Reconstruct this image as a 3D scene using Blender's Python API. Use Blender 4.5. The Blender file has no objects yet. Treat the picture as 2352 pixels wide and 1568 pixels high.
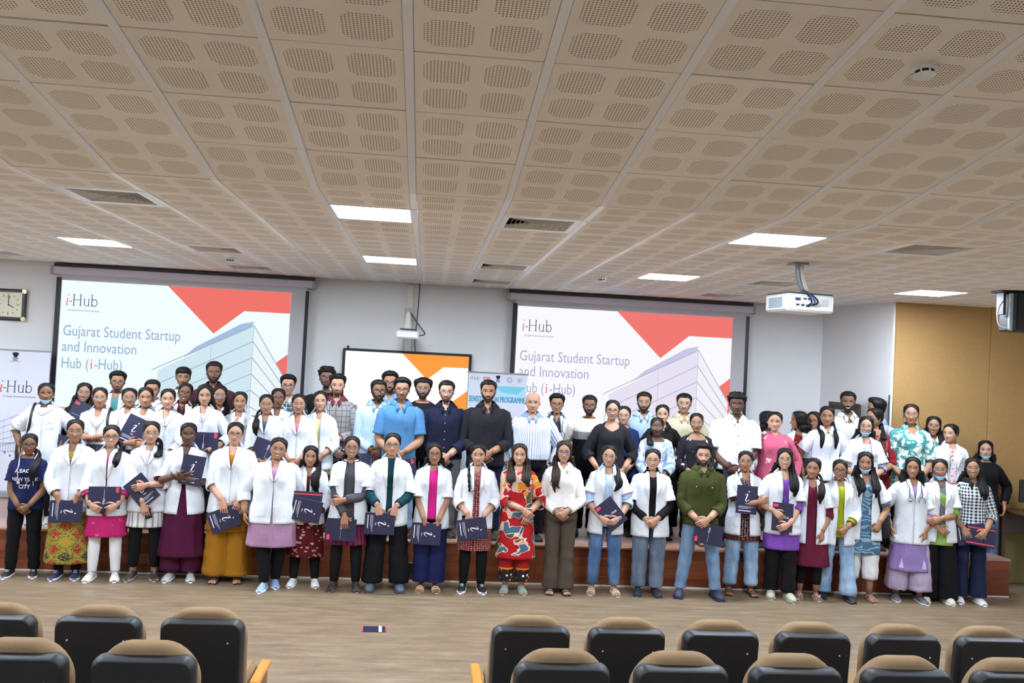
import bpy, math, random
import numpy as np
from mathutils import Vector, Matrix

# ------------------------------------------------------------------ camera, world, exposure
scene = bpy.context.scene
COL = scene.collection
EYE = 2.47
cam_d = bpy.data.cameras.new('camera')
cam_d.sensor_width = 36.0
cam_d.lens = 2033.4 / 2352.0 * 36.0
cam = bpy.data.objects.new('camera', cam_d)
COL.objects.link(cam)
yaw, pitch, roll = .0934, .02517, .0506
_f = Vector((math.sin(yaw)*math.cos(pitch), math.cos(yaw)*math.cos(pitch), math.sin(pitch)))
_r = Vector((math.cos(yaw), -math.sin(yaw), 0))
_u = _r.cross(_f)
_rr = math.cos(roll)*_r + math.sin(roll)*_u
_uu = -math.sin(roll)*_r + math.cos(roll)*_u
m = Matrix((_rr, _uu, -_f)).transposed().to_4x4()
m.translation = Vector((0, 0, EYE))
cam.matrix_world = m
cam_d.clip_end = 100
scene.camera = cam

world = bpy.data.worlds.new('world')
scene.world = world
world.use_nodes = True
world.node_tree.nodes['Background'].inputs[0].default_value = (.8, .85, 1, 1)
world.node_tree.nodes['Background'].inputs[1].default_value = .05

PANEL_STRENGTH = 112.0
scene.view_settings.view_transform = 'Standard'
scene.view_settings.look = 'None'
scene.view_settings.gamma = 1
scene.view_settings.use_curve_mapping = False
scene.view_settings.exposure = 0.0

# ------------------------------------------------------------------ helpers
PI = math.pi
rng = random.Random(7)

def lin(c):
    """sRGB 0-255 triple -> linear"""
    o = []
    for v in c:
        v = v/255.0
        o.append(v/12.92 if v <= .04045 else ((v+.055)/1.055)**2.4)
    return tuple(o)

def link(o, parent=None):
    COL.objects.link(o)
    if parent is not None:
        o.parent = parent
    return o

def tag(o, label=None, cat=None, group=None, kind=None):
    if label: o['label'] = label
    if cat: o['category'] = cat
    if group: o['group'] = group
    if kind: o['kind'] = kind
    return o

def empty(name, loc=(0, 0, 0), rz=0, label=None, cat=None, group=None):
    o = bpy.data.objects.new(name, None)
    o.empty_display_size = .1
    o.location = loc
    o.rotation_euler = (0, 0, rz)
    COL.objects.link(o)
    return tag(o, label, cat, group)

def make_mesh(name, V, faces, mats, uv=None, col=None, smooth=True, mi=None):
    """V (n,3); faces: list of int arrays (m,k)"""
    V = np.asarray(V, dtype=np.float32).reshape(-1, 3)
    me = bpy.data.meshes.new(name)
    fl = [np.asarray(f, dtype=np.int32) for f in faces if len(f)]
    loops = np.concatenate([f.ravel() for f in fl])
    tot = np.concatenate([np.full(len(f), f.shape[1], np.int32) for f in fl])
    start = np.concatenate([[0], np.cumsum(tot)[:-1]]).astype(np.int32)
    me.vertices.add(len(V)); me.vertices.foreach_set('co', V.ravel())
    me.loops.add(len(loops)); me.loops.foreach_set('vertex_index', loops)
    me.polygons.add(len(tot)); me.polygons.foreach_set('loop_start', start)
    try:
        me.polygons.foreach_set('loop_total', tot)
    except Exception:
        pass
    if mi is not None:
        me.polygons.foreach_set('material_index', np.asarray(mi, np.int32))
    me.polygons.foreach_set('use_smooth', np.full(len(tot), bool(smooth)))
    if uv is not None:
        l = me.uv_layers.new(name='UVMap')
        l.data.foreach_set('uv', np.asarray(uv, np.float32)[loops].ravel())
    if col is not None:
        a = me.color_attributes.new('Col', 'FLOAT_COLOR', 'POINT')
        c = np.ones((len(V), 4), np.float32); c[:, :3] = col
        a.data.foreach_set('color', c.ravel())
    for mt in (mats if isinstance(mats, (list, tuple)) else [mats]):
        me.materials.append(mt)
    me.update(calc_edges=True)
    me.validate()
    return me

def mk(name, V, faces, mats, parent=None, **k):
    return link(bpy.data.objects.new(name, make_mesh(name, V, faces, mats, **k)), parent)

class MB:
    """collects simple shapes into one mesh"""
    def __init__(self): self.V = []; self.F = []; self.M = []; self.n = 0
    def add(self, V, F, mi=0):
        V = np.asarray(V, float).reshape(-1, 3)
        self.V.append(V)
        for f in F:
            self.F.append([i+self.n for i in f]); self.M.append(mi)
        self.n += len(V)
        return self
    def box(self, c, s, mi=0, R=None, bev=0.0):
        x, y, z = [v/2 for v in s]
        if bev <= 0:
            V = np.array([(sx*x, sy*y, sz*z) for sz in (-1, 1) for sy in (-1, 1) for sx in (-1, 1)], float)
            F = [(0, 2, 3, 1), (4, 5, 7, 6), (0, 1, 5, 4), (2, 6, 7, 3), (0, 4, 6, 2), (1, 3, 7, 5)]
        else:
            b = min(bev, x*.98, y*.98, z*.98); V = []
            for sz in (-1, 1):
                for sy in (-1, 1):
                    for sx in (-1, 1):
                        V += [(sx*x, sy*(y-b), sz*(z-b)), (sx*(x-b), sy*y, sz*(z-b)), (sx*(x-b), sy*(y-b), sz*z)]
            V = np.array(V)
            ix = lambda sx, sy, sz, k: ((sz*2+sy)*2+sx)*3+k
            F = []
            for s_ in (0, 1):
                q = [(0, 0), (1, 0), (1, 1), (0, 1)]
                F.append([ix(s_, a, c, 0) for a, c in (q if s_ else q[::-1])])
                F.append([ix(a, s_, c, 1) for a, c in (q[::-1] if s_ else q)])
                F.append([ix(a, c, s_, 2) for a, c in (q if s_ else q[::-1])])
            for a in (0, 1):
                for e_ in (0, 1):
                    F.append([ix(0, a, e_, 1), ix(1, a, e_, 1), ix(1, a, e_, 2), ix(0, a, e_, 2)])
                    F.append([ix(a, 0, e_, 0), ix(a, 1, e_, 0), ix(a, 1, e_, 2), ix(a, 0, e_, 2)])
                    F.append([ix(a, e_, 0, 0), ix(a, e_, 1, 0), ix(a, e_, 1, 1), ix(a, e_, 0, 1)])
            for sz in (0, 1):
                for sy in (0, 1):
                    for sx in (0, 1):
                        F.append([ix(sx, sy, sz, 0), ix(sx, sy, sz, 1), ix(sx, sy, sz, 2)])
        if R is not None: V = V @ np.array(R).T
        return self.add(V + np.array(c, float), F, mi)
    def cyl(self, p0, p1, r0, r1=None, n=12, mi=0, cap=True):
        r1 = r0 if r1 is None else r1
        p0 = np.array(p0, float); p1 = np.array(p1, float)
        d = p1-p0; d = d/np.linalg.norm(d)
        a = np.cross(d, (0, 0, 1) if abs(d[2]) < .9 else (1, 0, 0)); a /= np.linalg.norm(a); b = np.cross(d, a)
        t = np.arange(n)*2*PI/n
        ring = np.cos(t)[:, None]*a + np.sin(t)[:, None]*b
        V = np.concatenate([p0+ring*r0, p1+ring*r1])
        F = [(i, (i+1) % n, n+(i+1) % n, n+i) for i in range(n)]
        if cap: F += [tuple(range(n))[::-1], tuple(range(n, 2*n))]
        return self.add(V, F, mi)
    def poly(self, pts, z=0, mi=0):
        return self.add([(p[0], p[1], z) for p in pts], [tuple(range(len(pts)))], mi)
    def build(self, name, mats, parent=None, smooth=False):
        me = bpy.data.meshes.new(name)
        me.from_pydata(np.concatenate(self.V).tolist(), [], self.F)
        for mt in (mats if isinstance(mats, (list, tuple)) else [mats]): me.materials.append(mt)
        me.polygons.foreach_set('material_index', np.array(self.M, np.int32))
        if smooth: me.polygons.foreach_set('use_smooth', np.ones(len(self.F), bool))
        me.update()
        return link(bpy.data.objects.new(name, me), parent)

def recalc(o):
    import bmesh
    bm = bmesh.new(); bm.from_mesh(o.data); bmesh.ops.recalc_face_normals(bm, faces=bm.faces); bm.to_mesh(o.data); bm.free()
    return o

# ------------------------------------------------------------------ materials
MATS = {}
class NT:
    """tiny node-graph builder"""
    def __init__(self, name):
        self.m = bpy.data.materials.new(name); self.m.use_nodes = True
        self.t = self.m.node_tree; self.t.nodes.clear()
        self.out = self.t.nodes.new('ShaderNodeOutputMaterial')
    def n(self, typ, **k):
        nd = self.t.nodes.new(typ)
        for a, v in k.items(): setattr(nd, a, v)
        return nd
    def l(self, a, b): self.t.links.new(a, b)
    def setin(self, sock, v):
        if hasattr(v, 'is_linked') or isinstance(v, bpy.types.NodeSocket): self.l(v, sock)
        else:
            if sock.type == 'RGBA' and len(v) == 3: v = (*v, 1)
            sock.default_value = v
    def math(self, op, a, b=None, c=None):
        nd = self.n('ShaderNodeMath', operation=op)
        self.setin(nd.inputs[0], a)
        if b is not None: self.setin(nd.inputs[1], b)
        if c is not None: self.setin(nd.inputs[2], c)
        return nd.outputs[0]
    def mix(self, f, a, b):
        nd = self.n('ShaderNodeMix', data_type='RGBA')
        self.setin(nd.inputs[0], f); self.setin(nd.inputs[6], a); self.setin(nd.inputs[7], b)
        return nd.outputs[2]
    def coord(self, which):
        return self.n('ShaderNodeTexCoord').outputs[which]
    def xyz(self, v):
        nd = self.n('ShaderNodeSeparateXYZ'); self.l(v, nd.inputs[0]); return nd.outputs
    def scale(self, v, s):
        nd = self.n('ShaderNodeMapping'); self.l(v, nd.inputs[0]); nd.inputs[3].default_value = s; return nd.outputs[0]
    def noise(self, v, sc, det=3, rough=.5):
        nd = self.n('ShaderNodeTexNoise'); self.l(v, nd.inputs['Vector'])
        nd.inputs['Scale'].default_value = sc; nd.inputs['Detail'].default_value = det; nd.inputs['Roughness'].default_value = rough
        return nd.outputs[0]
    def vor(self, v, sc, feature='F1', rnd=1.0):
        nd = self.n('ShaderNodeTexVoronoi', feature=feature); self.l(v, nd.inputs['Vector'])
        nd.inputs['Scale'].default_value = sc; nd.inputs['Randomness'].default_value = rnd
        return nd.outputs
    def ramp(self, f, stops, const=False):
        nd = self.n('ShaderNodeValToRGB'); self.l(f, nd.inputs[0])
        e = nd.color_ramp.elements
        while len(e) < len(stops): e.new(.5)
        for el, (p, c) in zip(e, stops): el.position = p; el.color = (*c, 1)
        if const: nd.color_ramp.interpolation = 'CONSTANT'
        return nd.outputs[0]
    def bsdf(self, color, rough=.6, metal=0, spec=.5, bump=None, bstr=.2, bdist=.01, alpha=None, emit=None, estr=0):
        b = self.n('ShaderNodeBsdfPrincipled')
        self.setin(b.inputs['Base Color'], color); self.setin(b.inputs['Roughness'], rough)
        b.inputs['Metallic'].default_value = metal; b.inputs['Specular IOR Level'].default_value = spec
        if alpha is not None: b.inputs['Alpha'].default_value = alpha
        if emit is not None:
            self.setin(b.inputs['Emission Color'], emit); b.inputs['Emission Strength'].default_value = estr
        if bump is not None:
            bp = self.n('ShaderNodeBump'); self.l(bump, bp.inputs['Height'])
            bp.inputs['Strength'].default_value = bstr; bp.inputs['Distance'].default_value = bdist
            self.l(bp.outputs[0], b.inputs['Normal'])
        self.l(b.outputs[0], self.out.inputs[0])
        return self.m

def plain(name, rgb, rough=.6, metal=0, spec=.5, noise=0, alpha=None):
    if name in MATS: return MATS[name]
    t = NT(name); c = lin(rgb)
    if noise:
        nz = t.noise(t.coord('Object'), 14, 4)
        c = t.mix(nz, tuple(v*(1-noise) for v in c), tuple(min(1, v*(1+noise)) for v in c))
    MATS[name] = t.bsdf(c, rough, metal, spec, alpha=alpha)
    return MATS[name]

def emitter(name, rgb, strength, diff=.0):
    if name in MATS: return MATS[name]
    t = NT(name)
    MATS[name] = t.bsdf(tuple(v*diff for v in lin(rgb)), .9, spec=0, emit=lin(rgb), estr=strength)
    return MATS[name]

def mat_wall(name, rgb):
    t = NT(name); p = t.coord('Object')
    n1 = t.noise(p, 1.2, 4); c = lin(rgb)
    colr = t.mix(n1, tuple(v*.93 for v in c), tuple(v*1.04 for v in c))
    return t.bsdf(colr, .75, spec=.3, bump=t.noise(p, 60, 3), bstr=.06)

def mat_floor():
    t = NT('floor_vinyl'); p = t.coord('Object')
    s = t.noise(t.scale(p, (.8, 4.2, 1)), 2.6, 8, .72)
    g = t.noise(t.scale(p, (2.2, 16, 1)), 4.0, 5, .7)
    blotch = t.noise(p, .9, 3)
    c = t.ramp(s, [(.30, lin((92, 75, 58))), (.5, lin((133, 112, 89))), (.68, lin((164, 144, 117)))])
    c = t.mix(t.math('MULTIPLY', g, .5), c, lin((98, 78, 60)))
    c = t.mix(t.math('MULTIPLY', blotch, .25), c, lin((128, 114, 96)))
    sc = t.vor(p, 1.7)[0]
    scuff = t.math('LESS_THAN', sc, .018)
    c = t.mix(t.math('MULTIPLY', scuff, .5), c, lin((205, 200, 195)))
    return t.bsdf(c, .42, spec=.35, bump=g, bstr=.05)

def mat_wood(name, c0, c1, sc=(1, 8, 8), rough=.4, rnd=True):
    t = NT(name); p = t.coord('Object')
    w = t.noise(t.scale(p, sc), 3.0, 6, .6)
    c = t.mix(w, lin(c0), lin(c1))
    if rnd:
        oi = t.n('ShaderNodeObjectInfo').outputs['Random']
        hs = t.n('ShaderNodeHueSaturation'); t.l(c, hs.inputs['Color'])
        t.l(t.math('MULTIPLY_ADD', oi, .7, .65), hs.inputs['Value'])
        c = hs.outputs[0]
    return t.bsdf(c, rough, spec=.4)

def mat_tile():
    t = NT('perforated_tile'); p = t.coord('Object'); x, y, z = t.xyz(p)
    ax = t.math('ABSOLUTE', x); ay = t.math('ABSOLUTE', y)
    dx = t.math('ABSOLUTE', t.math('SUBTRACT', ax, .133)); dy = t.math('ABSOLUTE', t.math('SUBTRACT', ay, .133))
    inb = t.math('MULTIPLY', t.math('LESS_THAN', t.math('MAXIMUM', dx, dy), .104), t.math('LESS_THAN', t.math('ADD', dx, dy), .168))
    pit = .0152
    fx = t.math('SUBTRACT', t.math('FRACT', t.math('DIVIDE', x, pit)), .5)
    fy = t.math('SUBTRACT', t.math('FRACT', t.math('DIVIDE', y, pit)), .5)
    r = t.math('SQRT', t.math('ADD', t.math('MULTIPLY', fx, fx), t.math('MULTIPLY', fy, fy)))
    hole = t.math('MULTIPLY', t.math('LESS_THAN', r, .27), inb)
    nz = t.noise(p, 7, 3); oi = t.n('ShaderNodeObjectInfo').outputs['Random']
    base = t.mix(nz, lin((242, 234, 224)), lin((250, 243, 234)))
    hs = t.n('ShaderNodeHueSaturation'); t.l(base, hs.inputs['Color'])
    t.l(t.math('MULTIPLY_ADD', oi, .08, .95), hs.inputs['Value'])
    c = t.mix(hole, hs.outputs[0], lin((148, 126, 103)))
    return t.bsdf(c, .85, spec=.2)

M_WALL = mat_wall('wall_paint', (228, 226, 226))
M_WALL2 = mat_wall('wall_paint_plain', (236, 235, 233))
M_BROWN = None
def mat_brown():
    t = NT('fabric_panel'); p = t.coord('Object')
    w1 = t.noise(t.scale(p, (260, 260, 8)), 1.0, 2); w2 = t.noise(t.scale(p, (8, 8, 260)), 1.0, 2); n = t.noise(p, 2, 3)
    c = t.mix(t.math('MULTIPLY', t.math('ADD', w1, w2), .5), lin((147, 111, 66)), lin((192, 155, 106)))
    c = t.mix(t.math('MULTIPLY', n, .3), c, lin((152, 116, 70)))
    return t.bsdf(c, .85, spec=.15, bump=t.math('ADD', w1, w2), bstr=.08)
M_BROWN = mat_brown()
M_FLOOR = mat_floor()
M_TILE = mat_tile()
M_TEE = plain('tee_bar_paint', (240, 241, 243), .28)
M_VOID = plain('ceiling_void', (60, 55, 50), .9)
M_PLANK = mat_wood('riser_plank', (98, 46, 26), (148, 78, 46), (1.2, 9, 9), .35)
M_STAGE = mat_wood('stage_laminate', (140, 104, 92), (178, 142, 128), (.6, 6, 1), .3, rnd=False)
M_NOSE = mat_wood('stage_nosing', (150, 98, 66), (182, 130, 94), (1, 9, 9), .35, rnd=False)
M_OLIVE = plain('olive_dado', (124, 112, 66), .8, noise=.1)
M_WHITE = plain('white_plastic', (232, 232, 230), .4)
M_OFFWHITE = plain('cream_plastic', (214, 210, 200), .5)
M_BLACK = plain('black_plastic', (20, 20, 22), .45)
M_DGREY = plain('dark_grey_plastic', (62, 62, 66), .5)
M_GREY = plain('grey_metal', (150, 152, 156), .4, .3)
M_CHROME = plain('chrome', (205, 205, 210), .18, 1.0)
M_PANEL = emitter('lit_panel', (227, 241, 255), PANEL_STRENGTH)
M_UNLIT = plain('unlit_panel', (226, 232, 238), .3)

# ------------------------------------------------------------------ room shell
YB = 12.15          # back wall
CEIL = 3.5
Y3, X0, TILE = 5.516, -.15, .6
SLOPE = .151
STG = .445          # stage height
YS = 9.98           # stage front

def slab(name, c, s, mat, **k):
    return tag(MB().box(c, s).build(name, mat), kind='structure', **k)

slab('floor', (0, 3.6, -.05), (17, 17.3, .1), M_FLOOR)
slab('wall_back', (-1.3, YB+.06, 1.8), (13.85, .12, 3.7), M_WALL)
slab('wall_left', (-8.3, 3.6, 2.6), (.12, 17.3, 5.3), M_WALL2)
slab('wall_rear', (0, -5.05, 2.6), (17, .12, 5.3), M_WALL2)
slab('wall_side', (8.5, 3.6, 2.6), (.12, 17.3, 5.3), M_WALL2)

# splayed white return and the fabric-panelled wall beside it
w = MB()
a = np.array([5.578, YB]); b = np.array([5.83, 10.69])
w.add([(a[0], a[1], 0), (b[0], b[1], 0), (b[0], b[1], 3.6), (a[0], a[1], 3.6),
       (a[0]+.12, a[1]+.02, 0), (b[0]+.12, b[1]+.02, 0), (b[0]+.12, b[1]+.02, 3.6), (a[0]+.12, a[1]+.02, 3.6)],
      [(0, 3, 2, 1), (4, 5, 6, 7), (1, 2, 6, 5), (0, 4, 7, 3), (3, 7, 6, 2)])
tag(w.build('wall_return', M_WALL), kind='structure')
wr = slab('wall_right', (7.14, 10.76, 1.8), (2.62, .1, 3.6), M_WALL)
for i, (x0, x1) in enumerate(((5.86, 7.13), (7.135, 8.42))):
    MB().box(((x0+x1)/2, 10.69, .86+1.32), (x1-x0, .035, 2.64), bev=.006).build('fabric_panel', M_BROWN, wr)
MB().box((7.14, 10.692, .43), (2.56, .03, .85), bev=.005).build('dado_panel', M_OLIVE, wr)

# stage with plank-faced riser
stg = slab('stage', (-.825, (YS+.03+YB)/2, (STG-.02)/2), (14.85, YB-YS-.03, STG-.02), M_PLANK)
MB().box((-.825, (YS+YB)/2-.005, STG-.01), (14.85, YB-YS-.01, .02)).build('stage_deck', M_STAGE, stg)
MB().box((-.825, YS+.03, STG-.012), (14.85, .07, .03), bev=.006).build('nosing', M_NOSE, stg)
MB().box((6.8, YS+.18, (STG-.02)/2), (.4, .32, STG-.02)).build('end_block', M_PLANK, stg)
MB().box((6.81, YS+.17, STG-.012), (.42, .36, .028), bev=.005).build('end_block_top', M_STAGE, stg)
plank = MB().box((0, 0, 0), (1.199, .022, .1032), bev=.0012)
pm = plank.build('plank', M_PLANK, stg)
first = True
for r in range(4):
    x = -8.2 - (r*.37) % 1.2
    while x < 7.0:
        xa, xb = max(x, -8.2), min(x+1.2, 7.01)
        if xb-xa > .08:
            o = pm if first else link(bpy.data.objects.new('plank', pm.data), stg)
            first = False
            o.location = ((xa+xb)/2, YS+.012, .055+r*.1035)
            o.scale = ((xb-xa)/1.2, 1, 1)
        x += 1.2
for r in range(4):
    o = link(bpy.data.objects.new('plank', pm.data), stg)
    o.location = (7.01, YS+.18, .055+r*.1035); o.rotation_euler = (0, 0, PI/2); o.scale = (.27, 1, 1)
slab('trim_1', (-.6, YS-.012, .007), (15.2, .018, .014), plain('floor_strip', (214, 208, 200), .4))
slab('stage_step', (6.92, 10.5, .1), (.58, .34, .2), M_PLANK)
slab('tier_platform', (0, 1.0, .06), (16.4, 7.6, .12), M_FLOOR)

# ceiling: a flat part over the stage and a part that rises towards the seats
def ceil_pt(j):
    """row line j -> (y, z)"""
    if j >= 3: return Y3+(j-3)*TILE, CEIL
    return Y3-(3-j)*TILE*math.cos(SLOPE), CEIL+(3-j)*TILE*math.sin(SLOPE)
flat = slab('ceiling', (0, (Y3+YB)/2, CEIL+.08), (16.6, YB-Y3, .06), M_VOID)
rise = MB().box((0, 0, 0), (16.6, 10.7, .06)).build('ceiling', M_VOID)
tag(rise, kind='structure')
rise.rotation_euler = (-SLOPE, 0, 0)
yc, zc = Y3-5.35*math.cos(SLOPE), CEIL+5.35*math.sin(SLOPE)
rise.location = (0, yc+.08*math.sin(SLOPE), zc+.08*math.cos(SLOPE))
bpy.context.view_layer.update()
LIGHTC = lambda i: (i+1) % 5 == 0
VENTC = lambda i: (i-1) % 5 == 0
tile0 = make_mesh('ceiling_tile', [(sx*.277, sy*.2955, sz*.007) for sz in (-1, 1) for sy in (-1, 1) for sx in (-1, 1)],
                  [np.array([(0, 2, 3, 1), (4, 5, 7, 6), (0, 1, 5, 4), (2, 6, 7, 3), (0, 4, 6, 2), (1, 3, 7, 5)])], M_TILE, smooth=False)
inv_rise = rise.matrix_world.inverted()
inv_flat = flat.matrix_world.inverted()
light_spots, vent_spots = [], []
for j in range(-6, 14):
    ya, za = ceil_pt(j); yb, zb = ceil_pt(j+1)
    for i in range(-13, 14):
        x = X0+(i+.5)*TILE
        if j >= 3 and (abs(x) > 8.2 or x > 7.6): continue
        if j < 3 and abs(x) > 6.9: continue
        if j in (4, 9, 12) and LIGHTC(i): light_spots.append((i, j, x, (ya+yb)/2)); continue
        if j in (4, 9, 12) and VENTC(i): vent_spots.append((i, j, x, (ya+yb)/2)); continue
        if j in (-3,) and LIGHTC(i): light_spots.append((i, j, x, (ya+yb)/2)); continue  # unseen row of panels, added to light the people from the front
        o = bpy.data.objects.new('ceiling_tile', tile0); COL.objects.link(o)
        par = flat if j >= 3 else rise
        o.parent = par
        jig = rng.uniform(-.002, .002)
        mw = Matrix.Translation((x, (ya+yb)/2, (za+zb)/2+.003+jig)) @ Matrix.Rotation(-SLOPE if j < 3 else 0, 4, 'X')
        o.matrix_parent_inverse = inv_flat if j >= 3 else inv_rise
        o.matrix_basis = mw
for i in range(-13, 15):
    x = X0+i*TILE
    if abs(x) > 8.2: continue
    if x < 7.7:
        o = MB().box((x, (Y3+YB)/2, CEIL-.002), (.042, YB-Y3, .008)).build('tee_bar', M_TEE, flat)
        o.matrix_parent_inverse = inv_flat
    if abs(x) < 7.2:
        o = MB().box((0, 0, 0), (.042, 6.0, .008)).build('tee_bar', M_TEE, rise)
        o.matrix_parent_inverse = inv_rise
        o.matrix_basis = Matrix.Translation((x, Y3-3.0*math.cos(SLOPE), CEIL+3.0*math.sin(SLOPE)-.003)) @ Matrix.Rotation(-SLOPE, 4, 'X')

bd = MB().box((0, -2.8, -.075), (16.4, 5.0, .02)).build('rear_board', plain('ceiling_board', (204, 193, 180), .85), rise)

for j in range(4, 14):      # thin cross tees of the flat part
    o = MB().box((-.3, ceil_pt(j)[0], CEIL-.003), (15.9, .015, .006)).build('cross_tee', M_TEE, flat)
    o.matrix_parent_inverse = inv_flat

# recessed light panels and air diffusers
def light_panel(i, j, x, y):
    lit = j != 12
    e = empty('ceiling_light', (x, y, CEIL))
    if j < 3:
        ya, za = ceil_pt(j); yb, zb = ceil_pt(j+1)
        e.location.z = (za+zb)/2; e.rotation_euler = (-SLOPE, 0, 0)
    f = MB()
    for sx in (-1, 1): f.box((sx*.284, 0, .002), (.03, .596, .018))
    for sy in (-1, 1): f.box((0, sy*.288, .002), (.54, .02, .018))
    f.build('frame', M_TEE, e)
    MB().box((0, 0, .004), (.545, .56, .008)).build('diffuser', M_PANEL if lit else M_UNLIT, e)
    side_ = {-11: 'farthest over the clock side', -6: 'over the clock side', -1: 'above the centre', 4: 'above the projector side', 9: 'over the brown wall side'}[i]
    tag(e, {4: 'glowing square light panel next to the sloped ceiling, '+side_,
            9: 'glowing square light panel in the middle of the flat ceiling, '+side_,
            12: 'unlit white square light panel beside the back wall, '+side_,
            -3: 'added square light panel in the sloped ceiling, out of view, for frontal light'}[max(j, -3)], 'ceiling light',
        {4: 'lit panels next to the sloped ceiling', 9: 'lit panels in the middle of the flat ceiling', 12: 'unlit panels by the back wall', -3: 'added out-of-view panels in the sloped ceiling'}[max(j, -3)])
for i in (-11, -6, -1, 4, 9):      # further unseen rows behind the camera, added as frontal fill
    for j in (-8, -12):
        light_spots.append((i, j, X0+(i+.5)*TILE, (ceil_pt(j)[0]+ceil_pt(j+1)[0])/2))
for s in light_spots: light_panel(*s)
M_SLAT = plain('vent_slat', (222, 216, 208), .5)
M_VDARK = plain('vent_dark', (30, 27, 25), .9)
def ring_slat(half, z, tilt, wdt):
    i0, i1 = half, half-wdt
    V = []; F = []
    for h, zz in ((i0, z), (i1, z+tilt), (i0, z+.004), (i1, z+tilt+.004)):
        V += [(-h, -h, zz), (h, -h, zz), (h, h, zz), (-h, h, zz)]
    for k in range(4):
        n = (k+1) % 4
        F += [(k, n, 4+n, 4+k), (8+k, 12+k, 12+n, 8+n), (k, 8+k, 8+n, n), (4+k, 4+n, 12+n, 12+k)]
    return MB().add(V, F)
vproto = None
def vent(i, j, x, y):
    global vproto
    e = empty('air_diffuser', (x, y, CEIL))
    if vproto is None:
        parts = []
        f = MB()
        for sx in (-1, 1): f.box((sx*.256, 0, .0), (.042, .58, .012))
        for sy in (-1, 1): f.box((0, sy*.264, .0), (.47, .052, .012))
        parts.append(f.build('frame', M_TEE, e))
        dk = MB().box((0, 0, .07), (.48, .48, .006))
        for sx in (-1, 1): dk.box((sx*.24, 0, .04), (.006, .48, .06)).box((0, sx*.24, .04), (.48, .006, .06))
        parts.append(dk.build('duct', M_VDARK, e))
        for k in range(7): parts.append(ring_slat(.232-k*.031, -.006, .024, .011).build('slat', M_SLAT, e))
        parts.append(MB().box((0, 0, 0), (.03, .03, .006)).build('centre_plate', M_SLAT, e))
        vproto = parts
    else:
        for p in vproto:
            c = p.copy(); COL.objects.link(c); c.parent = e
    side_ = {-9: 'farthest over the clock side', -4: 'over the clock side', 1: 'above the centre', 6: 'over the ceiling projector side', 11: 'over the brown wall side'}[i]
    tag(e, {4: 'square louvred air diffuser next to the sloped ceiling, '+side_,
            9: 'square louvred air diffuser in the middle of the flat ceiling, '+side_,
            12: 'square louvred air diffuser beside the back wall, '+side_}[j], 'air vent',
        {4: 'diffusers next to the sloped ceiling', 9: 'diffusers in the middle of the flat ceiling', 12: 'diffusers by the back wall'}[j])
for s in vent_spots: vent(*s)
# ------------------------------------------------------------------ people: geometry library
def cs(xs, ys, x):
    """natural cubic spline"""
    xs = np.asarray(xs, float); ys = np.asarray(ys, float); n = len(xs)
    h = np.diff(xs); A = np.zeros((n, n)); r = np.zeros(n); A[0, 0] = A[-1, -1] = 1
    for i in range(1, n-1):
        A[i, i-1] = h[i-1]; A[i, i] = 2*(h[i-1]+h[i]); A[i, i+1] = h[i]
        r[i] = 6*((ys[i+1]-ys[i])/h[i]-(ys[i]-ys[i-1])/h[i-1])
    M = np.linalg.solve(A, r)
    x = np.asarray(x, float); k = np.clip(np.searchsorted(xs, x)-1, 0, n-2)
    t0 = xs[k+1]-x; t1 = x-xs[k]; hh = h[k]
    return (M[k]*t0**3+M[k+1]*t1**3)/(6*hh)+(ys[k]/hh-M[k]*hh/6)*t0+(ys[k+1]/hh-M[k+1]*hh/6)*t1

def grid(nr, nc, wrap=True, base=0):
    r, c = np.meshgrid(np.arange(nr-1), np.arange(nc if wrap else nc-1), indexing='ij')
    c2 = (c+1) % nc if wrap else c+1
    return (np.stack([r*nc+c, (r+1)*nc+c, (r+1)*nc+c2, r*nc+c2], -1).reshape(-1, 4)+base).astype(np.int32)

def unit(v):
    v = np.asarray(v, float); return v/max(1e-9, np.linalg.norm(v))

def smooth_path(pts, n):
    """Catmull-Rom through pts -> n samples; returns positions and the knot parameter"""
    pts = np.asarray(pts, float); k = len(pts)
    u = np.linspace(0, k-1, n)
    return np.stack([cs(np.arange(k), pts[:, d], u) for d in range(3)], 1), u

def tube_v(path, rad, n=12, rad2=None, ref=None):
    """rings along a path; rad along first normal, rad2 along the second"""
    path = np.asarray(path, float); m_ = len(path)
    t = np.gradient(path, axis=0); t /= np.linalg.norm(t, axis=1)[:, None]+1e-9
    ref = np.array(ref if ref is not None else ((0, 1, 0) if abs(t[0][1]) < .8 else (1, 0, 0)), float)
    rad = np.broadcast_to(np.asarray(rad, float), (m_,)); rad2 = rad if rad2 is None else np.broadcast_to(np.asarray(rad2, float), (m_,))
    a = 2*PI*np.arange(n)/n
    nrm = ref - t*(t@ref)[:, None]; nrm /= np.linalg.norm(nrm, axis=1)[:, None]+1e-9
    bn = np.cross(t, nrm)
    V = path[:, None, :]+np.cos(a)[None, :, None]*nrm[:, None, :]*rad[:, None, None]+np.sin(a)[None, :, None]*bn[:, None, :]*rad2[:, None, None]
    return V.reshape(-1, 3)

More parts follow.
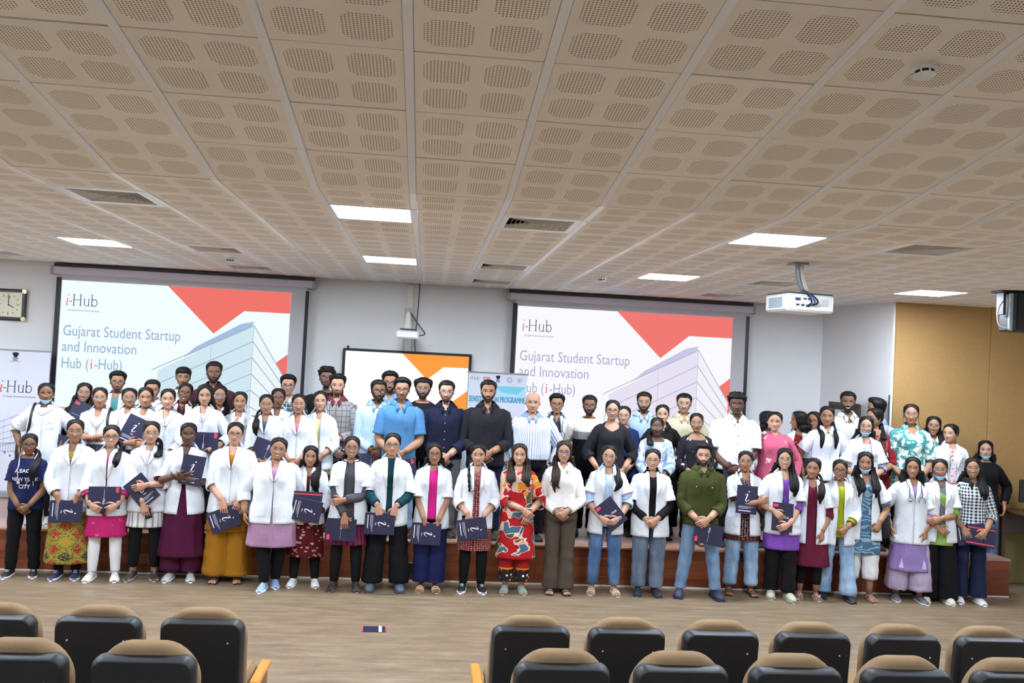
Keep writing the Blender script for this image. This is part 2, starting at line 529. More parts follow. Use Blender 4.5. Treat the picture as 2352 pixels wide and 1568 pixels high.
class Geo:
    def __init__(self): self.V = []; self.F = []; self.U = []; self.C = []; self.n = 0; self.mi = []
    def add(self, V, F, uv=None, col=None, mi=0):
        V = np.asarray(V, float)
        self.V.append(V); self.F.append(np.asarray(F, np.int32)+self.n); self.mi.append(np.full(len(F), mi))
        self.U.append(np.zeros((len(V), 2)) if uv is None else uv)
        self.C.append(np.tile(np.asarray(col if col is not None else (1, 1, 1), float), (len(V), 1)) if col is None or np.ndim(col) == 1 else col)
        self.n += len(V)
    def tube(self, path, rad, n=12, rad2=None, ref=None, cap=(True, True), col=None, mi=0, uvs=1.0):
        V = tube_v(path, rad, n, rad2, ref); m_ = len(path)
        L = np.concatenate([[0], np.cumsum(np.linalg.norm(np.diff(path, axis=0), axis=1))])
        rr = np.mean(np.broadcast_to(np.asarray(rad, float), (m_,)))
        uv = np.stack([np.tile(np.arange(n)/n*2*PI*rr, m_), np.repeat(-L, n)], 1)*uvs
        self.add(V, grid(m_, n), uv, col, mi)
        for end, k in ((0, 0), (1, m_-1)):
            if cap[end]:
                c = np.asarray(path[k])[None]; b = self.n
                ring = self.n-len(V)+k*n+np.arange(n) if end == 0 else self.n-len(V)-(1 if cap[0] else 0)+k*n+np.arange(n)
                self.V.append(c); self.U.append(np.zeros((1, 2))); self.C.append(self.C[-1][-1:]); self.n += 1
                nx = np.roll(ring, -1)
                tri = np.stack([np.full(n, b), ring, nx] if end == 0 else [np.full(n, b), nx, ring], 1)
                self.F.append(tri.astype(np.int32)); self.mi.append(np.full(n, mi))
    def ball(self, c, r, n=10, m_=7, col=None, mi=0):
        r = np.broadcast_to(np.asarray(r, float), (3,))
        ph = np.linspace(.02, PI-.02, m_); a = 2*PI*np.arange(n)/n
        V = np.stack([np.sin(ph)[:, None]*np.cos(a), np.sin(ph)[:, None]*np.sin(a), np.cos(ph)[:, None]*np.ones(n)], -1).reshape(-1, 3)*r+np.asarray(c)
        self.add(V, grid(m_, n), None, col, mi)
    def build(self, name, mats, parent, uv=True, col=False, smooth=True):
        V = np.concatenate(self.V); q = [f for f in self.F if f.shape[1] == 4]; t = [f for f in self.F if f.shape[1] == 3]
        fl = ([np.concatenate(q)] if q else [])+([np.concatenate(t)] if t else [])
        mi = np.concatenate([m_ for f, m_ in zip(self.F, self.mi) if f.shape[1] == 4]+[m_ for f, m_ in zip(self.F, self.mi) if f.shape[1] == 3])
        return mk(name, V, fl, mats, parent, uv=np.concatenate(self.U) if uv else None, col=np.concatenate(self.C) if col else None, smooth=smooth, mi=mi)

# ---- head profile: rings from crown to neck base, in head heights
HK = dict(
 zf=[.50, .492, .45, .385, .28, .16, .05, -.02, -.12, -.22, -.30, -.40, -.475, -.50, -.475, -.56, -.76],
 zb=[.50, .492, .45, .385, .28, .16, .05, -.02, -.10, -.17, -.23, -.29, -.34, -.38, -.42, -.54, -.74],
 a=[.0, .11, .215, .29, .338, .352, .352, .346, .332, .304, .272, .222, .160, .152, .180, .188, .21],
 f=[.0, .13, .25, .335, .392, .415, .42, .408, .405, .402, .395, .378, .345, .27, .155, .140, .135],
 b=[.0, .15, .28, .375, .435, .455, .455, .445, .42, .385, .345, .30, .268, .25, .238, .222, .21])
HKX = np.arange(17)
ROWS = np.concatenate([np.linspace(0, 4.6, 8, endpoint=False), np.linspace(4.6, 12.2, 38, endpoint=False), np.linspace(12.2, 16, 9)])
NC = 64
_s = 2*PI*np.arange(NC)/NC
PHI = _s-.42*np.sin(_s)
def head_surf(phi, v):
    """unit head surface without features"""
    zf, zb, a, f, b = [cs(HKX, HK[k], v) for k in ('zf', 'zb', 'a', 'f', 'b')]
    c, s = np.cos(phi), np.sin(phi); w = (1+c)/2
    e = .86
    x = a*np.sign(s)*np.abs(s)**e
    y = np.where(c > 0, -f, b)*np.abs(c)**e
    z = zf*w+zb*(1-w)
    return np.stack([x, y, z], -1)
def sm(x, a, b):
    t = np.clip((x-a)/(b-a), 0, 1); return t*t*(3-2*t)
def gz(x, s): return np.exp(-(x/s)**2)

SKIN = {'l': (186, 142, 118), 'm': (160, 116, 90), 'd': (126, 87, 65), 'k': (93, 63, 48)}
HAIRC = lin((22, 18, 17))
TW = dict(z=[.44, .50, .54, .58, .62, .66, .70, .735, .77, .798, .818, .834, .850],
          a=[.100, .104, .101, .091, .081, .082, .086, .089, .089, .082, .068, .050, .034],
          d=[.066, .070, .068, .061, .057, .060, .066, .070, .064, .054, .047, .042, .037])
TM = dict(z=TW['z'],
          a=[.090, .094, .094, .091, .089, .092, .098, .104, .106, .097, .080, .058, .036],
          d=[.062, .066, .066, .065, .064, .066, .070, .072, .067, .058, .050, .044, .038])

class Person:
    def __init__(s, **k):
        s.__dict__.update(dict(g='f', bw=1.0, skin='m', rz=0, yaw=0, tilt=0, nod=0, hair='tied', glass=None, smile=.3, beard=0, mask=False,
                               stance=.06, feet=(0, 0), pose='clasp', fw=1.0, hairc=HAIRC))
        s.__dict__.update(k)
        s.T = TW if s.g == 'f' else TM
        s.hh = .070+.092*s.H
        s.hc = s.H-.012-s.hh*.5          # head centre height
        s.seed = int(abs(s.x)*977+s.y*131) % 9973
        s.r = random.Random(s.seed)
    # torso half sizes at height z (metres)
    def tor(s, z, off=0, loose=0, flare=0):
        z = np.asarray(z, float); zr = z/s.H
        zz = np.clip(zr, .50, .85)
        a = cs(s.T['z'], s.T['a'], zz); d = cs(s.T['z'], s.T['d'], zz)
        bust = (s.T['a'][7], s.T['d'][7])
        k = sm(zr, .735, .68)*loose
        a = a+(np.maximum(a, bust[0]*1.03)-a)*k; d = d+(np.maximum(d, bust[1])-d)*k
        drop = np.clip(.50*s.H-z, 0, None)
        off = off*(1-.72*sm(zr, .795, .845))
        f2 = np.where(zr > .8, 1.0, s.bw)
        f2 = np.where(zr > .8, 1+(s.bw-1)*sm(zr, .845, .785), f2)
        return a*s.H*f2+off+flare*drop, d*s.H*f2+off*1.1+flare*drop*.75
    def front(s, x, z, off=0, loose=0, flare=0):
        """y of a garment front at (x, z)"""
        a, d = s.tor(z, off, loose, flare)
        q = np.clip(1-(np.abs(x)/a)**(2/.85), 0.0004, 1)
        return -d*q**(.85/2)-s.bust(x, z)
    def bust(s, x, z):
        if s.g != 'f': return .006*gz(np.asarray(z)/s.H-.735, .05)
        return (.020*s.H/1.6*s.bw)*gz(np.asarray(z)/s.H-.727, .036)*gz(np.abs(np.asarray(x))-.052*s.H/.98, .05)

def build_body(P, par):
    """head, neck, trunk as one lofted surface, with arms, hands, legs and feet in the same mesh"""
    G = Geo(); hh = P.hh
    skin = np.array(lin(SKIN[P.skin]))*P.r.uniform(.93, 1.07)
    v, ph = np.meshgrid(ROWS, PHI, indexing='ij')
    U = head_surf(ph, v); x, y, z = U[..., 0].copy(), U[..., 1].copy(), U[..., 2].copy()
    x *= P.fw
    fr = sm(np.cos(ph), .1, .5)*(v < 13.2)
    ax = np.abs(x)
    m = P.smile
    d = np.zeros_like(x)
    nose_w = .032+.03*sm(z, -.06, -.17)
    d += (.035*sm(z, .06, -.02)+.075*sm(z, -.02, -.165))*gz(x, nose_w)*sm(z, -.225, -.185)
    d += .018*gz(ax-.048, .028)*gz(z+.182, .028)
    d -= .040*gz(ax-.15, .075)*gz(z+.005, .05)
    d += .012*gz(ax-.145, .085)*gz(z-.075, .03)
    d += .016*gz(ax-.15, .05)*gz(z+.008, .026)
    mz = -.292+.025*m*(ax/.12)**2
    d += .020*gz(x, .10)*gz(z-mz, .034)-.014*gz(x, .11)*gz(z-mz, .009)
    d += (.010+.012*m)*gz(ax-.17, .07)*gz(z+.15, .06)
    d += .020*gz(x, .07)*gz(z+.43, .045)
    d -= .012*gz(x, .09)*gz(z+.355, .02)
    y -= d*fr
    col = np.tile(skin, (*x.shape, 1))
    def paint(mask, c):
        nonlocal col
        col = col*(1-mask[..., None])+np.array(c)*mask[..., None]
    paint(.22*fr*gz(ax-.18, .09)*gz(z+.15, .08), (skin*np.array((1.15, .72, .68))))
    lipc = skin*np.array((.88, .50, .50)) if P.g == 'f' else skin*np.array((.78, .55, .53))
    lw = .095+.03*m
    lip = sm((ax/lw)**2+((z-mz)/(.036+.006*m))**2, 1.25, .75)*fr
    if P.beard >= 1:
        bm_ = sm(z, -.20, -.26)*sm(ax, .05, .02)*0
        must = sm(np.abs(z+.238), .030, .014)*sm(ax, .135, .10)
        thr = np.interp(z, [-.36, -.33, -.29, -.21, -.12, -.02, .06], [-.12, -.02, .09, .17, .24, .285, .30])
        jaw = sm(ax, thr-.02, thr+.03)*sm(z, .04, -.06)*sm(v, 13.9, 13.0)
        chin = sm(ax, .13, .10)*sm(z, -.33, -.37)
        jaw = np.clip(jaw+gz(ax-.125, .028)*sm(z, -.215, -.25)*sm(z, -.42, -.36)*(.9 if P.beard == 2 else .6), 0, 1)
        B = {1: np.clip(.75*must+.34*np.clip(jaw, 0, 1), 0, 1), 1.5: np.clip(.85*must+.7*chin+.62*np.clip(jaw, 0, 1), 0, 1), 2: np.clip(must+np.clip(jaw, 0, 1), 0, 1)}[P.beard]*sm(np.cos(ph), -.1, .15)
        y -= (.028 if P.beard == 2 else .006)*B*(np.cos(ph) > -.2)*np.maximum(np.cos(ph), 0)
        x += np.sign(x)*(.016 if P.beard == 2 else 0)*B*np.abs(np.sin(ph))
        z -= (.022 if P.beard == 2 else 0)*B*sm(z, -.40, -.48)
        paint(np.clip(B*.96, 0, 1), np.array(lin((30, 24, 22))))
    elif P.g == 'm':
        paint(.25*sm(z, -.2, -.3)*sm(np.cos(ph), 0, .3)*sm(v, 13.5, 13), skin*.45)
    paint(lip*.85, lipc)
    if m > .6:
        paint(sm((ax/(lw*.8))**2+((z-mz-.004)/.016)**2, 1.3, .7)*fr, (.80, .78, .74))
    else:
        paint(.6*sm(np.abs(z-mz), .011, .004)*sm(ax, lw*1.05, lw*.9)*fr, lipc*.35)
    ez = -.006; ex = .148
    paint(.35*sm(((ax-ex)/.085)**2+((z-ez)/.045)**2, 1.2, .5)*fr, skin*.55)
    eo = .031-.007*(m > .6)
    paint(sm(((ax-ex)/.070)**2+((z-ez)/eo)**2, 1.25, .75)*fr, (.50, .47, .45))
    paint(sm((ax-ex)**2+(z-ez-.002)**2, .038**2, .028**2)*fr, (.015, .012, .01))
    paint(.9*sm(np.abs(z-ez-.028+.10*(ax-ex)**2*8), .016, .006)*sm(np.abs(ax-ex), .078, .06)*fr, (.03, .02, .018))
    bz = .088+.012*np.cos((ax-.14)*14)-.05*np.clip(ax-.16, 0, 1)
    paint((.95 if P.g == 'm' else .9)*sm(np.abs(z-bz), .028 if P.g == 'm' else .022, .012)*sm(np.abs(ax-.145), .105, .08)*fr, HAIRC)
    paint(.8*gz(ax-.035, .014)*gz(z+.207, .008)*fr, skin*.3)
    if P.__dict__.get('tilak'):
        paint(sm((x/.02)**2+((z-.14)/.06)**2, 1.3, .7)*fr, (.5, .04, .02))
    # to metres, turned about the neck
    Hd = np.stack([x*hh, y*hh, z*hh], -1)
    P.hR = np.array(Matrix.Rotation(P.yaw, 3, 'Z') @ Matrix.Rotation(P.tilt, 3, 'Y') @ Matrix.Rotation(P.nod, 3, 'X'))
    P.piv = np.array((0, .05*hh, -.55*hh))
    wt = sm(v, 15.6, 12.6)[..., None]
    rot = (Hd-P.piv)@P.hR.T+P.piv
    Hd = Hd*(1-wt)+rot*wt
    P.ho = np.array((0, -.012*P.H, P.hc))
    Hd = Hd+P.ho
    # trunk rows continue the neck
    zt = np.concatenate([np.linspace(.848, .80, 5), np.linspace(.78, .50, 6)])*P.H
    a, dd = P.tor(zt)
    X = a[:, None]*np.sign(np.sin(PHI))*np.abs(np.sin(PHI))**.9; Y = -dd[:, None]*np.sign(np.cos(PHI))*np.abs(np.cos(PHI))**.9
    Y = Y-np.where(np.cos(PHI) > 0, 1, 0)*P.bust(X, zt[:, None])*np.maximum(np.cos(PHI), 0)
    TR = np.stack([X, Y, np.broadcast_to(zt[:, None], X.shape)], -1)
    V = np.concatenate([Hd.reshape(-1, 3), TR.reshape(-1, 3)])
    cc = np.concatenate([col.reshape(-1, 3), np.tile(skin, (TR.size//3, 1))])
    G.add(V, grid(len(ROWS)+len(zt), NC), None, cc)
    for sx in (-1, 1):                                   # ears
        c = head_pt(P, (sx*.352*P.fw, .03, -.045))
        E = np.array([(0, 0, 0)]); G.ball((0, 0, 0), (1, 1, 1), 8, 6, skin*.95)
        q = G.V[-1]*np.array((.022, .045, .085))*hh*1.05
        q = q@np.array(Matrix.Rotation(sx*.45, 3, 'Z')).T
        G.V[-1] = q@P.hR.T+c
    # arms and hands
    for side in (-1, 1):
        A = P.arms[side]
        path, t = arm_path(P, side, 14)
        rads = np.interp(t, [-.10, -.05, 0, .25, .5, .56, .7, 1], np.array([.008, .018, .028, .029, .0255, .0255, .0240, .0165])*P.H*(1.12 if P.g == 'm' else 1.0)*(.5+.5*P.bw))
        G.tube(path, rads, 10, col=skin, cap=(True, True))
        hand(G, P, side, skin*np.array((1.02, .98, .97)))
    # legs and feet
    for side in (-1, 1):
        lp = leg_path(P, side)
        pth, u = smooth_path(lp, 10)
        G.tube(pth, np.interp(u, [0, 1, 1.4, 2], np.array([.044, .029, .0295, .020])*P.H*(.5+.5*P.bw)), 10, col=skin)
        if P.shoe[0] in ('sandal', 'flip'):
            bare_foot(G, P, side, skin)
    G.build('body', M_SKIN, par, uv=False, col=True)

def head_pt(P, u):
    """point in head units -> person space"""
    return (np.asarray(u, float)*P.hh-P.piv)@P.hR.T+P.piv+P.ho

def shoulder(P, side):
    a = (.092 if P.g == 'f' else .111)*P.H*(1+(P.bw-1)*.75)
    return np.array((side*(a-.014), .008, (.779 if P.g == 'f' else .774)*P.H))

def set_arms(P):
    """two-bone reach from each shoulder to its wrist target"""
    P.arms = {}
    k = P.H/1.6
    for side in (-1, 1):
        w = P.pose[0 if side < 0 else 1]
        S = shoulder(P, side); W = np.array(w[:3], float)*k
        L1, L2 = .176*P.H, .152*P.H
        D = W-S; dist = np.linalg.norm(D)
        if dist > (L1+L2)*.995:
            W = S+D/dist*(L1+L2)*.995; D = W-S; dist = np.linalg.norm(D)
        cosA = np.clip((L1**2+dist**2-L2**2)/(2*L1*dist), -1, 1)
        pole = np.array((side*.75, .55, -.25))
        dn = D/dist; pv = unit(pole-dn*(pole@dn))
        E = S+dn*L1*cosA+pv*L1*math.sqrt(1-cosA**2)
        P.arms[side] = dict(S=S, E=E, W=W, hd=unit(w[3:6]), pn=unit(w[6:9]), curl=w[9] if len(w) > 9 else .35)

def arm_path(P, side, n, t1=1.0):
    A = P.arms[side]; S, E, W = A['S'], A['E'], A['W']
    k = P.H/1.6; top0 = S+np.array((-side*.085, 0, .046))*k; top = S+np.array((-side*.034, 0, .026))*k
    L1 = np.linalg.norm(E-S); L2 = np.linalg.norm(W-E); t = np.linspace(0, t1, n); q = L1/(L1+L2)
    out = []
    for tt in t:
        if tt < q: p = S+(E-S)*(tt/q)
        else: p = E+(W-E)*((tt-q)/(1-q))
        b = max(0, 1-abs(tt-q)/.09)
        if b > 0:
            p = p+(((S+(E-S)*.88)+(E+(W-E)*.12))/2-E)*b*b*.75
        out.append(p)
    return np.array([top0, top]+out), np.concatenate([[-.10, -.05], t])

def leg_path(P, side):
    st = P.stance*P.H; fy = P.feet[0 if side < 0 else 1]
    hip = np.array((side*.052*P.H*P.bw, 0, .50*P.H)); ank = np.array((side*st, .015+fy, .045*P.H))
    kn = (hip+ank)/2; kn[2] = .275*P.H; kn[1] = fy*.4-.012; kn[0] = side*(abs(hip[0])*.45+st*.55)
    return np.array([hip, kn, ank])

def hand(G, P, side, skin):
    A = P.arms[side]; k = P.H/1.6*(1.08 if P.g == 'm' else 1.0)
    d = A['hd']; n = unit(A['pn']-d*(A['pn']@d)); l = np.cross(d, n)
    W = A['W']
    # lateral axis pointing to the thumb: towards the body's midline / up
    up = np.array((-side*.6, -.3, .7))
    if l@up < 0: l = -l
    pl = .088*k
    rings = [(-.03, .020, .0165), (.0, .0225, .0155), (.03, .034, .016), (.065, .041, .0145), (1.0, .039, .0115)]
    path = [W+d*(r[0]*k if r[0] < 1 else pl) for r in rings]
    V = tube_v(path, [r[1]*k for r in rings], 10, [r[2]*k for r in rings], ref=l)
    G.add(V, grid(len(rings), 10), None, skin)
    for q, (o, ln, rd) in enumerate(((.029, .069, .0088), (.010, .077, .0090), (-.010, .071, .0086), (-.028, .056, .0078))):
        p = W+d*(pl-.012*k)+l*o*k; dirn = d+l*o*1.2; ang = 0; pts = [p.copy()]
        for sg, fl in enumerate((.42, .33, .25)):
            ang += A['curl']*(.8 if sg == 0 else 1.0)*(1+.12*q)
            dv = unit(math.cos(ang)*unit(dirn)+math.sin(ang)*n)
            p = p+dv*(ln*fl+(.012 if sg == 0 else 0))*k; pts.append(p.copy())
        pp, u = smooth_path(pts, 6)
        G.tube(pp, np.interp(u, [0, 2, 2.7, 3], [rd*k, rd*.92*k, rd*.8*k, rd*.45*k]), 6, col=skin, cap=(False, True))
    p = W+d*.026*k+l*.026*k
    pts = [p, p+unit(d*.6+l*.75+n*.25)*.036*k, p+unit(d*.6+l*.75+n*.25)*.036*k+unit(d*.95+l*.25+n*.45)*.042*k]
    pp, u = smooth_path(pts, 6)
    G.tube(pp, np.interp(u, [0, 1, 1.8, 2], [.0125*k, .0105*k, .0085*k, .005*k]), 6, col=skin, cap=(False, True))

def foot_frame(P, side):
    a = leg_path(P, side)[2]; st = np.array((a[0], a[1], 0.0)); out = side*(.22 if P.g == 'm' else .15)
    R = np.array(Matrix.Rotation(out, 3, 'Z'))
    return st, R

def bare_foot(G, P, side, skin):
    st, R = foot_frame(P, side); L = .145*P.H
    secs = [(.055, .026, .042, .03), (.02, .030, .070, .03), (-.03, .032, .062, .022), (-.09, .038, .040, .016), (-.13, .042, .028, .014), (-.155, .040, .022, .013)]
    rings = []
    for y, w, h, zc in secs:
        t = 2*PI*np.arange(10)/10
        rings.append(np.stack([w*np.cos(t), np.full(10, y*L/.23), zc+.012+np.where(np.sin(t) > 0, (h-zc)*np.sin(t), (zc-.002)*np.sin(t))], -1))
    V = np.concatenate(rings)*np.array((P.H/1.65, 1, 1))
    G.add(V@R.T+st, grid(len(secs), 10), None, skin)
    for i, (x, r) in enumerate(((-.030, .0085), (-.014, .0085), (.0, .009), (.015, .0095), (.032, .013))):
        x = x*side*-1
        p = np.array((x, -.150*L/.23, .022)); q = np.array((x*1.05, -(.172+.008*(i > 2))*L/.23, .019))
        G.tube(np.stack([p, (p+q)/2+(0, 0, .003), q])@R.T+st, [r, r, r*.6], 6, col=skin, cap=(False, True))

M_SKIN = None
def mat_skin():
    t = NT('skin'); a = t.n('ShaderNodeVertexColor', layer_name='Col')
    nz = t.noise(t.coord('Object'), 40, 3)
    hs = t.n('ShaderNodeHueSaturation'); t.l(a.outputs[0], hs.inputs['Color']); t.l(t.math('MULTIPLY_ADD', nz, .12, .94), hs.inputs['Value'])
    return t.bsdf(hs.outputs[0], .52, spec=.35)
M_SKIN = mat_skin()
def mat_hair(c=None):
    t = NT('hair'); p = t.coord('Object')
    n = t.noise(t.scale(p, (60, 60, 6)), 3, 4)
    c = HAIRC if c is None else c
    cc = t.mix(n, tuple(v*.4 for v in c), tuple(v*1.3 for v in c))
    return t.bsdf(cc, .5, spec=.22, bump=n, bstr=.35, bdist=.01)
M_HAIR = mat_hair()
M_HAIR2 = mat_hair(lin((52, 36, 28)))

# ---- hair
def hair_cap(P, G, line, thick, lift=None, n=52, rows=16, part=0.0):
    """shell over the skull down to the hairline: line(phi) gives the height of its edge in head units"""
    ph = 2*PI*np.arange(n)/n
    zl = line(ph)
    vv = np.linspace(0, 14, 200)
    V = []
    vh = np.array([np.interp(-z, -head_surf(np.full(200, p), vv)[:, 2], vv) for p, z in zip(ph, zl)])
    t = np.linspace(0, 1, rows)[:, None]
    v = t*vh[None]
    S = head_surf(np.broadcast_to(ph, v.shape), v)
    N = S/np.array((.35, .45, .55))**2; N /= np.linalg.norm(N, axis=-1)[..., None]+1e-9
    th = thick(np.broadcast_to(ph, v.shape), t, S)*(1-t**6)+.006
    if part: th = th-part*gz(S[..., 0], .02)*(S[..., 1] < .1)
    r_ = P.r
    w1, w2, w3 = [r_.uniform(0, 6) for _ in range(3)]
    th = th*(1+.10*np.sin(9*ph+w1+t*5)+.06*np.sin(17*ph+w2-t*9))
    S = S*np.array((P.fw, 1, 1))+N*th[..., None]
    if lift is not None: S = lift(S, ph, t)
    W = (S*P.hh-P.piv)@P.hR.T+P.piv+P.ho
    G.add(W.reshape(-1, 3), grid(rows, n))

def aphi(ph): return np.minimum(ph, 2*PI-ph)
def build_hair(P, par):
    G = Geo(); st = P.hair; mat = P.__dict__.get('hmat', M_HAIR)
    k = P.H/1.6; h = P.hh
    if st == 'bald':
        ln = lambda ph: np.interp(aphi(ph), [0, 1.2, 1.45, 1.6, PI], [.6, .6, -.02, -.10, -.30])
        nphi = None
        pts = []
        cap = lambda ph: np.interp(aphi(ph), [0, 1.2, 1.45, 1.6, PI], [.50, .49, .02, -.10, -.30])
        # a thin fringe round the back and sides only
        n, rows = 40, 6
        ph = np.linspace(1.35, 2*PI-1.35, n); t = np.linspace(0, 1, rows)[:, None]
        zt = .12; zb_ = np.interp(aphi(ph), [1.35, 1.6, PI], [-.02, -.12, -.30])
        vv = np.linspace(0, 14, 200)
        va = np.array([np.interp(-zt, -head_surf(np.full(200, p), vv)[:, 2], vv) for p in ph]); vb = np.array([np.interp(-z, -head_surf(np.full(200, p), vv)[:, 2], vv) for p, z in zip(ph, zb_)])
        v = va*(1-t)+vb*t
        S = head_surf(np.broadcast_to(ph, v.shape), v)*np.array((1.02, 1.02, 1))
        G.add(((S*h-P.piv)@P.hR.T+P.piv+P.ho).reshape(-1, 3), grid(rows, n, False))
        return G.build('hair', plain('cropped_hair', (92, 74, 66), .8), par, uv=False)
    if P.g == 'm':
        top = {'short': .055, 'curly': .10, 'quiff': .085, 'flat': .05, 'wide': .06}[st]
        fl = {'short': .33, 'curly': .27, 'quiff': .34, 'flat': .22, 'wide': .30}[st]
        ln = lambda ph: np.interp(aphi(ph), [0, .5, .85, 1.12, 1.3, 1.42, 1.62, 1.75, PI], [fl, fl+.01, fl-.04, .10, .02, -.10, -.02, -.14, -.32])
        ang = P.r.uniform(-1, 1)
        def th(ph, t, S):
            b = top*sm(S[..., 2], .0, .35)+.022
            if st == 'quiff': b = b+.05*gz(S[..., 1]+.30, .2)*sm(S[..., 2], .15, .4)
            if st == 'curly': b = b*(1+.35*np.sin(S[..., 0]*38+ang)*np.sin(S[..., 1]*34)*np.ones_like(b)+.25*np.sin(S[..., 2]*45))
            if st == 'wide': b = b+.05*sm(np.abs(S[..., 0]), .2, .33)*sm(S[..., 2], -.05, .1)
            return b
        hair_cap(P, G, ln, th, rows=18, n=56)
        if st == 'curly':
            for i in range(26):
                a_ = P.r.uniform(0, 2*PI); zz = P.r.uniform(.15, .5); rr = math.sqrt(max(.02, 1-(zz/.56)**2))
                c = head_pt(P, (.36*rr*math.cos(a_), .42*rr*math.sin(a_)*(1 if math.sin(a_) > 0 else .9), zz+.04))
                G.ball(c, np.array((.055, .055, .045))*h*P.r.uniform(.8, 1.3), 6, 5)
        return G.build('hair', mat, par, uv=False)
    fl = P.__dict__.get('hl', .27)+.07
    if st in ('tied', 'pony', 'braid', 'bun', 'twin'):
        ln = lambda ph: np.interp(aphi(ph), [0, .2, .45, .72, 1.0, 1.25, 1.4, 1.6, 1.75, PI], [fl+.05, fl+.03, fl-.02, fl-.11, .08, -.02, -.10, -.06, -.16, -.34])
        th = lambda ph, t, S: .026+.020*sm(S[..., 2], .1, .4)
        hair_cap(P, G, ln, th, part=.012)
    else:
        out = P.__dict__.get('hv', .05)
        ln = lambda ph: np.interp(aphi(ph), [0, .2, .45, .72, .95, 1.15, 1.3, 1.6, PI], [fl+.05, fl+.03, fl-.03, fl-.13, .0, -.24, -.44, -.50, -.60])
        th = lambda ph, t, S: .030+.022*sm(S[..., 2], .1, .4)+out*sm(S[..., 2], .1, -.2)*sm(np.abs(S[..., 0]), .15, .3)
        hair_cap(P, G, ln, th, part=.015, rows=20)
    def lock(pts, r, r2=None, n=10, ns=12, wav=0):
        pp, u = smooth_path(pts, ns)
        K = len(pts)-1
        if wav:
            q = np.linspace(0, 1, ns); f0 = P.r.uniform(0, 6)
            pp = pp+np.stack([np.sin(q*9+f0)*wav*q, np.cos(q*8+f0)*wav*.4*q, 0*q], 1)
        rr = np.interp(u, np.linspace(0, K, len(r)), r); r2_ = rr*.7 if r2 is None else np.interp(u, np.linspace(0, K, len(r2)), r2)
        G.tube(pp, rr*.86, n, rad2=r2_*.8, ref=(1, 0, 0))
        if max(r) < .008: return
        q = np.linspace(0, 1, ns)                     # loose strands give the mass an uneven outline
        for _ in range(9):
            a0 = P.r.uniform(0, 2*PI); w0 = P.r.uniform(0, 6); ext = P.r.uniform(-.25, .10)
            off = np.stack([np.cos(a0+q*1.2)*rr*.85+np.sin(q*11+w0)*(wav*.8+.002)*q, np.sin(a0+q*1.2)*r2_*.85, np.zeros(ns)], 1)
            sp = pp+off
            m_ = max(4, int(ns*(1+min(0, ext)))); sp = sp[:m_]
            G.tube(sp, np.interp(np.linspace(0, 1, m_), [0, .15, .75, 1], np.array([.25, .42, .34, .05])*max(r)*.9+.0012), 6)
    def chest(x, zf, o=.035): return np.array((x, float(P.front(x, zf*P.H, .026, .8))-o, zf*P.H))
    sd = P.__dict__.get('hs', 1); end = P.__dict__.get('he', .68); wav = P.__dict__.get('wav', .006)
    nape = head_pt(P, (0, .36, -.22))
    if st == 'bun':
        G.ball(head_pt(P, (sd*.18, .46, -.20)), np.array((.15, .13, .15))*h, 12, 8)
    if st == 'tied':
        G.ball(head_pt(P, (0, .46, -.12)), np.array((.12, .10, .13))*h, 10, 7)
        lock([nape, nape+(0, .05, -.05), np.array((0, .13, .78*P.H)), np.array((0, .13, .66*P.H))], [.02, .035, .035, .012])
    if st in ('pony', 'braid'):
        a = head_pt(P, (sd*.10, .36, -.25)); b = np.array((sd*.080*k, .03, .856*P.H)); c = chest(sd*.095*k, .79, .03); e = chest(sd*.088*k, (.79+end)/2, .03); f = chest(sd*.08*k, end, .025)
        if st == 'pony': lock([a, b, c, e, f], [.022*k, .026*k, .034*k, .034*k, .010*k], [.02*k, .02*k, .022*k, .022*k, .008*k], wav=wav)
        else:
            pp, u = smooth_path([a, b, c, e, f], 26)
            G.tube(pp, .019*k*(1+.22*np.sin(np.arange(26)*1.6))*np.interp(u, [0, 4], [1.1, .6]), 10)
    if st == 'twin':
        for s_ in (-1, 1):
            a = head_pt(P, (s_*.28, .20, -.25)); b = np.array((s_*.075*k, -.02, .84*P.H)); c = chest(s_*.075*k, .79, .025); f = chest(s_*.08*k, end, .02)
            lock([a, b, c, f], [.02*k, .026*k, .024*k, .008*k], [.016*k]*3+[.006*k], wav=.006)
    if st in ('long', 'half', 'straight'):
        # mass down the back
        a = head_pt(P, (0, .36, -.30)); b = np.array((0, .10*k, .83*P.H)); c = np.array((0, .135*k, .76*P.H)); e = np.array((0, .135*k, (end)*P.H))
        lock([a, b, c, e], [.085*k, .10*k, .095*k, .05*k], [.045*k, .035*k, .03*k, .012*k], n=14)
        for s_ in (-1, 1):
            if P.__dict__.get('hf', 'both') in ('both', s_, 'l' if s_ < 0 else 'r'):
                for q in range(2):
                    x0 = s_*(.33-.03*q); xx = s_*(.098-.034*q)*k
                    a = head_pt(P, (s_*.36, .10-.14*q, -.20)); b = head_pt(P, (s_*(.40-.02*q), .06-.12*q, -.55))
                    c = chest(xx, .79, .02); e = chest(xx*.96, (.79+end)/2, .022); f = chest(xx*.9, end+.03*q, .02)
                    lock([a, b, c, e, f], [.026*k, .03*k, .03*k, .028*k, .008*k], [.02*k, .02*k, .016*k, .015*k, .006*k], wav=wav)
            else:
                a = head_pt(P, (s_*.36, .12, -.20)); b = head_pt(P, (s_*.38, .16, -.55)); c = np.array((s_*.11*k, .085*k, .80*P.H)); f = np.array((s_*.10*k, .13*k, .72*P.H))
                lock([a, b, c, f], [.03*k, .034*k, .034*k, .012*k])
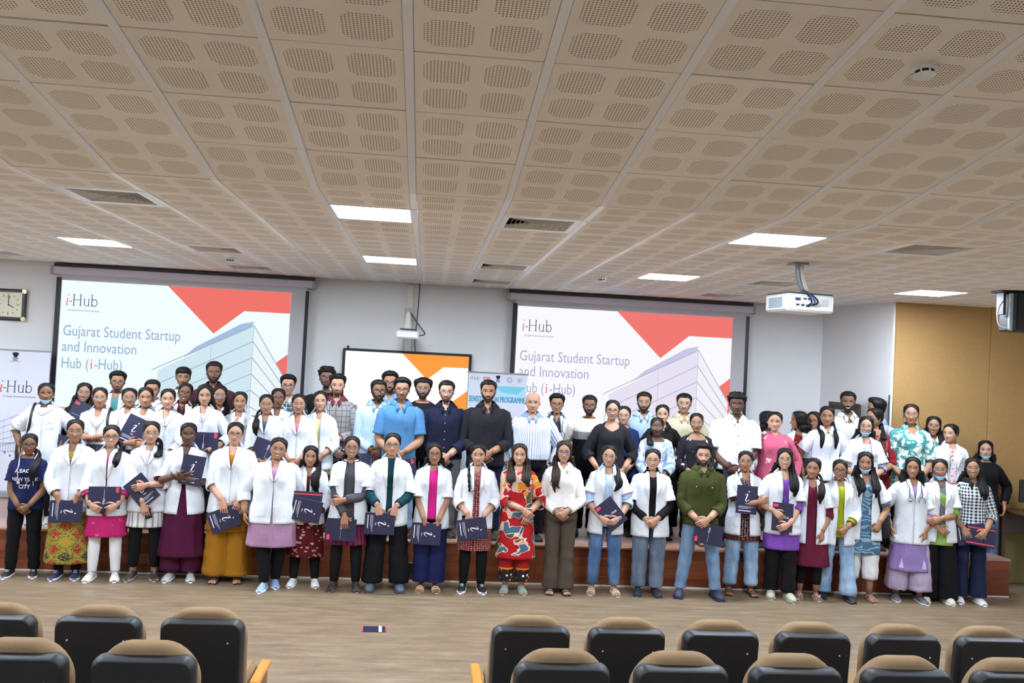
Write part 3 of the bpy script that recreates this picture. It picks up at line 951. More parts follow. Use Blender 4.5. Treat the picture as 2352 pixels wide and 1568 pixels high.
    if st == 'bob':
        for s_ in (-1, 1):
            for q in range(3):
                a = head_pt(P, (s_*.37, .16-.15*q, -.15)); b = head_pt(P, (s_*.41, .16-.13*q, -.5)); f = np.array((s_*(.105+.012*(q == 0))*k, (.05-.06*q)*k, end*P.H))
                lock([a, b, f], [.032*k, .036*k, .014*k], wav=.005)
        a = head_pt(P, (0, .36, -.30)); lock([a, np.array((0, .09*k, .84*P.H)), np.array((0, .11*k, end*P.H))], [.09*k, .10*k, .08*k], [.04*k, .035*k, .015*k], n=14)
    if P.__dict__.get('wisp'):
        for s_ in (-1, 1):
            a = head_pt(P, (s_*.31, -.20, .02)); b = head_pt(P, (s_*.37, -.20, -.30)); f = np.array((s_*.10*k, -.08, .81*P.H))
            lock([a, b, f], [.0035, .003, .001], n=5, ns=8, wav=.005)
    return G.build('hair', mat, par, uv=False)

# ---- garments
def fabric(key):
    """key = (pattern, colour, colour2, scale)"""
    pat, c1, c2, sc = (tuple(key)+(None,)*4)[:4]
    k = ('fab', pat, tuple(c1), tuple(c2) if c2 else None, sc)
    if k in MATS: return MATS[k]
    def dye(c):
        c = lin(c); l_ = .3*c[0]+.6*c[1]+.1*c[2]; q = .6 if l_ < .08 else .78 if l_ < .5 else 1.0
        return tuple(v*q for v in c)
    t = NT('cloth_'+pat); a = dye(c1); b = dye(c2) if c2 else tuple(v*.5 for v in a); sc = sc or 1
    uv = t.coord('UV'); p = t.coord('Object'); u, v, _ = t.xyz(uv)
    weave = t.noise(p, 180, 2); fold = t.noise(t.scale(p, (1, 1, .45)), 16, 3)
    rough = .85
    def fr(x, per, off=0): return t.math('FRACT', t.math('ADD', t.math('DIVIDE', x, per), off))
    if pat == 'plain': c = a
    elif pat == 'denim':
        fade = t.noise(t.scale(p, (2, 2, .6)), 5, 3)
        c = t.mix(t.ramp(fade, [(.35, (0, 0, 0)), (.7, (1, 1, 1))]), a, b)
    elif pat == 'stripe': c = t.mix(t.math('LESS_THAN', fr(u, .022*sc), .32), a, b)
    elif pat == 'hstripe': c = t.mix(t.math('LESS_THAN', fr(v, .03*sc), .4), a, b)
    elif pat == 'check':
        lu = t.math('LESS_THAN', fr(u, .045*sc), .10); lv = t.math('LESS_THAN', fr(v, .05*sc), .09)
        c = t.mix(t.math('MAXIMUM', lu, lv), a, b)
    elif pat == 'gingham':
        gu = t.math('LESS_THAN', fr(u, .036*sc), .5); gv = t.math('LESS_THAN', fr(v, .036*sc), .5)
        c = t.mix(t.math('MULTIPLY', t.math('ADD', gu, gv), .5), a, b)
    elif pat == 'dots':
        d = t.vor(t.scale(uv, (1, 1, 1)), 42/sc, rnd=.25)[0]; c = t.mix(t.math('LESS_THAN', d, .28), a, b)
    elif pat == 'floral':
        vo = t.vor(uv, 26/sc); n = t.noise(uv, 60/sc, 2)
        msk = t.math('LESS_THAN', t.math('ADD', vo[0], t.math('MULTIPLY', n, .35)), .46)
        c = t.mix(msk, a, b)
    elif pat == 'bigfloral':
        n = t.noise(uv, 9/sc, 3, .6); n2 = t.noise(uv, 30/sc, 2)
        c = t.mix(t.ramp(t.math('ADD', t.math('MULTIPLY', n, .8), t.math('MULTIPLY', n2, .2)), [(.49, (0, 0, 0)), (.53, (1, 1, 1))]), a, b)
    elif pat == 'sprig':
        vo = t.vor(uv, 9/sc); n = t.noise(uv, 55/sc, 2)
        msk = t.math('LESS_THAN', t.math('ADD', vo[0], t.math('MULTIPLY', n, .5)), .44)
        c = t.mix(msk, a, b)
    elif pat == 'swirl':
        nd = t.n('ShaderNodeTexWave', wave_type='RINGS'); t.l(uv, nd.inputs['Vector']); nd.inputs['Scale'].default_value = 4/sc
        nd.inputs['Distortion'].default_value = 14; nd.inputs['Detail'].default_value = 3; nd.inputs['Detail Scale'].default_value = 1.6
        c = t.mix(t.ramp(nd.outputs[1], [(.55, (0, 0, 0)), (.75, (1, 1, 1))]), a, b)
    elif pat == 'diamond':
        s1 = t.math('ADD', u, v); s2 = t.math('SUBTRACT', u, v); per = .16*sc
        cu = t.math('SUBTRACT', fr(s1, per), .5); cv = t.math('SUBTRACT', fr(s2, per), .5)
        inn = t.math('LESS_THAN', t.math('MAXIMUM', t.math('ABSOLUTE', cu), t.math('ABSOLUTE', cv)), .33)
        cell = t.math('ADD', t.math('FLOOR', t.math('DIVIDE', s1, per)), t.math('MULTIPLY', t.math('FLOOR', t.math('DIVIDE', s2, per)), 7.3))
        wn = t.n('ShaderNodeTexWhiteNoise', noise_dimensions='1D'); t.l(cell, wn.inputs['W'])
        pick = t.ramp(wn.outputs[0], [(0, lin((168, 52, 40))), (.35, lin((60, 54, 44))), (.6, lin((176, 140, 44))), (.8, lin((150, 44, 40)))], True)
        bg = t.mix(t.ramp(t.noise(uv, 55, 3), [(.48, (0, 0, 0)), (.54, (1, 1, 1))]), a, b)
        tex = t.mix(t.ramp(t.noise(uv, 80, 2), [(.54, (0, 0, 0)), (.6, (1, 1, 1))]), pick, a)
        c = t.mix(inn, bg, tex)
    elif pat == 'print':      # bold multicolour figures on a red ground
        n = t.noise(uv, 5.5, 2, .5); vo = t.vor(uv, 9)
        wn = t.n('ShaderNodeTexWhiteNoise', noise_dimensions='3D'); t.l(vo[1], wn.inputs[0])
        pick = t.ramp(wn.outputs[0], [(0, lin((72, 104, 124))), (.3, lin((226, 140, 40))), (.48, lin((222, 178, 158))), (.68, lin((66, 92, 116))), (.86, lin((84, 84, 50)))], True)
        msk = t.math('GREATER_THAN', n, .50); edge = t.math('LESS_THAN', t.math('ABSOLUTE', t.math('SUBTRACT', n, .50)), .007)
        c = t.mix(msk, a, pick); c = t.mix(edge, c, lin((232, 206, 190)))
        c = t.mix(t.math('MULTIPLY', msk, t.math('LESS_THAN', t.vor(uv, 9, 'DISTANCE_TO_EDGE')[0], .035)), c, lin((222, 190, 170)))
    elif pat == 'block':      # cream yoke, grey chest band, black below (scale = person height)
        z = t.xyz(p)[2]
        c = t.mix(t.math('LESS_THAN', z, sc*.742), a, lin((128, 126, 128)))
        c = t.mix(t.math('LESS_THAN', z, sc*.688), c, b)
    elif pat == 'pborder':
        z = t.xyz(p)[2]
        d = t.vor(uv, 60, rnd=.3)[0]; c = t.mix(t.math('LESS_THAN', d, .34), a, b)
        c = t.mix(t.math('LESS_THAN', z, sc), c, t.mix(t.math('LESS_THAN', fr(u, .03), .5), lin((130, 48, 40)), lin((60, 30, 26))))
    elif pat == 'triangles':
        z = t.xyz(p)[2]; tri = t.math('ABSOLUTE', t.math('SUBTRACT', fr(u, .15), .5))
        hgt = t.math('MULTIPLY', t.math('SUBTRACT', sc+.16, z), .5/.14)
        m2 = t.math('MULTIPLY', t.math('LESS_THAN', tri, t.math('MULTIPLY', hgt, .34)), t.math('MULTIPLY', t.math('GREATER_THAN', z, sc+.05), t.math('LESS_THAN', z, sc+.155)))
        c = t.mix(t.math('MULTIPLY', m2, t.math('MULTIPLY_ADD', t.math('LESS_THAN', fr(v, .012), .5), .5, .5)), a, b)
    elif pat == 'cuffband':
        z = t.xyz(p)[2]; d = t.vor(uv, 26, rnd=.6); msk = t.math('LESS_THAN', d[0], .36)
        wn = t.n('ShaderNodeTexWhiteNoise', noise_dimensions='3D'); t.l(d[1], wn.inputs[0])
        pk = t.ramp(wn.outputs[0], [(0, lin((226, 140, 40))), (.3, lin((236, 222, 205))), (.7, lin((70, 104, 130)))], True)
        band = t.mix(msk, lin((40, 32, 34)), pk)
        c = t.mix(t.math('MULTIPLY', t.math('LESS_THAN', z, .255), t.math('GREATER_THAN', z, .105)), a, band)
        c = t.mix(t.math('MULTIPLY', t.math('LESS_THAN', z, .27), t.math('GREATER_THAN', z, .252)), c, lin((226, 130, 40)))
        c = t.mix(t.math('LESS_THAN', z, .105), c, lin((214, 120, 40)))
    hgt = t.math('ADD', t.math('MULTIPLY', fold, 1.0), t.math('MULTIPLY', weave, .04))
    MATS[k] = t.bsdf(c, rough, spec=.2, bump=hgt, bstr=.6, bdist=.035)
    return MATS[k]
def pl(c): return ('plain', c)
WHITE = ('plain', (228, 231, 238))
M_COAT = fabric(WHITE)

def torso_piece(P, G, off, zbot, neck='r', drop=.03, nw=1.15, loose=.3, flare=.0, folds=0, gap=None, ztop=.845, nth=46, nz=24, mi=0, nfold=7, wob=0.0, tuck=False):
    """body of a garment. neck: r round / v vee / b band; gap(z)-> half width of an open front"""
    H = P.H; r_ = P.r; f1, f2, f3 = [r_.uniform(0, 6.28) for _ in range(3)]
    vv = np.linspace(0, 1, nz)[:, None]**.85
    if gap is None:
        th = 2*PI*np.arange(nth)/nth; th = (th-.25*np.sin(th))[None]
        at = np.minimum(th, 2*PI-th)
        if neck == 'v': sh = np.clip(1-at/nw, 0, 1)
        else: sh = np.sqrt(np.clip(1-(at/nw)**2, 0, 1))
        zt = ztop*H-drop*H*sh-.006*H*gz(at-PI, .6)
        z = zt*(1-vv)+zbot*H*vv
        th = np.broadcast_to(th, z.shape)
    else:
        z = np.broadcast_to(ztop*H*(1-vv)+zbot*H*vv, (nz, nth)).copy()
        a0, _ = P.tor(z[:, :1], off, loose, flare)
        g = np.array([gap(zz/H) for zz in z[:, 0]])[:, None]
        t0 = np.arcsin(np.clip((np.abs(g)/a0), 0, .97)**(1/.85))
        u = np.linspace(0, 1, nth)[None]
        th = t0+(2*PI-2*t0)*u
        z = z-.012*H*np.cos(th)*vv**4*wob
    a, d = P.tor(z, off, loose, flare)
    if tuck:
        q = sm(z/H, zbot+.05, zbot); a = a*(1-.07*q); d = d*(1-.05*q)
    fs = sm(z/H, .62, .44) if folds else 0
    wr = 1+folds*fs*(np.sin(nfold*th+f1)+.5*np.sin((nfold*2+1)*th+f2+z*4))+.012*np.sin(3*th+f3+z*19)+.009*np.sin(5*th-z*27+f1)+.006*np.sin(z*60/H+2*th+f2)
    s, c = np.sin(th), np.cos(th)
    x = a*wr*np.sign(s)*np.abs(s)**.85; y = -d*wr*np.sign(c)*np.abs(c)**.85
    y = y-np.where(c > 0, 1, 0)*P.bust(x, z)*np.abs(c)**.3
    uv = np.stack([(np.where(th > PI+1e-6, th-2*PI, th) if gap is None else th)*float(P.tor(.70*H, off)[0]), z], -1)
    G.add(np.stack([x, y, z], -1).reshape(-1, 3), grid(nz, nth, gap is None), uv.reshape(-1, 2), mi=mi)

def sleeve(P, G, side, off, t1, flare=.0, mi=0, cuff=0):
    n = 10+int(10*t1)
    path, t = arm_path(P, side, n, t1)
    r_ = P.r; f = r_.uniform(0, 6)
    base = np.interp(t, [-.10, -.05, 0, .12, .25, .5, .56, .7, 1], np.array([.013, .026, .033, .0335, .0315, .027, .027, .0255, .0175])*P.H*(1.12 if P.g == 'm' else 1.0)*(.5+.5*P.bw))
    rad = base+off+flare*np.clip(t/t1, 0, 1)**2+.0025*np.sin(np.arange(len(t))*1.9+f)
    rad[0] = base[0]+off*.6
    V = tube_v(path, rad, 14)
    # drag folds
    G.add(V, grid(len(path), 14), np.stack([np.tile(np.arange(14)/14*2*PI*.05, len(path)), np.repeat(-t*.32*P.H, 14)], 1), mi=mi)
    if cuff:     # turned-back cuff
        G.tube(path[-3:], rad[-3:]+.006, 14, cap=(False, False), mi=mi)
    # short inward return so the opening has thickness
    q = tube_v([path[-1], path[-1]-(path[-1]-path[-2])*.7], [rad[-1]-.0005, max(.004, rad[-1]-.008)], 14)
    G.add(q, grid(2, 14), mi=mi)

def collar_band(P, G, off, z0=.834, z1=.862, open_=.5, mi=0, fold=.012):
    """standing / turned collar round the back of the neck"""
    H = P.H; th = np.linspace(open_, 2*PI-open_, 26)
    rows = []
    for zz, o in ((z0, 0.002), (z1, -.002), (z1+.001, .006), (z0-.004, .006+fold)):
        a, d = P.tor(min(zz, .848)*H, off); a = a+o; d = d+o
        rows.append(np.stack([a*np.sin(th), -d*np.cos(th), np.full_like(th, zz*H)-.012*H*np.cos(th)*(1 if zz > .84 else .6)], -1))
    G.add(np.concatenate(rows), grid(4, len(th), False), mi=mi)

def flaps(P, G, off, drop=.036, w=.035, mi=0):
    """two pointed shirt-collar leaves"""
    H = P.H
    for s_ in (-1, 1):
        def pt(x, z, o): return (s_*x, float(P.front(x, z*H, off))-o, z*H)
        a = pt(.010, .822, .010); b = pt(.046, .846, .003); c = pt(.062, .820, .010); d = pt(.040, .822-drop, .012)
        V = np.array([a, b, c, d]); V2 = V+np.array((0, -.004, 0))
        f = [(0, 1, 2, 3)] if s_ > 0 else [(3, 2, 1, 0)]
        G.add(np.concatenate([V, V2]), np.array([(0, 1, 2, 3), (4, 7, 6, 5), (0, 4, 5, 1), (1, 5, 6, 2), (2, 6, 7, 3), (3, 7, 4, 0)]), mi=mi)

def lapels(P, G, off, gap, zv, loose, w=.055, mi=0):
    H = P.H; n = 14
    for s_ in (-1, 1):
        t = np.linspace(0, 1, n)
        z = (.845*(1-t)+zv*t)
        wl = np.interp(t, [0, .22, .32, .36, .44, 1], np.array([.030, .046, .050, .030, .062, .004])*w/.055)
        g = np.array([gap(q) for q in z])
        xi = np.maximum(g, .002); xo = xi+wl
        a = P.tor(z*H, off, loose)[0]; xo = np.minimum(xo, a*.93); xi = np.minimum(xi, a*.9)
        rows = []
        for k, (xx, o) in enumerate(((xi, .004), (xi+(xo-xi)*.5, .014), (xo, .010), (xo, .003))):
            rows.append(np.stack([s_*xx, P.front(xx, z*H, off, loose)-o, z*H], -1))
        V = np.stack(rows, 1).reshape(-1, 3)
        G.add(V, grid(n, 4, False), mi=mi)

def patch(P, G, x, z, w, h, off, loose, flare=0, o=.006, mi=0):
    """patch pocket lying on the garment"""
    n = 5
    xs = np.linspace(x-w/2, x+w/2, n); zs = np.linspace(z+h/2, z-h/2, n)
    X, Z = np.meshgrid(xs, zs)
    Y = P.front(X, Z, off, loose, flare)
    top = np.stack([X, Y-o, Z], -1).reshape(-1, 3)
    G.add(top, grid(n, n, False), mi=mi)
    ring = [i for i in range(n)]+[n*k+n-1 for k in range(1, n)]+[n*(n-1)+k for k in range(n-2, -1, -1)]+[n*k for k in range(n-2, 0, -1)]
    V = np.concatenate([top[ring], top[ring]+np.array((0, o+.004, 0))])
    m_ = len(ring)
    G.add(V, np.array([(i, (i+1) % m_, m_+(i+1) % m_, m_+i) for i in range(m_)]), mi=mi)

def solid(o, t=.004):
    md = o.modifiers.new('thickness', 'SOLIDIFY'); md.thickness = t; md.offset = 0
    return o

def coat(P, par, hem=.47, sl=.80, vz=.70, op=0.0, hg=None, off=.022, loose=.7, flare=.035, col=WHITE, lap=True, pock=True, cuff=0, sfl=.010):
    """lab coat. vz: where the vee meets (fraction of height); op: half gap of an open front at the waist; hg: half gap at the hem"""
    hg = op if hg is None else hg
    top = .038
    k = P.H/1.6*(.6+.4*P.bw)
    if op <= .004:
        gap = lambda q: float(np.interp(q, [hem, hem+.08, vz-.02, vz, .81, .845], [max(.001, hg), max(.001, hg*.5), .0012, .002, .032, .038]))*k
    else:
        gap = lambda q: float(np.interp(q, [hem, .60, .72, .81, .845], [max(.002, hg), op, op*1.0, min(.045, op*.9+.006), .040]))*k
        vz = min(vz, .66)
    G = Geo()
    torso_piece(P, G, off, hem, loose=loose, flare=flare, gap=gap, folds=.012, nfold=5, wob=P.r.uniform(-.5, .8), ztop=.845)
    for s_ in (-1, 1): sleeve(P, G, s_, off*.5+.002, sl, flare=sfl, cuff=cuff)
    o = solid(G.build('lab_coat', fabric(col), par))
    if lap:
        L = Geo(); lapels(P, L, off+.002, gap, vz, loose); collar_band(P, L, off-.004, open_=1.25, fold=.008)
        solid(L.build('collar', fabric(col), o), .004)
    if pock:
        for s_ in (-1, 1):
            Q = Geo(); patch(P, Q, s_*(.095*k+.02), (hem+.095)*P.H if hem < .5 else .56*P.H, .10*k, .115*k, off, loose, flare*.4, o=.008)
            Q.build('pocket', fabric(col), o)
        if P.r.random() < .7:
            Q = Geo(); patch(P, Q, .085*k, .705*P.H, .075*k, .085*k, off, loose, o=.006); Q.build('pocket', fabric(col), o)
    if op <= .004:
        B = Geo()
        for q in np.linspace(vz-.015, hem+.07, 4):
            B.ball((.012, float(P.front(.012, q*P.H, off, loose))-.004, q*P.H), (.006, .003, .006), 8, 5)
        B.build('buttons', plain('coat_button', (196, 196, 200), .4), o)
    return o

def top(P, par, fab, name='shirt', hem=.50, sl=.5, neck='r', drop=.03, nw=1.15, loose=.35, flare=.03, folds=.0, off=.012, so=None, sfl=.004, collar=None, placket=False, cuff=0, tuck=False, nfold=7, slfab=None):
    G = Geo(); nz = 24 if hem > .42 else 34
    mats = [fabric(fab)]+([fabric(slfab)] if slfab else [])
    torso_piece(P, G, off, hem, neck, drop, nw, loose, flare, folds, nz=nz, tuck=tuck, nfold=nfold)
    if sl:
        for s_ in (-1, 1): sleeve(P, G, s_, (off*.7 if so is None else so), sl, sfl, cuff=cuff, mi=1 if slfab else 0)
    o = solid(G.build(name, mats, par), .003)
    if collar:
        C = Geo(); collar_band(P, C, off-.002, open_=.55)
        if collar == 'shirt': flaps(P, C, off)
        solid(C.build('collar', mats[0], o), .003)
    if placket:
        B = Geo()
        zz = np.linspace(.80-drop*.5, max(hem+.02, .5), 6)
        for q in zz: B.ball((0, float(P.front(0, q*P.H, off, loose))-.004, q*P.H), (.0055, .003, .0055), 8, 5)
        B.build('buttons', plain('shirt_button', (214, 214, 214), .4) if placket is True else plain('dark_button', (60, 58, 60), .4), o)
    return o

LEG = {'legging': (.052, .0375, .0265, .004), 'slim': (.055, .043, .036, .006), 'jean': (.056, .048, .044, .008), 'straight': (.057, .050, .047, .008),
       'wide': (.060, .060, .064, .008), 'flare': (.056, .046, .062, .008), 'palazzo': (.062, .070, .082, .008), 'loose': (.060, .054, .050, .008)}
def trousers(P, par, fab, kind='slim', hem=.05, name='trousers'):
    G = Geo(); r0, r1, r2, off = LEG[kind]; H = P.H; bwf = .45+.55*P.bw
    z = np.linspace(.61, .475, 7)*H; th = 2*PI*np.arange(30)/30
    a, d = P.tor(np.maximum(z, .5*H), off); sh = np.interp(z/H, [.475, .50, .61], [.93, 1, 1])
    V = np.stack([(a*sh)[:, None]*np.sign(np.sin(th))*np.abs(np.sin(th))**.9, -(d*sh)[:, None]*np.sign(np.cos(th))*np.abs(np.cos(th))**.9, np.broadcast_to(z[:, None], (7, 30))], -1)
    G.add(V.reshape(-1, 3), grid(7, 30), np.stack([np.tile(th*.15, 7), np.repeat(z, 30)], 1))
    for s_ in (-1, 1):
        lp = leg_path(P, s_); lp[0][2] = .505*H
        lp[0][0] *= 1.02
        pth, u = smooth_path(lp, 24)
        keep = pth[:, 2] > hem*H; pth = pth[keep]; u = u[keep]
        pth = np.concatenate([pth, [pth[-1]+(0, 0, hem*H-pth[-1][2])]]); u = np.append(u, 2.0)
        f = P.r.uniform(0, 6)
        rad = np.interp(u, [0, .25, 1, 1.4, 2], np.array([r0, r0*.98, r1, r1*.62+r2*.38 if kind != 'legging' else r1*.97, r2])*H*bwf)
        rad = rad+(.0035 if kind != 'legging' else .0012)*np.sin(u*16+f)*np.interp(u, [0, .7, 1, 1.5, 2], [.4, .8, 1.2, .8, 1.4])
        n = 16; V = tube_v(pth, rad, n, ref=(0, 1, 0)).reshape(len(pth), n, 3)
        if kind in ('palazzo', 'wide', 'flare', 'loose'):
            c = pth[:, None, :]; ang = 2*PI*np.arange(n)/n
            V = c+(V-c)*(1+(.07 if kind != 'flare' else .03)*np.sin(5*ang+f)[None, :, None]*np.interp(u, [0, .6, 2], [0, .6, 1])[:, None, None])
        G.add(V.reshape(-1, 3), grid(len(pth), n), np.stack([np.tile(np.arange(n)/n*2*PI*.07, len(pth)), np.repeat(pth[:, 2], n)], 1))
    return solid(G.build(name, fabric(fab), par), .003)

def shoes(P, par):
    kind, c1, c2 = (tuple(P.shoe)+(None, None))[:3]
    c1 = c1 or (30, 30, 34); c2 = c2 or (225, 225, 225)
    up = plain('shoe_upper_%d_%d_%d' % tuple(c1), c1, .6, noise=.12); so = plain('shoe_sole_%d_%d_%d' % tuple(c2), c2, .6)
    k = P.H/1.62*(1.06 if P.g == 'm' else 1)
    for side in (-1, 1):
        st, R = foot_frame(P, side); G = Geo()
        def place(V): return V*np.array((k, k, k))@R.T+st
        t = 2*PI*np.arange(14)/14
        if kind in ('sneaker', 'clog', 'shoe'):
            # outline of the sole: list of (y, halfwidth)
            prof = [(.075, .014), (.068, .028), (.03, .034), (-.03, .036), (-.09, .044), (-.13, .044), (-.165, .034), (-.182, .014)]
            hs = {'sneaker': [.05, .088, .095, .088, .068, .052, .040, .026], 'clog': [.045, .062, .068, .086, .086, .074, .058, .034], 'shoe': [.045, .070, .074, .072, .058, .046, .038, .026]}[kind]
            sh = .026 if kind == 'sneaker' else .018
            rings = []
            for (y, w_), h_ in zip(prof, hs):
                w2 = w_*(1.12 if kind == 'clog' else 1.0)
                cx = np.cos(t)*w2; cz = np.where(np.sin(t) > 0, sh+(h_-sh)*np.abs(np.sin(t))**.8, sh*(1-.2*np.abs(np.sin(t))))
                rings.append(np.stack([cx*np.where(np.sin(t) > 0, 1, .98), np.full(14, y), cz], -1))
            G.add(place(np.concatenate(rings)), grid(len(prof), 14), mi=0)
            G.add(place(np.concatenate([rings[0], rings[0].mean(0)[None]])), np.array([(14, i, (i+1) % 14) for i in range(14)]))
            G.add(place(np.concatenate([rings[-1], rings[-1].mean(0)[None]])), np.array([(14, (i+1) % 14, i) for i in range(14)]))
            rs = []
            for (y, w_) in prof:
                w2 = (w_+.004)*(1.12 if kind == 'clog' else 1.0); yy = y*1.03
                rs.append(np.array([(-w2, yy, .0), (w2, yy, .0), (w2, yy, sh), (-w2, yy, sh)]))
            G.add(place(np.concatenate(rs)), np.concatenate([grid(len(prof), 4), [[0, 3, 2, 1]], [[28, 29, 30, 31]]]), mi=1)
            if kind == 'sneaker':
                for q in range(4):
                    y = -.035-.02*q; zt = np.interp(y, [-.13, -.09, -.03], [.052, .068, .088])
                    p = np.array([(-.016, y, zt-.003), (0, y, zt+.004), (.016, y, zt-.003)]); G.tube(place(p), .0032, 5, mi=1)
        elif kind in ('sandal', 'flip'):
            prof = [(.068, .02), (.05, .032), (0, .034), (-.06, .038), (-.12, .046), (-.16, .042), (-.182, .022)]
            rs = []
            for (y, w_) in prof:
                rs.append(np.array([(-w_, y, 0), (w_, y, 0), (w_, y, .014), (-w_, y, .014)]))
            G.add(place(np.concatenate(rs)), np.concatenate([grid(len(prof), 4), [[0, 3, 2, 1]], [[24, 25, 26, 27]]]), mi=1)
            def strap(y0, y1, hgt, w_=.012, x0=-.043, x1=.043):
                q = np.linspace(0, PI, 9)
                p = np.stack([x0+(x1-x0)*(1-np.cos(q))/2, y0+(y1-y0)*(1-np.cos(q))/2, .012+hgt*np.sin(q)], 1)
                G.tube(place(p), .0035*1.2, 6, rad2=w_, ref=(0, 0, 1))
            if kind == 'sandal':
                strap(-.125, -.125, .034, .013); strap(-.085, -.085, .045, .012); strap(-.01, .0, .072, .006, -.036, .036)
            else:
                strap(-.06, -.14, .045, .005, -.042, .006); strap(-.06, -.14, .045, .005, .042, .006)
        o = G.build('sandal' if kind in ('sandal', 'flip') else 'shoe', [up, so], par, uv=False)

def glasses(P, par):
    G = Geo(); c = P.glass; h = P.hh
    rm = plain('glasses_%d_%d_%d' % tuple(c), c, .35)
    t = 2*PI*np.arange(16)/16
    for s_ in (-1, 1):
        pts = np.stack([s_*.152+.118*np.sign(np.cos(t))*np.abs(np.cos(t))**.8, -.455+.02*np.abs(np.cos(t))*0-(.0)*t, -.018+.078*np.sign(np.sin(t))*np.abs(np.sin(t))**.8], 1)
        pts[:, 1] = -.452+.25*np.clip(np.abs(pts[:, 0])-.1, 0, 1)**1.5
        W = np.array([head_pt(P, p) for p in pts])
        ring = np.concatenate([W, W[:1]])
        G.tube(ring, .0022, 5, cap=(False, False))
        q = np.array([head_pt(P, p) for p in [(s_*.268, -.40, .0), (s_*.345, -.20, .01), (s_*.365, .06, .0)]])
        G.tube(q, .0022, 5)
        G.add(np.concatenate([W, W.mean(0)[None]]), np.array([(16, i, (i+1) % 16) for i in range(16)]), mi=1)
    q = np.array([head_pt(P, p) for p in [(-.036, -.455, .01), (0, -.468, .02), (.036, -.455, .01)]])
    G.tube(q, .0022, 5)
    G.build('glasses', [rm, M_LENS], par, uv=False)
def mat_lens():
    t = NT('spectacle_lens')
    return t.bsdf((.9, .95, 1), .05, spec=.5, alpha=.05)
M_LENS = mat_lens()

def face_mask(P, par):
    G = Geo(); n, rows = 22, 6
    ph = np.linspace(-1.35, 1.35, n); V = []
    for i, t in enumerate(np.linspace(0, 1, rows)):
        for p in ph:
            w = math.cos(p*.9)
            zt = -.30+.10*(1-w); zb = -.50+.22*(1-w)
            z = zt*(1-t)+zb*t
            vv = np.interp(-z, -head_surf(np.full(80, p), np.linspace(7, 13, 80))[:, 2], np.linspace(7, 13, 80))
            S = head_surf(np.array(p), np.array(vv))*np.array((1.07, 1.07, 1)); S = S+np.array((0, -.045*w-.015*math.sin(t*PI*3)*.4, -.05*w))
            V.append(head_pt(P, S))
    G.add(np.array(V), grid(rows, n, False))
    o = solid(G.build('face_mask', plain('mask_blue', (142, 190, 226), .7), par, uv=False), .003)
    L = Geo()
    for s_ in (-1, 1):
        L.tube(np.array([head_pt(P, p) for p in [(s_*.33, -.10, -.22), (s_*.375, .02, -.12), (s_*.37, .09, .0)]]), .0018, 5)
    L.build('ear_loop', M_WHITE, o, uv=False)

def watch(P, par, side, c=(30, 30, 32), face=(200, 200, 205)):
    A = P.arms[side]; d = unit(A['W']-A['E']); p = A['W']-d*.012
    G = Geo(); r = .0185*P.H/1.6*(1.15 if P.g == 'm' else 1)
    G.tube(np.array([p-d*.006, p+d*.006]), r+.002, 12, cap=(False, False))
    n = -A['pn']; n = unit(n-d*(n@d))
    G.tube(np.array([p+n*r, p+n*(r+.007)]), .013, 12, mi=1)
    G.build('wristwatch', [plain('watch_%d' % c[0], c, .4), plain('watchface_%d' % face[0], face, .3)], par, uv=False)
# ------------------------------------------------------------------ lettering and folders
TXT = {}
def text_geo(s, bold=0.0):
    """flat lettering as triangles/ngons in the unit em, from Blender's built-in face"""
    if (s, bold) in TXT: return TXT[(s, bold)]
    cu = bpy.data.curves.new('txt', 'FONT'); cu.body = s; cu.size = 1; cu.align_x = 'LEFT'; cu.offset = bold; cu.resolution_u = 3
    ob = bpy.data.objects.new('txt', cu)
    me = bpy.data.meshes.new_from_object(ob)
    V = np.array([v.co[:] for v in me.vertices]).reshape(-1, 3); F = [tuple(p.vertices) for p in me.polygons]
    bpy.data.objects.remove(ob); bpy.data.curves.remove(cu); bpy.data.meshes.remove(me)
    TXT[(s, bold)] = (V, F); return V, F
def text_w(s, bold=0.0):
    V, _ = text_geo(s, bold); return V[:, 0].max() if len(V) else 0

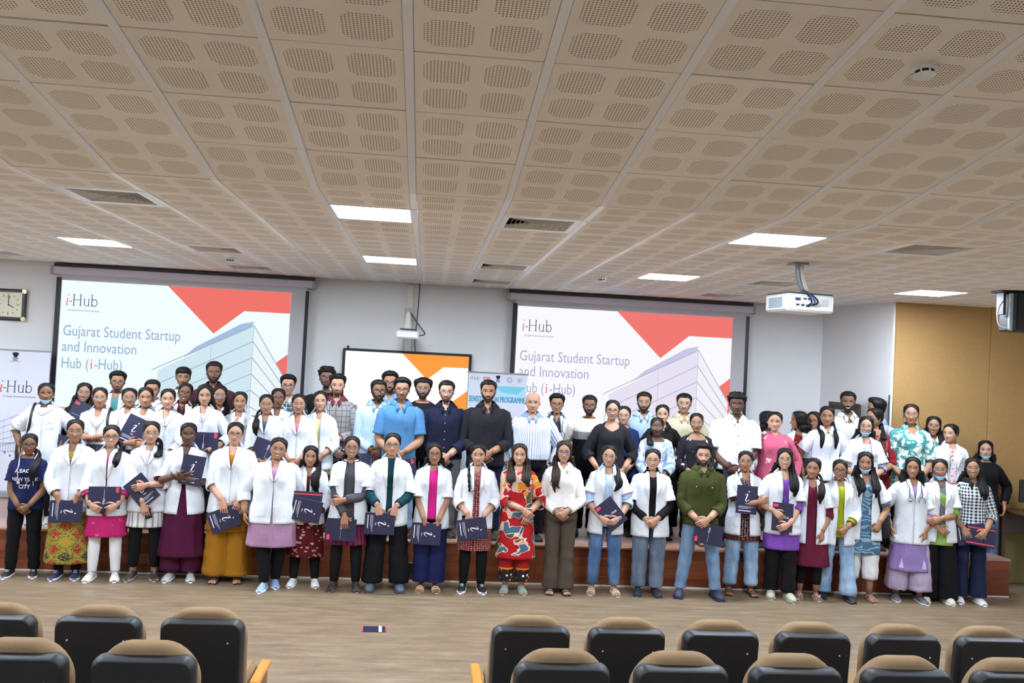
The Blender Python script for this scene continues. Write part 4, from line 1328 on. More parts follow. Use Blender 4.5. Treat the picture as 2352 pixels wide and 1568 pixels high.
class Flat:
    """flat print in an (x, z) plane facing -y"""
    def __init__(self): self.m = MB()
    def poly(self, pts, y=0, mi=0):
        self.m.add([(p[0], y, p[1]) for p in pts], [tuple(range(len(pts)))], mi); return self
    def stroke(self, pts, w, y=0, mi=0):
        pts = np.asarray(pts, float); n = len(pts); w = np.broadcast_to(np.asarray(w, float), (n,))
        t = np.gradient(pts, axis=0); t /= np.linalg.norm(t, axis=1)[:, None]+1e-9; nr = np.stack([-t[:, 1], t[:, 0]], 1)
        a = pts+nr*w[:, None]/2; b = pts-nr*w[:, None]/2
        self.m.add([(p[0], y, p[1]) for p in np.concatenate([a, b])], [(i, i+1, n+i+1, n+i) for i in range(n-1)], mi); return self
    def disc(self, c, r, y=0, mi=0, n=16, r2=None):
        a = 2*PI*np.arange(n)/n
        return self.poly([(c[0]+r*math.cos(q), c[1]+(r2 or r)*math.sin(q)) for q in a], y, mi)
    def ring(self, c, r, w, y=0, mi=0, n=20, a0=0, a1=2*PI, ry=None):
        a = np.linspace(a0, a1, n); return self.stroke([(c[0]+r*math.cos(q), c[1]+(ry or r)*math.sin(q)) for q in a], w, y, mi)
    def text(self, s, x, z, size, y=0, mi=0, slant=0, xs=1.0, width=None, bold=0.0):
        V, F = text_geo(s, bold)
        if not len(V): return self
        if width: xs = width/(V[:, 0].max()*size)
        self.m.add(np.stack([x+(V[:, 0]*xs+V[:, 1]*slant)*size, np.full(len(V), y), z+V[:, 1]*size], 1), F, mi); return self
    def serif_hub(self, x, z, s, y=0, ink=0, red=1, tag_=True):
        """the 'i-Hub' wordmark: slanted red i, hyphen, serif H u b; cap height s"""
        R = lambda a, b, c, d, m_=ink: self.poly([(x+a*s, z+b*s), (x+c*s, z+b*s), (x+c*s, z+d*s), (x+a*s, z+d*s)], y, m_)
        self.stroke([(x+.00*s, z+.58*s), (x+.09*s, z+.64*s), (x+.02*s, z+.06*s), (x+.09*s, z+.0*s), (x+.17*s, z+.10*s)], [.02*s, .10*s, .10*s, .07*s, .02*s], y, red)
        self.disc((x+.15*s, z+.92*s), .062*s, y, red)
        R(.24, .33, .46, .40)
        for a in (.56, 1.12):
            R(a, 0, a+.085, 1.0); R(a-.07, 0, a+.155, .035); R(a-.07, .965, a+.155, 1.0)
        R(.645, .49, 1.12, .54)
        R(1.44, .12, 1.515, .66); R(1.38, .63, 1.515, .66); R(1.80, .0, 1.875, .66); R(1.74, .63, 1.875, .66); R(1.80, 0, 1.94, .03)
        self.ring((x+1.65*s, z+.18*s), .17*s, .055*s, y, ink, 12, PI, 2*PI, .16*s)
        R(2.06, .0, 2.135, 1.05); R(2.0, 1.02, 2.135, 1.05)
        self.ring((x+2.30*s, z+.32*s), .22*s, .07*s, y, ink, 22, -PI*.9, PI*.9, .30*s)
        return self
    def script_i(self, c, s, y=0, mi=0):
        """brush-drawn i, height s, centred at c"""
        x, z = c
        p = lambda a, b: (x+a*s, z+b*s)
        self.stroke([p(-.20, .10), p(-.08, .20), p(.06, .24), p(.03, .10), p(-.05, -.12), p(-.12, -.36), p(-.04, -.45), p(.10, -.38), p(.24, -.22)],
                    np.array([.02, .05, .10, .11, .10, .09, .08, .05, .015])*s, y, mi)
        return self.disc(p(.16, .46), .062*s, y, mi)
    def lions(self, c, s, y=0, mi=0):
        """national emblem: three lion heads on an abacus; height s"""
        x, z = c
        for dx, r in ((-.17, .13), (.17, .13), (0, .16)): self.disc((x+dx*s, z+.30*s), r*s, y, mi, 14, r*1.25*s)
        for dx in (-.26, -.1, .1, .26): self.disc((x+dx*s, z+.43*s), .05*s, y, mi, 8)
        self.poly([(x-.20*s, z+.20*s), (x+.20*s, z+.20*s), (x+.15*s, z-.05*s), (x-.15*s, z-.05*s)], y, mi)
        self.poly([(x-.27*s, z-.07*s), (x+.27*s, z-.07*s), (x+.27*s, z-.11*s), (x-.27*s, z-.11*s)], y, mi)
        for dx in (-.17, 0, .17): self.ring((x+dx*s, z-.20*s), .07*s, .035*s, y, mi, 12)
        self.poly([(x-.25*s, z-.29*s), (x+.25*s, z-.29*s), (x+.22*s, z-.34*s), (x-.22*s, z-.34*s)], y, mi)
        self.stroke([(x-.5*s, z-.42*s), (x+.5*s, z-.42*s)], .035*s, y, mi)
        return self
    def build(self, name, mats, parent):
        return self.m.build(name, mats, parent)

M_NAVY = plain('folder_navy', (37, 35, 63), .38, noise=.06)
M_PRINT = plain('print_white', (226, 224, 232), .5)
M_RED = plain('print_red', (226, 58, 74), .5)
FOLD = {}
def folder_meshes():
    k = bpy.data.objects.new('x', None)
    cover = MB().box((0, .002, 0), (.226, .003, .312), bev=.001)
    cover.box((0, -.003, 0), (.226, .003, .312), bev=.001)
    cover.box((.111, -.0005, 0), (.004, .008, .31), bev=.001)
    pages = MB().box((-.004, -.0005, 0), (.212, .003, .302))
    f = Flat().script_i((.0, .035), .12, -.0052)
    f.text('Hub', -.012, -.048, .018, -.0052, bold=.01)
    for q in range(3): f.stroke([(-.085, -.075-.011*q), (-.085+.17-.03*q, -.075-.011*q)], .0028, -.0052)
    f.poly([(-.085, -.128), (.05, -.128), (.05, -.120), (-.085, -.120)], -.0052)
    b = Flat(); b.poly([(-.105, .108), (-.060, .108), (-.050, .118), (-.050, .128), (-.060, .138), (-.105, .138)], -.0052, 1)
    b.text('-Hub', .0, -.012, .034, -.0052, bold=.01); b.stroke([(-.09, -.002), (-.005, -.002)], .002, -.0052)
    r = Flat(); 
    for sx in (-1, 1): r.poly([(sx*.085-.006, -.15), (sx*.085+.006, -.15), (sx*.085+.006, .15), (sx*.085-.006, .15)], -.0052, 1)
    r.script_i((0, .0), .10, -.0052)
    out = {}
    for n_, g, m_ in (('cover', cover, [M_NAVY]), ('pages', pages, [M_PRINT]), ('i', f.m, [M_PRINT, M_RED]), ('b', b.m, [M_PRINT, M_RED]), ('r', r.m, [M_PRINT, M_RED])):
        o = g.build(n_, m_); out[n_] = o.data; bpy.data.objects.remove(o)
    bpy.data.objects.remove(k)
    return out
FOLD = folder_meshes()
def place_local(P, loc):
    c, s = math.cos(P.rz), math.sin(P.rz)
    return (P.x+loc[0]*c-loc[1]*s, P.y+loc[0]*s+loc[1]*c, P.z0+loc[2])
def folder(P, dx, z, rolld, face='i', y=None, lean=.12, label='', twist=0):
    yy = y if y is not None else -.20
    e = empty('folder', place_local(P, (dx, yy, z)), 0, label or 'navy folder', 'folder')
    e.rotation_mode = 'XYZ'
    R = Matrix.Rotation(P.rz+twist, 3, 'Z') @ Matrix.Rotation(-lean, 3, 'X') @ Matrix.Rotation(math.radians(rolld), 3, 'Y')
    e.rotation_euler = R.to_euler()
    for nm, key in (('cover', 'cover'), ('pages', 'pages'), ('print', face)):
        link(bpy.data.objects.new(nm, FOLD[key]), e)
    return e
def phone(P, side, label, c=(24, 24, 28), off=(0, 0, 0)):
    A = P.arms[side]; p = A['W']+A['hd']*.085*P.H/1.6+A['pn']*.03+np.array(off)
    e = empty('phone', place_local(P, p), 0, label, 'phone')
    d = Vector(A['hd']); n = Vector(A['pn'])
    x = d.cross(n).normalized(); n = x.cross(d).normalized()
    e.rotation_euler = (Matrix.Rotation(P.rz, 3, 'Z') @ Matrix((x, d, n)).transposed()).to_euler()
    MB().box((0, 0, 0), (.072, .15, .008), bev=.003).build('case', plain('phone_case_%d' % c[0], c, .3), e)
    MB().box((0, 0, .0043), (.066, .142, .001)).build('screen', plain('phone_glass', (10, 10, 14), .1), e)
    g = MB()
    for q in (0, 1): g.cyl((.018, -.055+.024*q, -.0035), (.018, -.055+.024*q, -.0065), .009, n=12)
    g.build('camera_lens', M_CHROME, e)
def stethoscope(P, label, c=(28, 30, 40), s_=1, zend=.69, off=.040):
    e = empty('stethoscope', (P.x, P.y, P.z0), P.rz, label, 'stethoscope')
    H = P.H; k = H/1.6
    def ch(x, z): return np.array((x, float(P.front(x, z*H, off, .5))-.008, z*H))
    a, d = P.tor(.842*H, .016)
    pts = [ch(s_*.060*k, zend+.02), ch(s_*.070*k, .75), ch(s_*.064*k, .79), np.array((s_*(a+.012), -.005, .852*H)), np.array((s_*.04, d+.02, .862*H)),
           np.array((-s_*.04, d+.02, .862*H)), np.array((-s_*(a+.012), -.005, .852*H)), ch(-s_*.064*k, .79), ch(-s_*.068*k, .75), ch(-s_*.055*k, zend)]
    G = Geo(); pp, _ = smooth_path(pts, 44); G.tube(pp, .0052, 7)
    q = pts[0]
    G.tube(smooth_path([q, q+(s_*.03, -.004, -.03), q+(s_*.035, -.004, -.07)], 8)[0], .0035, 6)
    G.tube(smooth_path([q, q+(-s_*.025, -.004, -.03), q+(-s_*.03, -.004, -.07)], 8)[0], .0035, 6)
    G.build('tubing', plain('tubing_%d' % c[0], c, .35), e, uv=False)
    q = pts[-1]; C = Geo(); C.tube(np.array([q+(0, .002, -.012), q+(0, -.014, -.012)]), [.021*k, .016*k], 14); C.build('chest_piece', M_CHROME, e, uv=False)
def strap_bag(P, label, side=1, cross=False, bag=True):
    """black bag on a shoulder strap"""
    e = empty('shoulder_bag', (P.x, P.y, P.z0), P.rz, label, 'bag')
    H = P.H; k = H/1.6
    def ch(x, z, o=.014): return np.array((x, float(P.front(x, z*H, .028, .7))-o, z*H))
    if cross:
        pts = [np.array((-side*.07*k, .07, .835*H)), np.array((-side*.075*k, .0, .856*H)), ch(-side*.05*k, .79), ch(side*.03*k, .71), ch(side*.115*k, .62), np.array((side*.20*k, -.03, .555*H))]
    else:
        pts = [np.array((side*.11*k, .12, .70*H)), np.array((side*.112*k, .06, .835*H)), np.array((side*.112*k, -.01, .842*H)), ch(side*.112*k, .785, .01), ch(side*.125*k, .70, .012), np.array((side*.165*k, -.05, .62*H)), np.array((side*.20*k, .05, .56*H))]
    G = Geo(); pp, _ = smooth_path(pts, 26); G.tube(pp, .004, 6, rad2=.016, ref=(0, -1, .2)); G.build('strap', M_BLACK, e, uv=False)
    if bag:
        c = np.array((side*.235*k, -.02 if cross else .08, .50*H if cross else .50*H)); sx = np.array((.05, .075, .085) if cross else (.06, .10, .15))
        V = []; n, m_ = 14, 9
        ph = np.linspace(.03, PI-.03, m_); a = 2*PI*np.arange(n)/n
        sg = lambda q: np.sign(q)*np.abs(q)**.55
        S = np.stack([sg(np.sin(ph)[:, None]*np.cos(a)), sg(np.sin(ph)[:, None]*np.sin(a)), sg(np.cos(ph)[:, None]*np.ones(n))], -1).reshape(-1, 3)*sx*k+c
        B = Geo(); B.add(S, grid(m_, n)); B.build('pouch', plain('bag_black', (26, 26, 28), .65, noise=.2), e, uv=False)

# ------------------------------------------------------------------ poses: (wrist xyz, finger dir, palm normal, curl) image-left arm, image-right arm
def mirror(a): return (-a[0], a[1], a[2], -a[3], a[4], a[5], -a[6], a[7], a[8])+tuple(a[9:])
def clasp(z=.81, dx=0, y=-.175):
    return ((-.062+dx, y+.012, z, .8, -.15, -.6, 0, 1, .1, .5), (.055+dx, y-.022, z+.02, -.8, -.1, -.62, 0, 1, .1, .6))
def low(z=.83, dx=0, w=.095, y=-.185):
    a = (-w, y, z, .16, -.05, -1, 0, 1, 0, .22)
    b = mirror(a); return ((a[0]+dx,)+a[1:], (b[0]+dx,)+b[1:])
def wide(z=.86, dx=0, w=.15, y=-.19):
    a = (-w, y, z, .75, -.25, -.45, 0, 1, .2, .35)
    b = mirror(a); return ((a[0]+dx,)+a[1:], (b[0]+dx,)+b[1:])
SIDE = (-.245, -.035, .80, .0, -.12, -1, 1, 0, 0, .4)
SIDES = (SIDE, mirror(SIDE))
CROSS = ((.075, -.225, 1.055, 1, -.05, .1, -.1, .9, -.3, .3), (-.06, -.195, 1.03, -1, .1, .1, .1, .9, -.3, .3))
def acr(z=.97, dx=0): return ((-.055+dx, -.20, z-.10, .75, -.1, -.5, 0, 1, 0, .4), (-.02+dx, -.215, z, -.85, -.1, -.35, 0, 1, -.2, .4))

PEOPLE = []
def person(label, x, y, H, dress, z0=0.0, ex=None, **k):
    ang = -math.atan2(x, y)          # everyone turns towards the photographer, heads more than bodies
    k['rz'] = k.get('rz', 0)+.45*ang; k['yaw'] = k.get('yaw', 0)+.5*ang
    P = Person(x=x, y=y, z0=z0, H=H, **k)
    if isinstance(P.pose, str): P.pose = {'clasp': clasp(), 'sides': SIDES, 'cross': CROSS, 'low': low()}[P.pose]
    P.shoe = P.__dict__.get('shoe', ('shoe', (34, 32, 34), (50, 48, 48)))
    set_arms(P)
    e = empty('person', (x, y, z0), P.rz, label, 'person')
    build_body(P, e); build_hair(P, e)
    coats = [kw for f, a, kw in dress if f is coat]
    if coats:      # layers under a coat lie close to the body
        fl = [kw.get('flare', .03) for f, a, kw in dress if f is top and kw.get('hem', .5) < coats[0].get('hem', .47)+.06]
        if fl: coats[0].setdefault('flare', max(.035, max(fl)+.012))
        dress = [(f, a, dict(kw, off=min(kw.get('off', .012), .009 if kw.get('name') != 'hoodie' else .013), so=min(kw.get('so', .008) or .008, .0075)) if f is top else kw) for f, a, kw in dress]
    for f, a, kw in dress: f(P, e, *a, **kw)
    shoes(P, e)
    if P.glass: glasses(P, e)
    if P.mask: face_mask(P, e)
    if ex: ex(P, e)
    PEOPLE.append(P)
    return P
def C(**k): return (coat, (), k)
def K(f, **k): return (top, (f,), k)
def B(f, kind='slim', **k): return (trousers, (f, kind), k)
BLK = pl((26, 25, 28)); DEN = ('denim', (74, 104, 150), (118, 152, 196)); LDEN = ('denim', (134, 164, 200), (172, 196, 222)); NAVYJ = ('denim', (34, 42, 72), (48, 58, 94))
GD, GB, GS, GP = (30, 28, 30), (20, 20, 22), (150, 140, 130), (88, 60, 120)

def tee_print(P, par):
    f = Flat()
    f.text('A.EAGLE', -.095, .175, .052, bold=.02, width=.19); f.text('NEW YORK', -.125, .085, .056, bold=.02, width=.25); f.text('CITY', -.055, .01, .056, bold=.02, width=.11)
    o = f.build('lettering', plain('tee_print', (226, 228, 236), .7), par); me = o.data
    co = np.zeros(len(me.vertices)*3); me.vertices.foreach_get('co', co); co = co.reshape(-1, 3)
    co[:, 2] += .615*P.H; co[:, 1] = P.front(co[:, 0], co[:, 2], .016, .45)-.006
    me.vertices.foreach_set('co', co.ravel()); me.update()
def side_text(s, x, z, size, c):
    def f(P, par):
        q = Flat(); q.text(s, 0, 0, size, bold=.02); o = q.build('lettering', plain('shirt_print', c, .7), par)
        me = o.data; co = np.zeros(len(me.vertices)*3); me.vertices.foreach_get('co', co); co = co.reshape(-1, 3)
        co = np.stack([x-co[:, 2], co[:, 1], z+co[:, 0]], 1); co[:, 1] = P.front(co[:, 0], co[:, 2], .016, .4)-.006
        me.vertices.foreach_set('co', co.ravel()); me.update()
    return f
def hood(P, par):
    G = Geo(); H = P.H; th = np.linspace(.25, 2*PI-.25, 30); rows = []
    for t in np.linspace(0, 1, 6):
        a, d = P.tor(.836*H, .02); q = 1+.45*math.sin(t*PI)
        zz = .825+.035*math.sin(t*PI*.8)
        rows.append(np.stack([(a*.82+.028*math.sin(t*PI)+.012*t)*np.sin(th), -(d*.9+.03*math.sin(t*PI)*(1+.5*(-np.cos(th)))+.01*t)*np.cos(th), zz*H-.028*H*np.cos(th)], -1))
    G.add(np.concatenate(rows), grid(6, 30, False)); solid(G.build('hood', fabric(pl((80, 78, 84))), par), .006)
def chest_pockets(P, par, c):
    for s_ in (-1, 1):
        G = Geo(); patch(P, G, s_*.085, .705*P.H, .095, .105, .018, .7, o=.007); o = G.build('pocket', fabric(pl(c)), par)
        Q = Geo(); Q.ball((s_*.085, float(P.front(.085, .725*P.H, .018, .7))-.010, .725*P.H), (.008, .004, .008), 10, 6); Q.build('button', M_CHROME, o, uv=False)
def yoke(P, par):
    G = Geo(); H = P.H
    torso_piece(P, G, .016, .70, 'r', .045, 1.2, .3, 0, nz=12)
    G.build('yoke', fabric(('dots', (120, 70, 70), (216, 190, 176), .7)), par)
    G = Geo(); z = np.linspace(.70, .655, 4)*H; th = 2*PI*np.arange(40)/40
    a, d = P.tor(z, .018, .3)
    X = a[:, None]*np.sign(np.sin(th))*np.abs(np.sin(th))**.85; Y = -d[:, None]*np.sign(np.cos(th))*np.abs(np.cos(th))**.85
    Y = Y-np.where(np.cos(th) > 0, 1, 0)*P.bust(X, z[:, None])
    G.add(np.stack([X, Y, np.broadcast_to(z[:, None], X.shape)], -1).reshape(-1, 3), grid(4, 40), np.stack([np.tile(th*.16, 4), np.repeat(z, 40)], 1))
    G.build('chest_band', fabric(('floral', (30, 28, 34), (200, 190, 180), .7)), par)
# ------------------------------------------------------------------ the front line, on the floor
person('person in navy T-shirt lettered NEW YORK CITY and black trousers, hands clasped', -4.11, 9.75, 1.49,
  [K(pl((36, 44, 92)), hem=.47, sl=.36, drop=.02, sfl=.02, loose=.45), B(BLK, 'slim'), (lambda P, e: tee_print(P, e), (), {})],
  skin='d', hair='pony', hs=1, he=.66, wav=.012, glass=GD, smile=0, bw=1.0, stance=.075, shoe=('sneaker', (28, 28, 34), (226, 226, 230)), pose=clasp(.80, .02), nod=.05,
  ex=lambda P, e: stethoscope(P, 'stethoscope round the neck of the person in the navy lettered T-shirt', (190, 186, 200), 1, .67))
person('person in buttoned white coat over long olive dress with red diamond patches', -3.651, 9.73, 1.66,
  [K(('diamond', (176, 164, 74), (136, 120, 46)), name='dress', hem=.10, sl=0, neck='v', drop=.05, loose=.3, flare=.055, folds=.035, off=.012), C(hem=.425, sl=.88, vz=.715, loose=.8), B(BLK, 'legging')],
  skin='m', glass=GS, smile=.2, shoe=('sneaker', (44, 44, 76), (200, 200, 208)), pose=low(.835, 0, .085), stance=.05,
  ex=lambda P, e: folder(P, .0, .725, 90, 'i', -.215, label='navy folder lying sideways, held before the olive patched dress'))
person('person in white coat over magenta kurta with white leggings and white trainers', -3.271, 9.70, 1.62,
  [K(('sprig', (206, 44, 116), (236, 120, 166), .7), name='kurta', hem=.285, sl=.80, neck='v', drop=.05, flare=.09, folds=.018, sfl=.010), C(hem=.42, sl=.72, op=.006, hg=.02), B(pl((232, 230, 232)), 'legging', name='leggings')],
  skin='l', hair='pony', hs=1, he=.735, hl=.25, wav=.004, glass=GB, smile=1, shoe=('sneaker', (226, 220, 212), (236, 232, 226)), stance=.07, pose=wide(.80, 0, .13),
  ex=lambda P, e: (folder(P, .0, .88, 90, 'b', -.185, label='navy folder with red tab held sideways over a magenta kurta'), phone(P, -1, 'black phone held against a folder by the person in the magenta kurta', off=(.02, -.02, 0))))
person('person in white coat over white striped kurta with black leggings, folder held cornerwise', -2.889, 9.78, 1.67,
  [K(('stripe', (224, 222, 222), (176, 174, 178), 2.2), name='kurta', hem=.335, sl=0, drop=.03, flare=.06, folds=.015), C(hem=.43, sl=.70, vz=.73), B(BLK, 'legging', hem=.075, name='leggings')],
  skin='l', hair='pony', hs=1, he=.80, glass=GS, smile=0, shoe=('sneaker', (62, 54, 50), (150, 146, 142)), stance=.065, pose=((-.01, -.21, .79, .3, -.1, -.9, 0, 1, 0, .4), (.02, -.235, .98, -.9, -.1, -.3, 0, 1, 0, .35)),
  ex=lambda P, e: (folder(P, -.03, .955, -42, 'i', -.205, label='navy folder held cornerwise across a white coat'), phone(P, -1, 'black phone in the lowered hand of the person in the striped kurta', off=(.02, -.01, 0)), watch(P, e, 1, (220, 220, 222), (90, 90, 96))))
person('person in white coat over long plum dress, folder upright against one arm', -2.506, 9.78, 1.67,
  [K(pl((96, 26, 66)), name='dress', hem=.155, sl=.60, neck='v', drop=.055, flare=.09, folds=.045, nfold=9), C(hem=.43, sl=.52, op=.02, hg=.05), B(pl((90, 24, 60)), 'wide', hem=.06)],
  skin='k', hair='tied', smile=.4, shoe=('sneaker', (178, 182, 182), (214, 214, 210)), pose=((-.06, -.225, 1.08, .9, -.2, .0, 0, .6, .6, .5), (.02, -.235, 1.06, -1, -.1, .05, 0, .6, .6, .5)),
  ex=lambda P, e: folder(P, .085, 1.185, 9, 'i', -.20, label='navy folder held upright on a forearm before the plum dress'))
person('person in white coat over mustard kurta and wide mustard trousers', -2.021, 9.76, 1.70,
  [K(pl((176, 118, 26)), name='kurta', hem=.325, sl=0, neck='v', drop=.05, flare=.10, folds=.03), C(hem=.435, sl=.62, vz=.71, loose=.9), B(pl((178, 120, 28)), 'palazzo', hem=.045)],
  skin='l', glass=GD, smile=.6, bw=1.14, shoe=('sandal', (52, 36, 30), (70, 52, 42)), pose=((-.06, -.20, .84, .2, -.15, -.9, 0, 1, 0, .3), (.12, -.20, .86, -.35, -.1, -.8, 0, 1, 0, .35)), tilt=.05,
  ex=lambda P, e: folder(P, -.03, .70, 68, 'i', -.225, label='navy folder slanting down before wide mustard trousers'))
person('person in buttoned white coat over mauve kurta with pale blue trainers, arms down', -1.533, 9.55, 1.575,
  [K(pl((182, 140, 172)), name='kurta', hem=.285, sl=0, neck='v', drop=.045, flare=.085, folds=.02), C(hem=.435, sl=.78, vz=.715, hg=.012, loose=1.0, flare=.04), B(BLK, 'legging', name='leggings')],
  skin='m', bw=1.36, smile=1, tilt=.12, fw=1.1, stance=.03, feet=(-.10, .06), shoe=('sneaker', (136, 164, 204), (222, 226, 230)), pose=((-.29, -.06, .80, .1, -.25, -1, .9, .2, 0, .5), (.20, .02, .80, .1, -.1, -1, -1, 0, 0, .4)))
person('person in white coat over dark red floral kurta with white trainers and loose hair', -1.197, 9.68, 1.49,
  [K(('floral', (108, 26, 36), (206, 160, 150), 1.1), name='kurta', hem=.215, sl=.84, neck='v', drop=.06, flare=.075, folds=.03), C(hem=.44, sl=.80, op=.018, hg=.03), B(BLK, 'legging', name='leggings')],
  skin='m', hair='long', hf=1, he=.66, wav=.014, hl=.24, smile=.3, shoe=('sneaker', (232, 232, 230), (240, 240, 238)), stance=.075, pose=wide(.83, 0, .11, -.20),
  ex=lambda P, e: (folder(P, 0, .83, 100, 'i', -.215, label='navy folder over another booklet before the red floral kurta'), folder(P, .0, .91, 92, 'r', -.195, label='booklet with red edge bars tucked behind a folder at a red floral kurta'), watch(P, e, 1)))
person('person in short-sleeved white coat over grey hoodie and plum striped kurta', -.756, 9.57, 1.62,
  [K(('stripe', (132, 48, 88), (110, 34, 70), 1.6), name='kurta', hem=.30, sl=0, flare=.13, folds=.03), K(pl((84, 82, 88)), name='hoodie', hem=.455, sl=.96, drop=.02, off=.018, so=.012, neck='r'),
   C(hem=.43, sl=.36, op=.055, hg=.075, off=.03, sfl=.02, lap=False), B(BLK, 'legging', name='leggings'), (lambda P, e: hood(P, e), (), {})],
  skin='m', hair='tied', glass=(120, 110, 100), smile=1, shoe=('sneaker', (50, 46, 46), (110, 70, 66)), pose=((-.03, -.20, .80, .05, -.15, -1, 0, 1, 0, .3), (-.05, -.225, .96, -.85, -.1, -.25, 0, 1, 0, .45)), stance=.07,
  ex=lambda P, e: (folder(P, -.06, .66, -88, 'b', -.20, label='navy folder held low before a plum striped kurta, red tab downward'), phone(P, -1, 'dark phone with round camera lenses held over a folder by a plum kurta', (40, 38, 42), (.05, -.015, 0))))
person('person in open white coat over teal top with wide black trousers and slate clogs', -.33, 9.58, 1.67,
  [K(pl((20, 74, 84)), name='jumper', hem=.50, sl=.93, drop=.004, so=.008), C(hem=.425, sl=.56, op=.030, hg=.035, sfl=.02), B(BLK, 'wide')],
  skin='l', hair='tied', glass=(70, 60, 60), smile=.3, shoe=('clog', (84, 92, 112), (70, 78, 96)), stance=.085, pose=low(.875, -.02, .085), fw=1.05,
  ex=lambda P, e: folder(P, -.085, .735, 91, 'i', -.21, label='navy folder held sideways above wide black trousers, hands on its top edge'))
person('person in open white coat over hot pink top with wide navy trousers', .126, 9.62, 1.58,
  [K(pl((226, 44, 146)), name='shirt', hem=.49, sl=0, drop=.03), C(hem=.425, sl=.47, op=.046, hg=.05, sfl=.02), B(pl((36, 42, 96)), 'wide', hem=.06)],
  skin='m', hair='half', hf='none', wisp=1, he=.74, glass=GD, smile=.3, shoe=('sandal', (216, 198, 170), (200, 176, 146)), stance=.045, pose=low(.78, 0, .075),
  ex=lambda P, e: folder(P, -.05, .635, 92, 'i', -.205, label='navy folder held low before a hot pink top'))
person('person with long dark braid in open white coat over red patterned kurta', .598, 9.63, 1.59,
  [K(('dots', (132, 48, 56), (214, 176, 168), .8), name='kurta', hem=.285, sl=0, neck='v', drop=.035, flare=.03, folds=.012), C(hem=.43, sl=.72, op=.034, hg=.045), B(BLK, 'legging', name='leggings')],
  skin='l', hair='braid', hs=-1, he=.685, hl=.24, smile=.5, shoe=('sneaker', (26, 26, 32), (238, 238, 240)), stance=.06, pose=low(.845, 0, .085),
  ex=lambda P, e: (folder(P, -.03, .70, 80, 'i', -.21, label='navy folder tilted before a red patterned kurta'), stethoscope(P, 'stethoscope hanging over the lapels beside a dark braid', (190, 190, 200), 1, .70), watch(P, e, 1, (230, 228, 226), (236, 232, 226)),
                   phone(P, -1, 'black phone held behind a folder by the person with the braid', off=(-.03, .03, 0))))
person('person in long red kurta printed with blue and orange figures, bare forearms crossed low', 1.05, 9.64, 1.61,
  [K(('print', (190, 34, 40), None), name='kurta', hem=.235, sl=.66, neck='v', drop=.035, flare=.10, folds=.02, sfl=.035, loose=.5), B(('cuffband', (186, 34, 40), None), 'straight', hem=.075)],
  skin='l', hair='long', he=.72, hmat=M_HAIR2, hl=.26, smile=.1, shoe=('sandal', (120, 196, 196), (130, 190, 188)), stance=.055, pose=((.05, -.20, .92, .75, -.1, -.65, 0, 1, 0, .4), (.12, -.17, .88, -.35, -.1, -.95, 0, 1, 0, .4)))
person('person in plain white shirt and brown flared trousers, hands clasped', 1.54, 9.66, 1.66,
  [B(pl((92, 80, 70)), 'flare', hem=.035), K(pl((236, 234, 230)), hem=.565, sl=.97, neck='v', drop=.03, nw=.9, collar='shirt', loose=.6, off=.014, tuck=True, placket=True)],
  skin='l', hair='long', hf=-1, he=.665, wav=.016, hl=.25, hmat=M_HAIR2, glass=GP, smile=.1, shoe=('sandal', (26, 24, 26), (36, 32, 32)), stance=.045, pose=clasp(.87))
person('person in open short-sleeved white coat over pale blue shirt with blue jeans', 2.05, 9.69, 1.63,
  [K(('stripe', (196, 212, 236), (170, 194, 226), .8), hem=.46, sl=.62, neck='v', drop=.045, collar='band', loose=.5, sfl=.012, cuff=1), C(hem=.41, sl=.34, op=.045, hg=.05, sfl=.03), B(DEN, 'slim', hem=.065)],
  skin='l', hair='pony', hs=1, he=.70, wav=.02, glass=GS, smile=.1, wisp=1, shoe=('sandal', (222, 214, 196), (212, 202, 182)), stance=.075, pose=wide(.84, .02, .10),
  ex=lambda P, e: (folder(P, .03, .90, -40, 'b', -.195, label='navy folder held cornerwise over a pale blue shirt'), watch(P, e, 1)))
person('person in open short-sleeved white coat over black long-sleeved top with grey jeans', 2.542, 9.68, 1.61,
  [K(BLK, hem=.47, sl=.95, neck='v', drop=.04, collar='band', so=.012), C(hem=.405, sl=.42, op=.036, hg=.022, sfl=.028, loose=.95), B(('denim', (98, 112, 134), (134, 148, 168)), 'straight', hem=.055)],
  skin='l', bw=1.1, hair='tied', glass=(160, 140, 110), smile=.3, fw=1.06, shoe=('sneaker', (40, 42, 58), (56, 58, 72)), stance=.06, pose=clasp(.84))
person('bearded person in olive shirt and blue jeans with navy clogs', 3.103, 9.63, 1.69,
  [B(('denim', (112, 140, 176), (146, 172, 204)), 'slim', hem=.055), K(pl((80, 84, 40)), hem=.475, sl=.80, neck='v', drop=.03, nw=.8, collar='shirt', loose=.7, off=.016, placket='d', cuff=1),
   (lambda P, e: chest_pockets(P, e, (76, 80, 38)), (), {})],
  g='m', skin='l', hair='quiff', beard=2, smile=0, shoe=('clog', (52, 52, 78), (46, 46, 70)), stance=.115, pose=clasp(.83), bw=1.02,
  ex=lambda P, e: folder(P, .06, .73, -80, 'b', -.185, label='navy folder held before blue jeans by the person in olive'))
